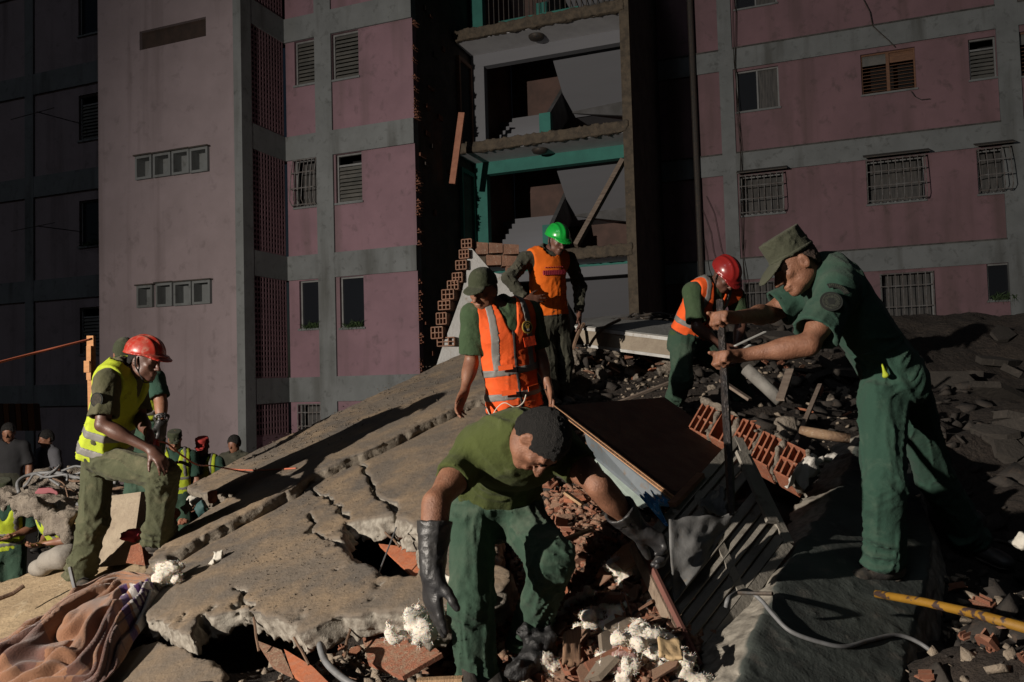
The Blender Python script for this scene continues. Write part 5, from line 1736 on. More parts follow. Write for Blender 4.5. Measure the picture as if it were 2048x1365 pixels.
# --- 6. man in dark red helmet bending over at the back
P = Person('man in dark red helmet and orange vest stooping behind the iron bar', JW(
    pel=(1374, 672, 6.62), neck=(1424, 572, 6.48), head=(1448, 552, 6.38),
    shR=(1384, 585, 6.38), elR=(1394, 655, 6.28), wrR=(1440, 690, 6.26),
    shL=(1470, 592, 6.62), elL=(1482, 650, 6.6), wrL=(1470, 700, 6.5),
    hipR=(1366, 690, 6.56), knR=(1362, 760, 6.40), anR=(1346, 808, 6.58),
    hipL=(1398, 690, 6.72), knL=(1460, 740, 6.66), anL=(1492, 806, 6.82)),
    face=(0.38, -0.52, -0.72), skin=SKIN_D, vox=0.010, fup=(0.1, -0.3, 1))
lens('redback', P)
P.body(hands=dict(R=dict(d=(0.5, -0.1, -0.6), p=(0.4, 0.6, 0), side=1, curl=0.6), L=dict(d=(0, -0.2, -1), p=(-0.8, 0, 0), side=-1, curl=0.6)))
P.shirt(GREEN_SH, sleeve=0.85, wr=0.009, infl=0.014, cuff=0.082)
P.trousers(GREEN_TR, wr=0.011)
P.vest(VEST_O, hem=0.02, infl=0.030, bands=(0.12,), vx=0.115, wr=0.007)
P.helmet(RED_H2, tilt=0.0)
P.boot('R', (0.6, -0.9, -0.1)); P.boot('L', (0.6, -0.9, -0.1))

# --- 7. man standing behind the red-helmeted one, gloved hand
P = Person('man in green shirt and yellow vest half hidden behind the red helmet', JW(
    pel=(286, 868, 6.3), neck=(268, 735, 6.3), head=(250, 712, 6.25),
    shR=(232, 760, 6.35), elR=(215, 825, 6.4), wrR=(225, 890, 6.3),
    shL=(310, 758, 6.2), elL=(322, 805, 6.15), wrL=(323, 845, 6.05),
    hipR=(272, 890, 6.3), knR=(272, 990, 6.25), anR=(270, 1075, 6.35),
    hipL=(302, 890, 6.3), knL=(306, 990, 6.25), anL=(306, 1075, 6.35)),
    face=(0.3, -0.8, -0.35), skin=SKIN, vox=0.011)
hL = dict(d=(0.0, -0.1, -1), p=(-0.8, 0.2, 0), side=-1, curl=0.5)
P.body(hands=dict(R=dict(d=(0, 0, -1), p=(0.8, 0, 0), side=1, curl=0.4), L=hL), glove='L')
P.shirt(GREEN_CO, sleeve=0.8, wr=0.008, infl=0.014)
P.trousers(GREEN_TR)
P.vest(VEST_Y, hem=0.10, infl=0.030, bands=(0.16, 0.28), straps=False, zipper=False, trim=False)
P.cap(CAP_G, flat_top=False)
P.glove('L', hL, 0.05)
P.boot('R', (0, -1, 0)); P.boot('L', (0.1, -1, 0))

# --- 8. small figures in the yard
def bystander(label, px, py, d, h, face, vest=None, top=GREEN_CO, bottom=GREEN_TR, cap=None, arms='down', skin=SKIN, lean=0.0, group=None, helm=None, vox=0.018):
    """px, py: crown of the head; d: depth; h: standing height"""
    crown = W(px, py, d)
    g0 = crown[2] - h
    f = nrm([face[0], face[1], 0]); r = np.cross(f, (0, 0, 1))
    up = np.array([0, 0, 1.0])
    k = h / 1.72
    c = np.array([crown[0], crown[1], 0]) - f * lean * 0.9
    def at(x, y, z):
        return c + r * x * k + f * (y + lean * max(0, (z - 0.95)) * 1.1) * k + up * (g0 + z * k)
    J = dict(pel=at(0, 0, 0.97), neck=at(0, 0, 1.46), head=at(0, 0.03, 1.61), shR=at(0.185, 0, 1.40), shL=at(-0.185, 0, 1.40),
             hipR=at(0.09, 0, 0.90), hipL=at(-0.09, 0, 0.90), knR=at(0.10, 0.02, 0.48), knL=at(-0.10, 0.02, 0.48), anR=at(0.11, 0, 0.09), anL=at(-0.11, 0, 0.09))
    if arms == 'down':
        J.update(elR=at(0.24, -0.02, 1.12), wrR=at(0.24, 0.06, 0.88), elL=at(-0.24, -0.02, 1.12), wrL=at(-0.24, 0.06, 0.88))
        hd, hp = (0, 0, -1), r
    else:
        J.update(elR=at(0.27, 0.02, 1.14), wrR=at(0.04, 0.22, 1.08), elL=at(-0.27, 0.02, 1.14), wrL=at(-0.04, 0.24, 1.10))
        hd, hp = f - r * 0.2, up
    P = Person(label, J, (face[0], face[1], -0.25), skin, vox=vox, s=k, group=group)
    P.body(hands=dict(R=dict(d=hd, p=hp, side=1, curl=0.5), L=dict(d=hd, p=hp, side=-1, curl=0.5)))
    P.shirt(top, sleeve=0.85, wr=0.008, infl=0.014)
    P.trousers(bottom)
    if vest:
        P.vest(vest, hem=-0.02, bands=(0.06, 0.18), straps=vest is not None, zipper=False, trim=False, infl=0.03)
    if cap:
        P.cap(cap, flat_top=True, crown=0.08)
    elif helm:
        P.helmet(helm)
    else:
        P.hair()
    P.boot('R', f); P.boot('L', f)
    return P
bystander('man in flat green cap and yellow vest standing in front of the pink tower', 350, 862, 9.6, 1.70, (0.3, -0.9), VEST_Y, cap=CAP_G)
bystander('man with red headband and yellow vest in front of the pink tower', 406, 876, 9.9, 1.66, (0.1, -1), VEST_Y, cap=mat('red_cloth', (0.30, 0.03, 0.025), 0.85), arms='fold')
bystander('bareheaded person in dark clothes by the tower behind the slab edge', 470, 872, 11.2, 1.68, (-0.2, -1), None, top=DARK_UN, bottom=DARK_UN)  # figure added where a cast shadow falls on the tower wall
bystander('man in grey t-shirt standing in the dim yard', 96, 862, 11.5, 1.72, (-0.5, -0.85), None, top=mat('shaded_grey_tee', (0.10, 0.10, 0.11), 0.9, (0.08, 0.08, 0.09), scale=4), bottom=DARK_UN, arms='fold')  # tee colour darkened for the shade he stands in
bystander('person in black standing in the shadow at the far left of the yard', 18, 848, 11.0, 1.74, (0.3, -0.9), None, top=mat('black_cloth', (0.02, 0.02, 0.022), 0.9), bottom=DARK_UN)
bystander('man in yellow vest bending his head below the twisted rebar', 66, 972, 7.6, 1.55, (-0.6, -0.75), VEST_Y, top=GREEN_CO, arms='fold', lean=0.35, cap=CAP_G, vox=0.014)
bystander('man in yellow vest cut off by the left edge of the picture', 6, 962, 7.9, 1.55, (0.4, -0.85), VEST_Y, top=GREEN_CO, arms='fold', lean=0.3, cap=CAP_G, vox=0.014)
# ================================================================ debris
def in_poly(p, poly):
    x, y = p
    c = False
    for i in range(len(poly)):
        (x1, y1), (x2, y2) = poly[i], poly[i - 1]
        if (y1 > y) != (y2 > y) and x < (x2 - x1) * (y - y1) / (y2 - y1) + x1:
            c = not c
    return c
def sample_poly(poly, rr):
    xs, ys = [p[0] for p in poly], [p[1] for p in poly]
    while True:
        p = (rr.uniform(min(xs), max(xs)), rr.uniform(min(ys), max(ys)))
        if in_poly(p, poly):
            return p
BR = [mat('clay_shard_a', (0.30, 0.115, 0.065), 0.92, (0.22, 0.085, 0.05), (0.34, 0.23, 0.16), scale=18, bump=0.5, bscale=110, dust=(0.30, 0.22, 0.15), dust_amt=0.7),
      mat('clay_shard_b', (0.235, 0.125, 0.08), 0.95, (0.17, 0.085, 0.055), (0.32, 0.235, 0.165), scale=16, bump=0.5, bscale=90, dust=(0.30, 0.22, 0.15), dust_amt=0.8),
      mat('clay_shard_c', (0.36, 0.135, 0.07), 0.9, (0.27, 0.10, 0.055), scale=20, bump=0.4, bscale=100, dust=(0.33, 0.23, 0.15), dust_amt=0.45),
      mat('mortar_shard', (0.30, 0.245, 0.185), 0.95, (0.23, 0.185, 0.14), (0.36, 0.31, 0.25), scale=16, bump=0.7, bscale=80)]
def shard_mesh(rr, m, kind):
    mb = MB()
    n = rr.choice([4, 5, 5, 6])
    el = rr.uniform(0.45, 1.0)
    a0 = rr.random() * 6
    pts = [(math.cos(a0 + 2 * math.pi * (k + rr.uniform(-0.28, 0.28)) / n) * rr.uniform(0.75, 1.1), el * math.sin(a0 + 2 * math.pi * (k + rr.uniform(-0.28, 0.28)) / n) * rr.uniform(0.75, 1.1)) for k in range(n)]
    th = rr.uniform(0.10, 0.24) if kind < 3 else rr.uniform(0.25, 0.5)
    V = [(x, y, rr.uniform(-0.05, 0.05)) for x, y in pts] + [(x * rr.uniform(0.85, 1.08), y * rr.uniform(0.85, 1.08), th + rr.uniform(-0.06, 0.06)) for x, y in pts]
    F = [list(range(n))[::-1], list(range(n, 2 * n))] + [[i, (i + 1) % n, n + (i + 1) % n, n + i] for i in range(n)]
    mb.quadmesh(V, F)
    if kind == 0 and rr.random() < 0.7:          # stubs of the webs of a hollow block
        for s in (-0.3, 0.3):
            mb.obox((0, s * el, th + 0.22), (rr.uniform(0.4, 0.7), 0, 0), (0, 0.05, 0), (0, 0, 0.22))
    return mb
rr = random.Random(11)
SH = []
for k in range(26):
    kind = rr.choice([0, 0, 1, 1, 1, 2, 3])
    mb = shard_mesh(rr, None, kind)
    me = raw_mesh('brick_fragment', mb.V, mb.F)
    me.materials.append(BR[kind])
    SH.append(me)
R1 = [(1085, 855), (1180, 905), (1300, 1010), (1285, 1090), (1388, 1335), (1375, 1400), (940, 1400), (1010, 1250), (1022, 1165), (1060, 1000)]
R2 = [(620, 1310), (830, 1275), (905, 1262), (930, 1400), (620, 1400)]
R3 = [(1880, 1200), (2060, 1120), (2060, 1380), (1840, 1380)]
R4 = [(1140, 690), (1345, 720), (1340, 770), (1140, 760)]
R5 = [(1190, 800), (1400, 760), (1700, 700), (1700, 860), (1560, 900), (1300, 835)]
R6 = [(380, 1010), (480, 985), (500, 1010), (430, 1045), (380, 1050)]
R7 = [(440, 1290), (620, 1290), (640, 1380), (420, 1380)]
ALLP = []
def place_fragment(px, py, size, label, group, up=0.0, me=None):
    p = on_terrain(px, py)
    o = bpy.data.objects.new('brick_fragment', me or rr.choice(SH))
    COL.objects.link(o)
    o.location = (p[0], p[1], p[2] + size * (0.12 + up))
    o.rotation_euler = (rr.gauss(0, 0.5), rr.gauss(0, 0.5), rr.uniform(0, 6.28))
    o.scale = (size, size, size)
    ALLP.append(p)
    return tag(o, label, 'brick fragment', group)
for reg, n, s0, s1, lab, grp in (
        (R1, 205, 0.025, 0.085, 'broken red clay brick piece in the heap around the bending man', 'brick pieces in the heap'),
        (R2, 32, 0.02, 0.06, 'small red brick piece under the broken slab edge', 'brick pieces under the slab edge'),
        (R3, 16, 0.02, 0.06, 'small brick shard on the dark ground beyond the yellow pipe', 'brick shards on the dark ground'),
        (R4, 20, 0.04, 0.11, 'brick lump below the white-edged slab behind the men', 'brick lumps below the white-edged slab'),
        (R5, 24, 0.03, 0.10, 'broken piece in the dim debris behind the iron bar', 'pieces in the dim debris')):
    for k in range(n):
        px, py = sample_poly(reg, rr)
        place_fragment(px, py, rr.uniform(s0, s1) * (1.15 if rr.random() < 0.15 else 0.85), lab, grp, up=rr.uniform(0, 0.9))
# uncountable small chips
A = np.array(ALLP)
def chips(n, base, spread, s0, s1, seed, name, m, lab, zfun=terr, off=0.0, skip=None):
    g = np.random.default_rng(seed)
    c = base[g.integers(0, len(base), n)]
    x = c[:, 0] + g.normal(0, spread, n); y = c[:, 1] + g.normal(0, spread, n)
    s = s0 + (s1 - s0) * g.random(n) ** 2.2
    if skip is not None:
        keep = np.array([not in_poly(proj((a, b, zfun(a, b))), skip) for a, b in zip(x, y)])
        x, y, s = x[keep], y[keep], s[keep]
        n = len(x)
    z = zfun(x, y) + s * 0.2 + off
    cube = np.array([(sx, sy, sz) for sz in (-1, 1) for sy in (-1, 1) for sx in (-1, 1)], float)
    Fc = np.array([[0, 2, 3, 1], [4, 5, 7, 6], [0, 1, 5, 4], [2, 6, 7, 3], [0, 4, 6, 2], [1, 3, 7, 5]])
    V = cube[None] * (1 + g.uniform(-0.35, 0.35, (n, 8, 3)))
    V = V * (np.stack([np.ones(n), g.uniform(0.35, 1, n), g.uniform(0.15, 0.5, n)], 1) * s[:, None])[:, None, :]
    a, b, t = g.uniform(0, 6.28, n), g.normal(0, 0.5, n), g.normal(0, 0.5, n)
    ca, sa, cb, sb, ct, st = np.cos(a), np.sin(a), np.cos(b), np.sin(b), np.cos(t), np.sin(t)
    V = np.stack([V[:, :, 0], V[:, :, 1] * cb[:, None] - V[:, :, 2] * sb[:, None], V[:, :, 1] * sb[:, None] + V[:, :, 2] * cb[:, None]], -1)
    V = np.stack([V[:, :, 0] * ct[:, None] + V[:, :, 2] * st[:, None], V[:, :, 1], -V[:, :, 0] * st[:, None] + V[:, :, 2] * ct[:, None]], -1)
    V = np.stack([V[:, :, 0] * ca[:, None] - V[:, :, 1] * sa[:, None], V[:, :, 0] * sa[:, None] + V[:, :, 1] * ca[:, None], V[:, :, 2]], -1)
    V += np.stack([x, y, z], 1)[:, None, :]
    F = (Fc[None] + (np.arange(n) * 8)[:, None, None]).reshape(-1, 4)
    o = link(name, raw_mesh(name, V.reshape(-1, 3), F), m)
    return tag(o, lab, 'rubble', kind='stuff')
chips(5200, A[:205], 0.13, 0.004, 0.026, 1, 'rubble', BR[1], 'loose brick chips filling the heap')
chips(2600, A[:205], 0.12, 0.004, 0.022, 2, 'rubble', BR[0], 'reddish chips scattered through the heap')
chips(1800, A[205:], 0.25, 0.004, 0.03, 3, 'rubble', BR[3], 'grey mortar crumbs over the dim debris')
g = np.random.default_rng(5)
mx, my = g.uniform(-0.3, 4.2, 2000), g.uniform(2.2, 11, 2000)
chips(2000, np.stack([mx, my, mx], 1), 0.1, 0.006, 0.085, 6, 'rubble', mat('shade_dark_debris', (0.045, 0.038, 0.032), 0.95, (0.028, 0.024, 0.021), (0.08, 0.055, 0.04), scale=6, bump=0.5), 'crumbled debris strewn over the mound')  # mound chips coloured darker to stand in for shade
# dust crumbs on the slabs
sx, sy = [], []
for k in range(60):
    p = on_slab(*sample_poly([(420, 1080), (640, 980), (760, 930), (830, 1000), (700, 1040), (690, 1130), (840, 1170), (600, 1220), (420, 1180)], rr))
    sx.append(p)
chips(700, np.array(sx), 0.12, 0.0012, 0.005, 8, 'slab_crumbs', SLABTOP, 'fine crumbs on the cracked slab', slab_z, 0.002, skip=[(660, 1085), (675, 1025), (800, 1005), (880, 1060), (860, 1170), (750, 1160)])
sx = [on_slab(*sample_poly([(480, 930), (900, 730), (930, 780), (700, 890), (500, 985)], rr)) for k in range(60)]
chips(900, np.array(sx), 0.14, 0.0015, 0.008, 9, 'slab_crumbs', SLABTOP, 'fine crumbs on the tilted slab strip', slab_z, 0.09)

# ---------------------------------------------------------------- lumps of concrete
def chunk(p, size, label, seed, m=CONC, cat='concrete chunk', stretch=(1, 0.8, 0.7), group=None, name='concrete_chunk'):
    v = Vol(vec(p) - size * 1.7, vec(p) + size * 1.7, size / 6.5)
    r_ = random.Random(seed)
    ax = [nrm([r_.gauss(0, 1) for _ in range(3)]) for _ in range(2)]
    e0 = ax[0]; e1 = nrm(np.cross(ax[0], ax[1])); e2 = np.cross(e0, e1)
    v.ell(p, np.array(stretch) * size, (e0, e1, e2), p=3.5)
    for k in range(4):
        n = nrm([r_.gauss(0, 1) for _ in range(3)])
        v.halfspace(vec(p) + n * size * r_.uniform(0.45, 0.75), n)
    v.rough(size * 0.13, 2.2 / size, 3, seed)
    return v.single(name, m, label, cat, group)
sl = lambda x, y, h=0.0: on_slab(x, y) + SPN * h
chunk(sl(440, 1118, 0.02), 0.034, 'small white stone on the slab near the boot', 1, mat('white_stone', (0.6, 0.57, 0.5), 0.9, (0.5, 0.47, 0.4), scale=20, bump=0.3))
chunk(sl(425, 1130, 0.015), 0.022, 'tiny beige stone beside the white stone', 2, MATS['white_stone'])
chunk(on_terrain(864, 1315) + (0, 0, 0.02), 0.045, 'grey gravelly lump below the white wool at the slab edge', 3)
chunk(on_terrain(420, 1290) + (0, 0, 0.12), 0.11, 'rough concrete boulder under the slab edge', 4)
chunk(W(2042, 1082, 3.6), 0.05, 'pale stone on the dark ground at the right edge', 5, MATS['white_stone'])
chunk(W(1105, 1150, 3.4) - (0, 0, 0.03), 0.05, 'beige mortar lump behind the bent knee', 6)
chunk(W(893, 1158, 3.35), 0.03, 'small plaster lump beside the trouser leg', 7, MATS['white_stone'])
r_ = random.Random(5)
for k in range(26):
    px, py = sample_poly(R4 if k < 12 else R5, r_)
    chunk(on_terrain(px, py) + (0, 0, 0.03), r_.uniform(0.04, 0.10), 'rubble lump in the dim debris behind the men', 20 + k, CONC, group='rubble lumps behind the men')

# ---------------------------------------------------------------- clay blocks showing under the slab
def plate(pts, off, name, m, label, cat, group=None):
    return single(name, MB().prism(pts, off), m, label, cat, group)
ORB = mat('fresh_clay', (0.45, 0.145, 0.065), 0.85, (0.36, 0.11, 0.05), scale=12, bump=0.25, bscale=60, dust=(0.40, 0.25, 0.17), dust_amt=0.3)
dn = SPN * -0.17
plate([on_slab(x, y) + dn for x, y in ((545, 1240), (600, 1270), (632, 1300), (610, 1318), (560, 1285))], SPN * 0.02, 'clay_tile', ORB, 'orange clay tile hanging under the broken slab edge', 'clay tile')
plate([on_slab(x, y) + dn for x, y in ((490, 1225), (540, 1242), (560, 1288), (520, 1270))], SPN * 0.02, 'clay_tile', BR[1], 'dusty brown clay tile beside the orange one under the slab', 'clay tile')
plate([on_slab(x, y) + dn for x, y in ((700, 1205), (800, 1195), (860, 1240), (780, 1285), (712, 1260))], SPN * 0.02, 'clay_tile', BR[0], 'dark red clay tile in the gap below the slab edge', 'clay tile')
plate([on_slab(x, y) + dn for x, y in ((740, 1040), (860, 1050), (880, 1110), (820, 1110))], SPN * 0.02, 'clay_tile', ORB, 'orange clay tile showing through the hole in the slab', 'clay tile')
plate([on_terrain(x, y) + (0, 0, 0.02) for x, y in ((958, 1312), (985, 1330), (975, 1345), (945, 1332))], (0, 0, 0.015), 'clay_tile', ORB, 'orange clay corner beside the wool at the trouser leg', 'clay tile')

# ---------------------------------------------------------------- tufts of white wool
WOOL = mat('white_wool', (0.70, 0.66, 0.585), 0.95, (0.62, 0.565, 0.48), scale=22, bump=0.35, bscale=200, sheen=0.3, sss=0.5, spec=0.1)
def wool(p, rad, seed, label):
    r_ = random.Random(seed)
    p = vec(p)
    v = Vol(p - rad * 1.7, p + rad * 1.7, max(0.0042, rad / 15))
    for k in range(16):
        c = p + np.array([r_.gauss(0, 0.46), r_.gauss(0, 0.46), r_.gauss(0.1, 0.32)]) * rad
        q = rad * r_.uniform(0.24, 0.46)
        v.ell(c, (q, q * r_.uniform(0.7, 1), q * r_.uniform(0.6, 1)), k=rad * 0.22)
    v.rough(rad * 0.20, 1.5 / rad, 2, seed)
    v.rough(rad * 0.05, 7 / rad, 2, seed + 5)
    o = v.single('wool_tuft', WOOL, label, 'wool', 'tufts of white wool')
    base = np.array(o.location)
    n = len(o.data.vertices)
    co = np.empty(n * 3, np.float32); o.data.vertices.foreach_get('co', co)
    no = np.empty(n * 3, np.float32); o.data.vertices.foreach_get('normal', no)
    co, no = co.reshape(-1, 3), no.reshape(-1, 3)
    mb = MB()
    for k in range(600):
        i = r_.randrange(n)
        d = nrm(no[i] + np.array([r_.gauss(0, 0.7) for _ in range(3)]))
        e = nrm(d + np.array([r_.gauss(0, 0.9) for _ in range(3)]))
        L = rad * r_.uniform(0.08, 0.26)
        mb.tube([co[i] + base, co[i] + base + d * L * 0.5, co[i] + base + (d + e) * 0.5 * L], [0.0009, 0.0008, 0.0005], 3, False)
    V = np.array(mb.V) - base
    f = link('fibres', raw_mesh('fibres', V, mb.F), WOOL, o)
    return o
for i, (x, y, rd, lab) in enumerate(((350, 1166, 0.085, 'white wool tuft on the slab by the blanket'), (846, 1278, 0.095, 'white wool tuft hanging off the slab edge under the glove'))):
    wool(sl(x, y, 0.05), rd, i, lab)
for i, (x, y, rd, lab) in enumerate((
        (1003, 1250, 0.060, 'white wool tuft against the inner side of the straight trouser leg'), (1020, 1186, 0.034, 'small wool scrap between the trouser legs'),
        (1246, 1164, 0.075, 'white wool tuft below the tan board scrap'), (1176, 1200, 0.032, 'small wool tuft between bricks beside the knee'),
        (1205, 1248, 0.065, 'wool tuft in the middle of the bricks'), (1244, 1215, 0.042, 'wool tuft half buried behind the middle one'),
        (1003, 1305, 0.036, 'small wool tuft by the shin near the bottom'), (1108, 1342, 0.055, 'wool tuft under the black rag'),
        (1170, 1290, 0.045, 'dim wool tuft beside the striped brick'), (1290, 1330, 0.085, 'largest wool heap by the cream board'),
        (1345, 1350, 0.070, 'wool heap against the foot of the wooden stile'), (1230, 1358, 0.06, 'wool tuft cut by the lower picture edge'),
        (372, 1335, 0.03, 'wisp of wool in the gap under the slab'), (1140, 1225, 0.04, 'wool scrap right of the bent shin'), (1060, 1352, 0.05, 'wool tuft beside the rag at the lower picture edge'),
        (1290, 1290, 0.045, 'wool tuft over the speckled tile'), (940, 1330, 0.03, 'wool scrap left of the straight shin'))):
    wool(on_terrain(x, y) + (0, 0, rd * 0.45), rd * 1.06, 40 + i, lab)

# ---------------------------------------------------------------- blanket
def blanket():
    def curve(pts):
        return np.array(smooth_path([np.array([x, y, 0.0]) for x, y in pts], 30))[:, :2]
    up = curve([(-70, 1330), (10, 1285), (70, 1245), (130, 1195), (200, 1150), (245, 1133), (300, 1146), (325, 1168)])
    lo = curve([(-40, 1440), (60, 1420), (140, 1385), (200, 1345), (235, 1305), (258, 1265), (290, 1225), (318, 1182)])
    nu, nv = 230, 150
    V = np.zeros((nu, nv, 3))
    U_, V_ = np.meshgrid(np.linspace(0, 1, nu), np.linspace(0, 1, nv), indexing='ij')
    ip = lambda c: np.stack([np.interp(U_[:, 0] * (len(c) - 1), np.arange(len(c)), c[:, i]) for i in (0, 1)], 1)
    a = ip(up); b = ip(lo)
    PX = a[:, None, :] * (1 - V_[..., None]) + b[:, None, :] * V_[..., None]
    wob = fbm(U_ * 2.3, V_ * 2.6, 0 * U_ + 1.5, 3)
    v2 = V_ + 0.10 * wob + 0.10 * U_ * np.sin(V_ * 3)
    ph = v2 * 9.0 + 0.9 * vnoise(U_ * 2.2, V_ * 3, 0 * U_) + 0.8 * U_
    a1 = 0.75 + 0.6 * vnoise(U_ * 2.5 + 5, V_ * 5, 0 * U_)
    f1 = (0.5 + 0.5 * np.cos(2 * np.pi * ph)) ** 1.4
    f2 = (0.5 + 0.5 * np.cos(2 * np.pi * (v2 * 21 + 1.4 * wob + 2.5 * U_))) ** 1.5
    hump = np.sin(np.pi * np.clip(V_, 0, 1)) ** 0.8
    edge = np.clip(np.minimum(np.minimum(V_, 1 - V_) * 9, (1 - U_) * 10), 0, 1) ** 0.7
    h = 0.008 + edge * (0.075 * f1 * a1 + 0.026 * f2 + 0.055 * hump + 0.020 * wob)
    for i in range(nu):
        for j in range(nv):
            V[i, j] = on_slab(*PX[i, j])
    base_l = SPN * -0.06
    V = V + base_l + SPN * h[..., None]
    ii = np.arange(nu * nv).reshape(nu, nv)
    F = np.stack([ii[:-1, :-1], ii[1:, :-1], ii[1:, 1:], ii[:-1, 1:]], -1).reshape(-1, 4)
    base = V.reshape(-1, 3).mean(0)
    me = raw_mesh('blanket', V.reshape(-1, 3) - base, F, True)
    pm = dict(spec=0.1, sheen=0.35, weave=0.8, weave_s=420, bump=0.45, bscale=120)
    for n, c, c2 in (('peach_fleece', (0.30, 0.148, 0.082), (0.22, 0.108, 0.06)), ('brown_fleece', (0.15, 0.07, 0.05), (0.11, 0.05, 0.038)),
                     ('white_fleece', (0.52, 0.49, 0.46), (0.44, 0.42, 0.39)), ('purple_fleece', (0.075, 0.025, 0.12), (0.05, 0.018, 0.085))):
        me.materials.append(mat(n, c, 0.95, c2, scale=9, **pm))
    uc, vc = U_[:-1, :-1], V_[:-1, :-1]
    idx = np.zeros(uc.shape, np.int32)
    n1 = fbm(uc * 5, vc * 4, 0 * uc + 3, 2)
    idx[(n1 > 0.42) & (uc < 0.62) & (vc > 0.25)] = 1
    idx[(vc > 0.86) & (uc < 0.55)] = 1
    wz = (uc > 0.77) & (vc > 0.50)
    idx[wz] = 2
    idx[(uc > 0.70) & (uc < 0.755) & (vc > 0.48)] = 3
    for cx in (0.82, 0.88, 0.94):
        for cy in (0.60, 0.72, 0.84):
            rr_ = np.hypot((uc - cx) / 0.022, (vc - cy) / 0.045)
            idx[(np.abs(rr_ - 0.85) < 0.35) & wz] = 3
    for cy in (0.62, 0.80):
        rr_ = np.hypot((uc - 0.728) / 0.014, (vc - cy) / 0.035)
        idx[(np.abs(rr_ - 0.75) < 0.25)] = 2
    me.polygons.foreach_set('material_index', idx.ravel())
    o = link('blanket', me, None)
    o.location = tuple(base)
    so = o.modifiers.new('thickness', 'SOLIDIFY'); so.thickness = 0.008
    tag(o, 'crumpled peach fleece blanket with brown patches and a white and purple end', 'blanket')
blanket()

# ---------------------------------------------------------------- wardrobe board, steel panel, louvre shutter
def quad_sheet(corners, th, name, m, label, cat, nu=14, nv=14, warp=0.0, seed=0, ragged=0.0, curl=None):
    c = [vec(p) for p in corners]
    U_, V_ = np.meshgrid(np.linspace(0, 1, nu), np.linspace(0, 1, nv), indexing='ij')
    U2 = U_ + ragged * vnoise(U_ * 0 + 2, V_ * 9, U_ * 0 + seed) * (U_ > 0.99)
    V2 = V_ + ragged * vnoise(U_ * 9, V_ * 0, U_ * 0 + seed + 4) * ((V_ > 0.99) | (V_ < 0.01))
    P = (c[0] * ((1 - U2) * (1 - V2))[..., None] + c[1] * (U2 * (1 - V2))[..., None] + c[2] * (U2 * V2)[..., None] + c[3] * ((1 - U2) * V2)[..., None])
    n = nrm(np.cross(c[1] - c[0], c[3] - c[0]))
    if n[2] < 0: n = -n
    h = warp * fbm(U_ * 2.2 + seed, V_ * 2.2, 0 * U_ + seed, 3)
    if curl is not None:
        h = h + curl(U_, V_)
    P = P + n * h[..., None]
    ii = np.arange(nu * nv).reshape(nu, nv)
    F = np.stack([ii[:-1, :-1], ii[1:, :-1], ii[1:, 1:], ii[:-1, 1:]], -1).reshape(-1, 4)
    base = P.reshape(-1, 3).mean(0)
    o = link(name, raw_mesh(name, P.reshape(-1, 3) - base, F, warp > 0), m)
    o.location = tuple(base)
    s_ = o.modifiers.new('thickness', 'SOLIDIFY'); s_.thickness = th; s_.offset = 0
    return tag(o, label, cat)
DKB = mat('dark_brown_laminate', (0.014, 0.007, 0.006), 0.65, (0.020, 0.010, 0.008), scale=3, bump=0.1, bscale=30, spec=0.15, dust=(0.06, 0.04, 0.03), dust_amt=0.25)
bA, bB, bC, bD = W(1106, 816, 4.3), W(1328, 798, 5.3), W(1490, 915, 4.6), W(1354, 1006, 3.55)
bt = thing('cabinet_board', 'large dark brown cabinet board lying tilted over the bricks', 'board', (bA + bD) / 2)
bn = nrm(np.cross(bB - bA, bD - bA)); bn = bn if bn[2] > 0 else -bn
MB().prism([bA, bB, bC, bD], bn * 0.012).build('panel', DKB, bt)
MB().prism([bA - bn * 0.004, bD - bn * 0.004, bD - bn * 0.004 + nrm(bC - bD) * 0.012, bA - bn * 0.004 + nrm(bB - bA) * 0.012], bn * 0.0185).build('edge_strip', mat('raw_chipboard', (0.45, 0.25, 0.13), 0.85, (0.36, 0.19, 0.10), scale=25, bump=0.3), bt)
GREYS = mat('blue_grey_steel', (0.13, 0.15, 0.165), 0.6, (0.10, 0.118, 0.13), (0.13, 0.09, 0.06), scale=5, metal=0.1, bump=0.08, bscale=40)
sA, sB, sC, sD = W(1168, 862, 4.10), W(1345, 1003, 3.58), W(1300, 1012, 3.66), W(1178, 908, 4.14)
stl = thing('steel_panel', 'blue grey steel panel with a row of rivets under the brown board', 'steel panel', sD)
sn = nrm(np.cross(sB - sA, sD - sA)); sn = sn if np.dot(sn, CAM - sA) > 0 else -sn
MB().prism([sA, sB, sC, sD], -sn * 0.01).build('panel', GREYS, stl)
fl = MB().prism([sD + sn * 0.001, sC + sn * 0.001, sC + (sC - sB) * 0.28 + sn * 0.02, sD + (sD - sA) * 0.35 + sn * 0.02], -sn * 0.006)
fo = fl.build('flange', mat('pale_green_steel', (0.24, 0.29, 0.26), 0.6, (0.19, 0.23, 0.205), scale=12), stl)
for k in range(9):
    p = sD + (sC - sD) * (0.06 + 0.11 * k) + (sD - sA) * 0.16 + sn * 0.012
    MB().tube([p - sn * 0.004, p + sn * 0.004], 0.006, 8).build('rivet', TRIM, fo)

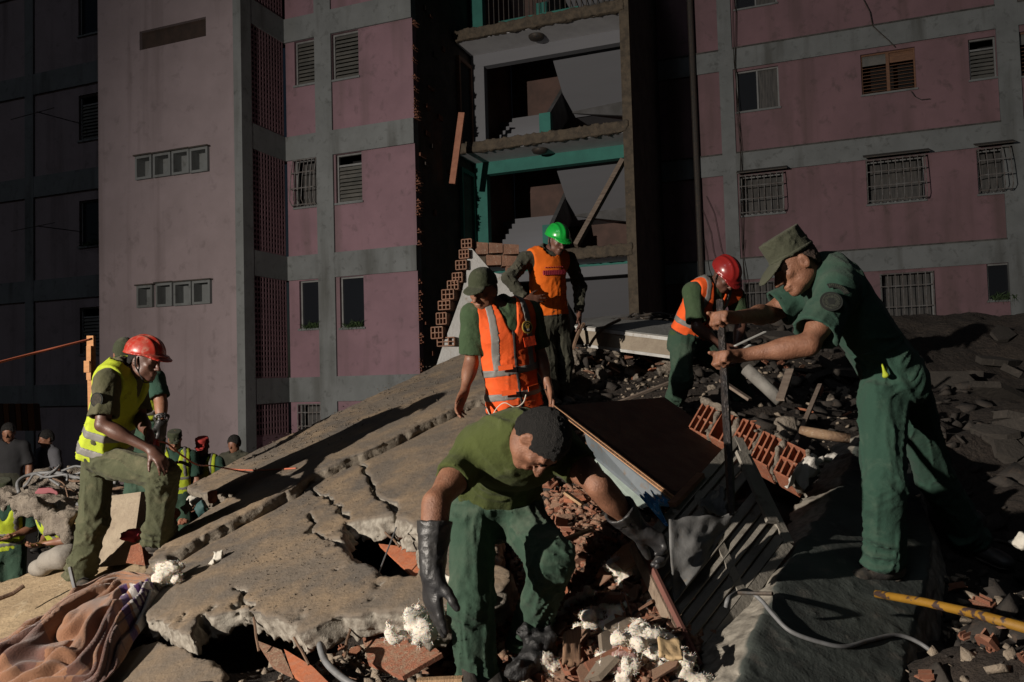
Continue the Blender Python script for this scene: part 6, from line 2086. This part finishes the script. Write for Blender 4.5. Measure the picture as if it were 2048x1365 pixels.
SLATM = mat('grey_slat_paint', (0.25, 0.23, 0.195), 0.75, (0.19, 0.175, 0.15), (0.125, 0.11, 0.09), scale=5, bump=0.3, bscale=40)
q1, q2, q3, q4 = W(1282, 1098, 3.12), W(1386, 1340, 2.78), W(1575, 1090, 3.36), W(1474, 880, 3.8)
lt = thing('louvre_shutter', 'dusty grey slatted shutter leaning between the wool and the concrete edge', 'shutter', q2)
ln_ = nrm(np.cross(q2 - q1, q4 - q1)); ln_ = ln_ if np.dot(ln_, CAM - q1) > 0 else -ln_
MB().bar(q4, q3, 0.045, 0.035, ln_).build('stile', SLATM, lt)
MB().bar(q1 + (q4 - q1) * 0.03, q4, 0.04, 0.032, ln_).build('rail', SLATM, lt)
MB().bar(q2 + (q3 - q2) * 0.03, q3, 0.04, 0.032, ln_).build('rail', SLATM, lt)
MB().bar(q1 + (q4 - q1) * 0.5, q2 + (q3 - q2) * 0.5, 0.04, 0.024, ln_).build('middle_stile', SLATM, lt)
dS = nrm(q2 - q1)
for k in range(9):
    t = 0.09 + 0.82 * k / 8
    a, b = q1 + (q2 - q1) * t + (q4 - q1) * 0.03, q4 + (q3 - q4) * t
    sdir = nrm(b - a)
    wv = nrm(dS - sdir * np.dot(dS, sdir))
    ld = nrm(LAMP - a)
    wv = max((nrm(wv * 0.86 + ln_ * 0.5 * sg_) for sg_ in (-1, 1)), key=lambda q_: abs(np.dot(nrm(np.cross(sdir, q_)), ld)))
    tv = nrm(np.cross(sdir, wv))
    if k == 3:
        b = a + (b - a) * 0.62
    MB().obox((a + b) / 2, (b - a) / 2, wv * 0.021, tv * 0.004).build('slat', SLATM, lt)
MB().bar(W(1270, 1090, 3.1), W(1390, 1338, 2.74), 0.036, 0.05, ln_).build('stile', mat('weathered_timber', (0.26, 0.20, 0.145), 0.9, (0.16, 0.115, 0.085), (0.10, 0.07, 0.05), scale=8, stretch=(6, 1, 1), bump=0.6, bscale=50), lt)
MB().bar(W(1281, 1090, 3.06), W(1400, 1334, 2.71), 0.012, 0.03, ln_).build('stile_edge', mat('red_brown_paint', (0.16, 0.065, 0.05), 0.7, (0.11, 0.05, 0.04), scale=15), lt)
quad_sheet([W(1330, 1056, 3.12), W(1462, 1036, 3.22), W(1438, 1090, 3.14), W(1352, 1208, 2.92)], 0.003, 'sheet_metal', mat('dull_sheet_metal', (0.15, 0.15, 0.147), 0.7, (0.10, 0.10, 0.098), (0.17, 0.14, 0.11), scale=6, metal=0.1, bump=0.25, bscale=18),
           'bent grey metal sheet held by the gloved hand on the shutter', 'metal sheet', 26, 26, 0.025, 3, 0.06, lambda u, v: 0.05 * (1 - v) ** 3)
quad_sheet([W(1400, 985, 3.45), W(1440, 960, 3.5), W(1455, 1020, 3.35), W(1405, 1030, 3.3)], 0.003, 'sheet_metal', MATS['dull_sheet_metal'], 'torn scrap of metal behind the foot of the iron bar', 'metal scrap', 16, 16, 0.03, 8, 0.1)
k = MB(); k.bar(W(1545, 1045, 3.36), W(1482, 905, 3.68), 0.055, 0.018, ln_)
single('timber_batten', k, SLATM, 'grey batten across the far end of the slatted shutter', 'batten')
k = MB(); k.bar(W(1345, 1010, 3.3), W(1402, 950, 3.5), 0.035, 0.02)
single('timber_batten', k, BROWNW, 'broken dark batten end beside the blue plastic bag', 'batten')

# hollow block wall fragment
HB = thing('brick_wall_fragment', 'fallen row of hollow red blocks with open cells behind the iron bar', 'wall fragment', W(1500, 950, 4.3))
hL0, hL1, hR0, hR1 = W(1374, 846, 4.75), W(1402, 798, 4.85), W(1592, 962, 4.05), W(1622, 918, 4.12)
fa = (hR0 - hL0); fb = (hL1 - hL0)
fn = nrm(np.cross(fa, fb)); fn = fn if np.dot(fn, CAM - hL0) > 0 else -fn
r_ = random.Random(4)
FRESH = mat('fresh_hollow_clay', (0.30, 0.105, 0.055), 0.9, (0.22, 0.08, 0.045), (0.34, 0.25, 0.185), scale=14, bump=0.3, bscale=80)
x0 = 0.0
for bi in range(5):
    L = 0.165 if bi else 0.19
    m0, m1 = x0 + 0.012, x0 + L
    mb = MB()
    ncol, nrow = 3, 2
    wall = 0.011
    lenA = np.linalg.norm(fa)
    def pt(u, v, n): return hL0 + fa * u + fb * v + fn * n
    dv = r_.uniform(-0.04, 0.04); dn_ = r_.uniform(-0.02, 0.02)
    ua = nrm(fa); va = nrm(fb)
    for c in range(ncol + 1):
        if bi == 1 and c == 1: continue
        u = m0 + (m1 - m0) * c / ncol
        mb.obox(pt(u, 0.5 + dv, -0.07 + dn_), ua * wall / 2, fb * 0.5, fn * (0.07 - (r_.random() * 0.02)))
    for rI in range(nrow + 1):
        v_ = dv + rI / nrow
        if bi == 1 and rI == 1: continue
        mb.obox(pt((m0 + m1) / 2, v_, -0.0705 + dn_), fa * (m1 - m0) / 2, va * wall / 2, fn * (0.07 - (r_.random() * 0.02)))
    mb.obox(pt((m0 + m1) / 2, 0.5 + dv, -0.146 + dn_), fa * (m1 - m0) / 2, fb * 0.49, fn * 0.006)
    mb.build('hollow_brick', FRESH, HB)
    v = Vol(pt(m1 + 0.012, 0.5, -0.06) - 0.16, pt(m1 + 0.012, 0.5, -0.06) + 0.16, 0.009)
    v.cone(pt(m1 + 0.014, 0.05, -0.06), pt(m1 + 0.014, 0.95, -0.06), 0.022, 0.022, flat=(fn, 2.8))
    v.rough(0.012, 22, 2, bi)
    v.build('mortar_joint', CONC, HB)
    x0 = m1 + 0.028
v = Vol(hL0 - 0.3, hL1 + 0.3, 0.012)
v.cone(hL1 + fb * 0.08 - fn * 0.05, hL1 + fa * 0.35 + fb * 0.10 - fn * 0.05, 0.02, 0.012, flat=(fn, 2.5))
v.rough(0.012, 18, 2)
v.build('mortar_joint', CONC, HB)

# standing remnant of a plastered brick wall behind the capped man
BW = thing('brick_wall_fragment', 'stepped remnant of a plastered hollow brick wall behind the green-capped man', 'wall fragment', W(960, 700, 8.7))
PLAS = mat('pale_plaster', (0.40, 0.40, 0.39), 0.9, (0.33, 0.33, 0.32), (0.24, 0.20, 0.16), scale=3, bump=0.3, bscale=40)
wn = nrm(np.array([0.12, -0.98, 0.05]))
w0 = W(960, 600, 8.7)
on_w = lambda x, y, n=0.0: on_plane(x, y, w0 - wn * n, wn)
MB().prism([on_w(x, y) for x, y in ((936, 492), (946, 500), (985, 545), (1012, 552), (1045, 590), (1046, 740), (870, 740), (886, 690), (905, 640), (922, 592), (933, 545))], -wn * 0.03).build('plaster', PLAS, BW)
def hollow_brick(c, ax, ay, az, parent, m, cells=(3, 2)):
    """ax half length along the wall, ay half depth, az half height; cells open towards -ax"""
    mb = MB()
    ux, uy, uz = nrm(ax), nrm(ay), nrm(az)
    hy, hz, wl = np.linalg.norm(ay), np.linalg.norm(az), 0.008
    for i in range(cells[0] + 1):
        mb.obox(c + uy * (-hy + 2 * hy * i / cells[0]), ax, uy * wl * 0.7, az)
    for j in range(cells[1] + 1):
        mb.obox(c + uz * (-hz + 2 * hz * j / cells[1]), ax * 0.997, ay, uz * wl * 0.7)
    mb.obox(c + ax * 0.7, ux * 0.004, ay * 0.98, az * 0.98)
    return mb.build('hollow_brick', m, parent)
wr_ = nrm(np.cross((0, 0, 1), -wn)); wr_ = wr_ if wr_[0] > 0 else -wr_
wu = np.cross(wn, wr_); wu = wu if wu[2] > 0 else -wu
DUSTB = mat('dusty_hollow_clay', (0.20, 0.105, 0.068), 0.93, (0.14, 0.075, 0.05), (0.26, 0.20, 0.15), scale=10, bump=0.4, bscale=70)
for (x0_, y0_, x1_, y1_) in ((265, 175, 335, 238), (250, 246, 315, 308), (226, 318, 300, 384), (203, 402, 272, 470), (170, 455, 245, 520), (132, 515, 215, 585), (108, 592, 190, 655), (95, 672, 165, 755), (60, 768, 140, 850), (100, 840, 220, 900)):
    c = on_w((x0_ + x1_) / 2 / 3.41 + 850, (y0_ + y1_) / 2 / 3.41 + 430, 0.06)
    hw = (x1_ - x0_) / 3.41 / FPX * 8.7 / 2
    hh = (y1_ - y0_) / 3.41 / FPX * 8.7 / 2 * 0.92
    tw = nrm(wn * -0.92 + wr_ * 0.38)
    hollow_brick(c, tw * 0.09, nrm(np.cross(wu, tw)) * hw, wu * hh, BW, DUSTB)
for (x0_, y0_, x1_, y1_) in ((345, 185, 430, 270), (436, 190, 530, 262), (536, 198, 640, 270), (420, 272, 520, 345), (525, 276, 625, 350), (555, 350, 610, 395)):
    p = [on_w(x / 3.41 + 850, y / 3.41 + 430, 0.01) for x, y in ((x0_, y1_), (x1_, y1_ - 4), (x1_, y0_ + 6), (x0_, y0_))]
    MB().prism(p, -wn * 0.11).build('brick', DUSTB, BW)

# white edged slab behind
wsA, wsB, wsC, wsD = W(1150, 652, 8.3), W(1352, 676, 7.6), W(1420, 652, 8.4), W(1212, 634, 9.2)
wt = thing('white_edged_slab', 'fallen balcony slab with white painted edges behind the men', 'slab', W(1250, 712, 8.2))
dnv = W(1172, 694, 8.25) - wsA
WPT = mat('chalky_white_paint', (0.50, 0.50, 0.48), 0.9, (0.40, 0.39, 0.37), (0.30, 0.26, 0.21), scale=6, bump=0.3)
MB().prism([wsA, wsB, wsC, wsD], dnv).build('concrete_core', mat('beige_core', (0.30, 0.255, 0.195), 0.95, (0.23, 0.19, 0.145), scale=5, bump=0.6, bscale=40), wt)
so_ = nrm(np.cross(wsB - wsA, dnv)); so_ = so_ if so_[1] < 0 else -so_
MB().prism([wsA + so_ * 0.004, wsB + so_ * 0.004, wsB + dnv * 0.16 + so_ * 0.004, wsA + dnv * 0.16 + so_ * 0.004], so_ * 0.01).build('painted_edge', WPT, wt)
MB().prism([wsA + dnv * 0.86 + so_ * 0.004, wsB + dnv * 0.86 + so_ * 0.004, wsB + dnv + so_ * 0.004, wsA + dnv + so_ * 0.004], so_ * 0.012).build('painted_edge', WPT, wt)
tp = nrm(np.cross(wsB - wsA, wsD - wsA)); tp = tp if tp[2] > 0 else -tp
MB().prism([wsA + tp * 0.003, wsB + tp * 0.003, wsC + tp * 0.003, wsD + tp * 0.003], tp * 0.008).build('slab_top', mat('grey_cement', (0.22, 0.22, 0.21), 0.9, (0.17, 0.17, 0.16), scale=3, bump=0.4), wt)
k = MB()
for s in range(6):
    rq = random.Random(90 + s)
    k.tube(smooth_path([W(1225 + 22 * t + rq.uniform(-12, 12), 640 + 0.6 * t - rq.uniform(0, 16 if 1 < t < 6 else 3), 8.9 + rq.uniform(-0.1, 0.1)) for t in range(7 + s % 2)]), rq.choice([0.010, 0.014]), 5)
single('rebar_coil', k, DKMETAL, 'tangle of dark reinforcing bars on the white-edged slab', 'rebar')
k = MB(); k.tube(smooth_path([W(1146, 700, 8.1), W(1152, 680, 8.1), W(1160, 660, 8.15), W(1168, 648, 8.2)]), 0.02, 6)
single('rebar', k, mat('rusty_rebar', (0.12, 0.075, 0.05), 0.85, (0.18, 0.11, 0.07), scale=30, bump=0.5), 'rusty bar standing against the end of the white-edged slab', 'rebar')
k = MB(); k.tube(smooth_path([W(1178, 694, 8.0), W(1190, 675, 8.0), W(1210, 655, 8.1), W(1240, 640, 8.3)]), 0.016, 6)
single('rebar', k, MATS['rusty_rebar'], 'bent bar lying over the edge of the white-edged slab', 'rebar')

# pieces hanging in the stair tower
k = MB()
pA, pB = fw(*[FP(905, 368, -1.5)[0], -1.5, FP(905, 368, -1.5)[1]]), fw(*[FP(924, 226, -1.5)[0], -1.5, FP(924, 226, -1.5)[1]])
k.bar(pA, pB, 0.15, 0.06, FN)
single('door_jamb', k, TERRA, 'terracotta door jamb dangling from the torn wall', 'door jamb')
k = MB()
pA, pB = fw(FP(1152, 492, -2.0)[0], -2.0, FP(1152, 492, -2.0)[1]), fw(FP(1246, 322, -2.6)[0], -2.6, FP(1246, 322, -2.6)[1])
k.bar(pA, pB, 0.10, 0.22, FN)
single('plank', k, mat('grey_plank', (0.24, 0.19, 0.15), 0.85, (0.16, 0.12, 0.095), scale=6, stretch=(1, 1, 5), bump=0.4), 'long plank leaning diagonally across the stair opening', 'plank')

# ---------------------------------------------------------------- right-hand debris
PIPEM = mat('rusty_tan_pipe', (0.26, 0.17, 0.10), 0.75, (0.18, 0.11, 0.07), (0.32, 0.25, 0.18), scale=14, bump=0.4, bscale=60)
k = MB().tube([W(1602, 862, 4.7), W(1650, 870, 4.6), W(1700, 878, 4.55)], 0.030, 12)
single('pipe', k, PIPEM, 'short tan pipe sticking out beside the concrete edge', 'pipe', smooth=True)
k = MB().tube([W(1492, 738, 6.1), W(1530, 772, 6.0), W(1562, 802, 5.9)], 0.05, 12)
single('pipe', k, mat('grey_pipe', (0.22, 0.21, 0.19), 0.7, (0.16, 0.15, 0.135), scale=9, bump=0.3), 'grey pipe lying in the dim debris behind the forearm', 'pipe', smooth=True)
YEL = mat('chipped_yellow_paint', (0.29, 0.15, 0.013), 0.6, (0.23, 0.115, 0.011), scale=8, spec=0.4, bump=0.2, bscale=60,
          streak=((0.05, 0.03, 0.025), (9, 26, 26), 0.55, 0.60))
k = MB().tube([W(1752, 1188, 3.12), W(1850, 1205, 2.95), W(1950, 1228, 2.75), W(2070, 1262, 2.5)], [0.015, 0.016, 0.017, 0.017], 14)
single('pipe', k, YEL, 'yellow painted pipe with chipped paint lying under the shoe', 'pipe', smooth=True)
GCAB = mat('grey_cable', (0.17, 0.175, 0.18), 0.55, (0.12, 0.12, 0.12), scale=20)
wd = lambda x, y, h=0.01: on_wedge(x, y) + DPN * h
k = MB().tube(smooth_path([W(1452, 1215, 2.7), W(1460, 1195, 2.72), wd(1490, 1190, 0.02), wd(1520, 1205), wd(1545, 1235), wd(1580, 1268), wd(1640, 1290), wd(1690, 1298), wd(1740, 1285), wd(1790, 1275), wd(1830, 1287), wd(1870, 1315), wd(1930, 1370)]), 0.008, 7)
single('cable', k, GCAB, 'grey cable looping over the broken edge across the dark slab', 'cable', smooth=True)
k = MB().tube(smooth_path([W(1476, 1186, 2.7), W(1500, 1187, 2.68), W(1545, 1188, 2.62)]), 0.007, 6)
single('rebar', k, DKMETAL, 'short dark bar poking out of the pale broken edge', 'rebar')
k = MB().tube(smooth_path([on_slab(632, 1262) - SPN * 0.1, W(640, 1290, 3.2), W(652, 1325, 3.1), W(690, 1360, 3.0), W(730, 1380, 2.95)]), 0.014, 7)
single('cable', k, GCAB, 'thick grey cable hanging down from the broken slab edge', 'cable', smooth=True)
k = MB().tube([sl(795, 1062, 0.02), sl(748, 1128, -0.06)], 0.004, 5)
single('wire', k, GCAB, 'thin wire spanning the hole in the slab', 'wire')
wpl = mat('crumpled_white_plastic', (0.50, 0.48, 0.44), 0.5, (0.42, 0.40, 0.36), scale=12, bump=0.5, bscale=25)
quad_sheet([W(1570, 958, 4.0), W(1612, 905, 4.1), W(1668, 925, 4.0), W(1610, 985, 3.9)], 0.004, 'plastic_bag', wpl, 'crumpled white plastic bag at the end of the hollow blocks', 'plastic bag', 30, 30, 0.10, 2, 0.12)
blu = mat('blue_plastic_film', (0.02, 0.15, 0.36), 0.25, (0.03, 0.22, 0.42), (0.30, 0.32, 0.32), scale=16, spec=0.6, bump=0.5, bscale=40)
quad_sheet([W(1296, 1012, 3.25), W(1302, 985, 3.3), W(1326, 988, 3.25), W(1318, 1038, 3.15)], 0.003, 'plastic_bag', blu, 'small blue plastic packet under the lower tip of the brown board', 'plastic packet', 18, 18, 0.07, 5, 0.1)
for i, (a, b, w_, lab) in enumerate((((1470, 692, 6.0), (1530, 664, 6.1), 0.03, 'thin white strip in the debris behind the forearm'), ((1478, 705, 5.9), (1500, 690, 5.95), 0.025, 'short white strip below the longer one'),
                                     ((1500, 700, 5.9), (1535, 690, 5.9), 0.02, 'curved pale strip beside the iron bar'))):
    k = MB().bar(W(*a), W(*b), w_, 0.008)
    single('trim_strip', k, mat('white_trim', (0.5, 0.5, 0.47), 0.7), lab, 'trim strip')
for i, (a, b, w_, lab) in enumerate((((1230, 808, 6.7), (1340, 765, 7.0), 0.05, 'pale stick lying in front of the stooping man'), ((1560, 800, 5.8), (1580, 740, 6.2), 0.06, 'broken tan board in the debris near the pipe'),
                                     ((1590, 890, 5.0), (1640, 770, 6.0), 0.03, 'thin pale rod slanting up behind the leaning man'), ((1440, 760, 6.2), (1500, 800, 6.0), 0.05, 'splintered board by the stooping man'))):
    k = MB().bar(W(*a), W(*b), w_, 0.02)
    single('broken_board', k, MATS['grey_plank'], lab, 'board')
quad_sheet([W(1222, 1120, 3.35), W(1262, 1078, 3.45), W(1292, 1100, 3.2), W(1248, 1142, 3.1)], 0.006, 'board_scrap', mat('tan_hardboard', (0.42, 0.25, 0.13), 0.8, (0.34, 0.20, 0.10), scale=8, bump=0.2), 'tan hardboard scrap between the bricks and the shutter', 'board scrap', 8, 8, 0.01, 1, 0.05)
quad_sheet([W(1315, 1275, 2.62), W(1360, 1282, 2.6), W(1368, 1318, 2.5), W(1318, 1312, 2.52)], 0.012, 'board_scrap', mat('cream_board', (0.55, 0.40, 0.22), 0.85, (0.47, 0.33, 0.18), scale=10, bump=0.3), 'cream board scrap above the wool heap at the stile', 'board scrap', 10, 10, 0.006, 4, 0.05)
quad_sheet([W(1128, 1265, 2.85), W(1160, 1258, 2.9), W(1162, 1330, 2.7), W(1125, 1325, 2.7)], 0.02, 'ribbed_brick', mat('ribbed_clay', (0.33, 0.20, 0.12), 0.9, (0.22, 0.125, 0.08), scale=3, stretch=(60, 1, 1), bump=0.6, bscale=20), 'ribbed tan brick face standing among the wool', 'brick piece', 10, 10, 0.004, 4, 0.03)
quad_sheet([W(1225, 1290, 2.75), W(1268, 1285, 2.75), W(1275, 1338, 2.6), W(1222, 1345, 2.6)], 0.02, 'stone_tile', mat('speckled_tile', (0.42, 0.27, 0.24), 0.8, (0.34, 0.20, 0.18), (0.5, 0.42, 0.38), scale=40, bump=0.3), 'speckled pink tile piece beside the largest wool heap', 'tile', 10, 10, 0.004, 6, 0.06)
v = Vol(W(1070, 1300, 2.95) - 0.25, W(1070, 1300, 2.95) + 0.25, 0.008)
for (x, y, d, r0) in ((1065, 1265, 3.0, 0.05), (1085, 1295, 2.95, 0.06), (1060, 1320, 2.9, 0.055), (1030, 1340, 2.85, 0.03)):
    v.ell(W(x, y, d), (r0, r0 * 0.8, r0 * 0.9), k=0.04)
v.rough(0.022, 16, 3); v.rough(0.006, 60, 2)
v.single('black_rag', mat('black_plastic_rag', (0.012, 0.012, 0.013), 0.5, (0.02, 0.02, 0.02), scale=20, bump=0.5), 'black crumpled rag in front of the rear boot', 'rag')
for i, (a, b, lab) in enumerate((((1090, 1095, 3.4), (1180, 1060, 3.6), 'long tan splinter in the brick heap behind the knee'), ((835, 1362, 2.7), (925, 1358, 2.68), 'pointed wooden splinter at the bottom edge'), ((1130, 985, 3.75), (1165, 1010, 3.7), 'short wooden offcut beside the elbow'),
                                 ((1155, 920, 4.0), (1190, 990, 3.8), 'thin lath across the upper brick heap'))):
    k = MB().bar(W(*a), W(*b), 0.03, 0.012)
    single('wood_splinter', k, mat('raw_wood', (0.42, 0.27, 0.15), 0.85, (0.32, 0.20, 0.11), scale=9, stretch=(5, 1, 1), bump=0.4), lab, 'wood')

# ---------------------------------------------------------------- left-hand debris
k = MB().prism([W(222, 992, 5.75), W(282, 984, 5.7), W(262, 1128, 5.35), W(188, 1136, 5.4)], (0.05, 0.12, -0.02))
single('concrete_post', k, mat('pale_render', (0.31, 0.255, 0.185), 0.9, (0.25, 0.20, 0.145), (0.20, 0.16, 0.12), scale=6, bump=0.5, bscale=30), 'pale rendered concrete slab leaning behind the legs of the man in the red helmet', 'concrete piece')
k = MB(); k.bar(W(182, 672, 7.2), W(186, 880, 7.2), 0.06, 0.04, (0, 1, 0)); k.bar(W(176, 722, 7.17), W(176, 745, 7.17), 0.05, 0.05, (0, 1, 0)); k.bar(W(180, 692, 7.18), W(180, 760, 7.18), 0.04, 0.05, (0, 1, 0))
single('wooden_post', k, mat('orange_timber', (0.50, 0.25, 0.11), 0.8, (0.42, 0.20, 0.085), scale=6, stretch=(1, 1, 6), bump=0.3), 'orange timber post holding up the rope', 'post')
k = MB().tube(smooth_path([W(184, 678, 7.15), W(120, 694, 6.9), W(60, 709, 6.7), W(-40, 735, 6.3)]), 0.011, 6)
single('rope', k, CORDM, 'orange rope stretched from the timber post to the left edge', 'rope', smooth=True)
RB = thing('rubble_slab', 'broken slab piece with twisted bars and wires behind the man in the red helmet', 'slab', W(140, 1040, 6.4))
rA, rB_, rC, rD = W(40, 975, 6.9), W(235, 1062, 6.0), W(245, 1000, 6.6), W(95, 950, 7.3)
pn_ = nrm(np.cross(rB_ - rA, rD - rA)); pn_ = pn_ if pn_[2] > 0 else -pn_
cc = (rA + rB_ + rC + rD) / 4
v = Vol(cc - np.array([0.9, 0.9, 0.5]), cc + np.array([0.9, 0.9, 0.5]), 0.018)
x, y, z = v.grid()
e1 = nrm(rB_ - rA); e2 = np.cross(pn_, e1)
qx = (x - cc[0]) * e1[0] + (y - cc[1]) * e1[1] + (z - cc[2]) * e1[2]
qy = (x - cc[0]) * e2[0] + (y - cc[1]) * e2[1] + (z - cc[2]) * e2[2]
qz = (x - cc[0]) * pn_[0] + (y - cc[1]) * pn_[1] + (z - cc[2]) * pn_[2]
v.d = np.maximum(np.maximum(np.abs(qx) - 0.62, np.abs(qy) - 0.36), np.abs(qz + 0.04) - 0.08).astype(np.float32)
v.rough(0.07, 5, 3, 2.0); v.rough(0.02, 20, 2, 5.0)
v.build('concrete', CONC, RB)
r_ = random.Random(21)
for kx in range(9):
    p0 = cc + e1 * r_.uniform(-0.65, 0.3) + e2 * r_.uniform(-0.35, 0.35) + pn_ * r_.uniform(0.06, 0.12)
    pts = [p0]
    d = nrm(e1 * r_.uniform(0.4, 1) + e2 * r_.gauss(0, 0.5) + pn_ * r_.uniform(-0.1, 0.4))
    for j in range(5):
        pts.append(pts[-1] + d * r_.uniform(0.12, 0.2))
        d = nrm(d + np.array([r_.gauss(0, 0.5), r_.gauss(0, 0.5), r_.gauss(-0.15, 0.4)]))
    MB().tube(smooth_path(pts), r_.choice([0.006, 0.010, 0.014]), 6).build('twisted_bar', r_.choice([GCAB, MATS['rusty_rebar']]), RB, True)
MB().tube(smooth_path([W(38, 985, 6.7), W(36, 965, 6.8), W(60, 950, 6.9), W(110, 946, 6.9), W(150, 955, 6.7), W(190, 962, 6.5), W(232, 965, 6.3)]), 0.016, 7).build('twisted_bar', GCAB, RB, True)
MB().prism([W(140, 1022, 6.15), W(232, 1052, 5.9), W(228, 1075, 5.85), W(130, 1042, 6.1)], (0.03, 0.05, -0.01)).build('yellow_trim', mat('tan_paint', (0.45, 0.32, 0.15), 0.8, (0.38, 0.26, 0.12), scale=6), RB)
v = Vol(W(95, 962, 6.8) - 0.2, W(95, 962, 6.8) + 0.25, 0.012)
v.ell(W(92, 985, 6.6), (0.10, 0.06, 0.03), k=0.03); v.rough(0.03, 14, 3)
v.build('pink_rag', mat('dull_pink_cloth', (0.24, 0.08, 0.09), 0.9), RB)
v = Vol(W(90, 1130, 5.7) - 0.5, W(90, 1130, 5.7) + 0.5, 0.014)
v.cone(W(70, 1138, 5.8), W(130, 1112, 5.6), 0.06, 0.085)
v.rough(0.02, 7, 2)
v.single('sack', mat('pale_canvas', (0.24, 0.22, 0.19), 0.9, (0.18, 0.165, 0.145), scale=5, bump=0.4, bscale=20), 'pale grey sack lying below the yellow vests', 'sack')
k = MB().tube([W(-20, 1205, 4.9), W(25, 1188, 5.0), W(48, 1172, 5.05)], 0.014, 7)
single('rebar', k, MATS['rusty_rebar'], 'short bar lying on the tan slab near the left edge', 'rebar')
k = MB().tube([W(150, 1178, 4.7), W(140, 1135, 4.75)], 0.012, 7)
single('rebar', k, GCAB, 'upright bar stub in front of the rear boot', 'rebar')
v = Vol(W(262, 1078, 5.3) - 0.2, W(262, 1078, 5.3) + 0.2, 0.010)
v.ell(W(258, 1075, 5.35), (0.06, 0.05, 0.03), k=0.03); v.ell(W(272, 1066, 5.35), (0.04, 0.04, 0.03), k=0.03); v.rough(0.02, 18, 3)
v.single('red_cloth', mat('crimson_cloth', (0.30, 0.035, 0.045), 0.9, (0.22, 0.025, 0.035), scale=9), 'crumpled crimson cloth behind the raised boot', 'cloth')
plate([W(x, y, 5.15) for x, y in ((252, 1126), (262, 1092), (282, 1085), (290, 1132))], (0.03, 0.05, 0), 'brick_fragment', BR[0], 'brown triangular brick piece by the heel of the raised boot', 'brick fragment')
junk = random.Random(31)
TEALJ = mat('dark_teal_junk', (0.02, 0.06, 0.06), 0.7)
for i, (x, y, s, m_, lab) in enumerate(((432, 1012, 0.06, BR[2], 'bright red brick lump at the foot of the tilted slab'), (395, 1020, 0.05, MATS['white_stone'], 'curved pale shard standing in the small debris'), (410, 1038, 0.06, TEALJ, 'dark teal scrap in the small debris by the boot'),
                                        (355, 1045, 0.05, BR[2], 'orange brick crumb in front of the boot toe'), (380, 1032, 0.05, CONC, 'grey crumb pile by the boot'), (455, 1015, 0.05, CONC, 'dusty lump beside the red brick'), (370, 1060, 0.035, BR[0], 'small brick chip by the boot toe'))):
    chunk(on_slab(x, y) + SPN * (0.05 + s * 0.4), s, lab, 60 + i, m_, 'debris lump', (1.2, 0.7, 0.5))
TRP = thing('tarpaulin', 'orange striped awning hanging in the dark at the far left', 'awning', W(30, 850, 17))
for kx in range(9):
    MB().prism([W(-30 + 12 * kx, 808, 17), W(-20 + 12 * kx, 808, 17), W(-20 + 12 * kx + 4, 862, 17), W(-30 + 12 * kx + 4, 862, 17)], (0.02, 0.15 * (kx % 2) + 0.02, 0)).build('stripe', mat('awning_orange', (0.13, 0.045, 0.01), 0.8) if kx % 2 else mat('awning_brown', (0.04, 0.02, 0.01), 0.8), TRP)

# flat pieces lying over the dim mound
r_ = random.Random(77)
MND = [(1880, 690), (2060, 660), (2060, 900), (1960, 960), (1890, 820)]
MND2 = [(1460, 660), (1700, 650), (1760, 720), (1700, 780), (1480, 760)]
SHADE_CEM = mat('shade_dark_cement', (0.045, 0.039, 0.033), 0.95, (0.03, 0.026, 0.022), (0.065, 0.055, 0.046), scale=5, bump=0.6, bscale=40)  # cement darkened in place of the shade over the mound
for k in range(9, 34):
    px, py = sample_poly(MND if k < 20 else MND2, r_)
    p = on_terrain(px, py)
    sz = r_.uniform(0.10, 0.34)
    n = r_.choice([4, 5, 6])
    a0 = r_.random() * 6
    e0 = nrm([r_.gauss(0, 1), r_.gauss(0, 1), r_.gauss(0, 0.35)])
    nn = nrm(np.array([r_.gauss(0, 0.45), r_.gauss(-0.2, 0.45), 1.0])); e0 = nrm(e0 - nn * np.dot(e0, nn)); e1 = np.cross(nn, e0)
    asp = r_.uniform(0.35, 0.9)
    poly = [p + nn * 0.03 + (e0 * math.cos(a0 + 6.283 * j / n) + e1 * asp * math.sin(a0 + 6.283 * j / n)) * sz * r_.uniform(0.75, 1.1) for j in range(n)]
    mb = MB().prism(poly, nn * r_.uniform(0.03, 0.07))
    single('cement_fragment', mb, SHADE_CEM, 'flat cement fragment on the dark mound behind the leaning man' if k < 20 else 'flat cement fragment in the debris between the two bending men at the bar', 'cement fragment',
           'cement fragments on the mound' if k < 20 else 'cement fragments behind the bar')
# reinforcing bars left sticking out of the slab break
for i, (x, y, dx, dy, L_) in enumerate(((500, 1228, 6, 40, 0.16), (690, 1232, -10, 46, 0.14), (585, 1262, 22, 40, 0.13), (770, 1050, 30, 30, 0.12))):
    a = on_slab(x, y) - SPN * 0.07
    b = a + nrm(W(x + dx, y + dy, 3.2) - W(x, y, 3.3)) * L_
    single('rebar', MB().tube(smooth_path([a - (b - a) * 0.4, a, (a + b) / 2 + SPN * 0.012, b]), 0.006, 6), MATS['rusty_rebar'],
           ('thin bar end below the left gap of the slab edge', 'thin bar end below the middle of the slab edge', 'thin bar end beside the hanging cable', 'thin bar end crossing the corner of the slab hole')[i], 'rebar')
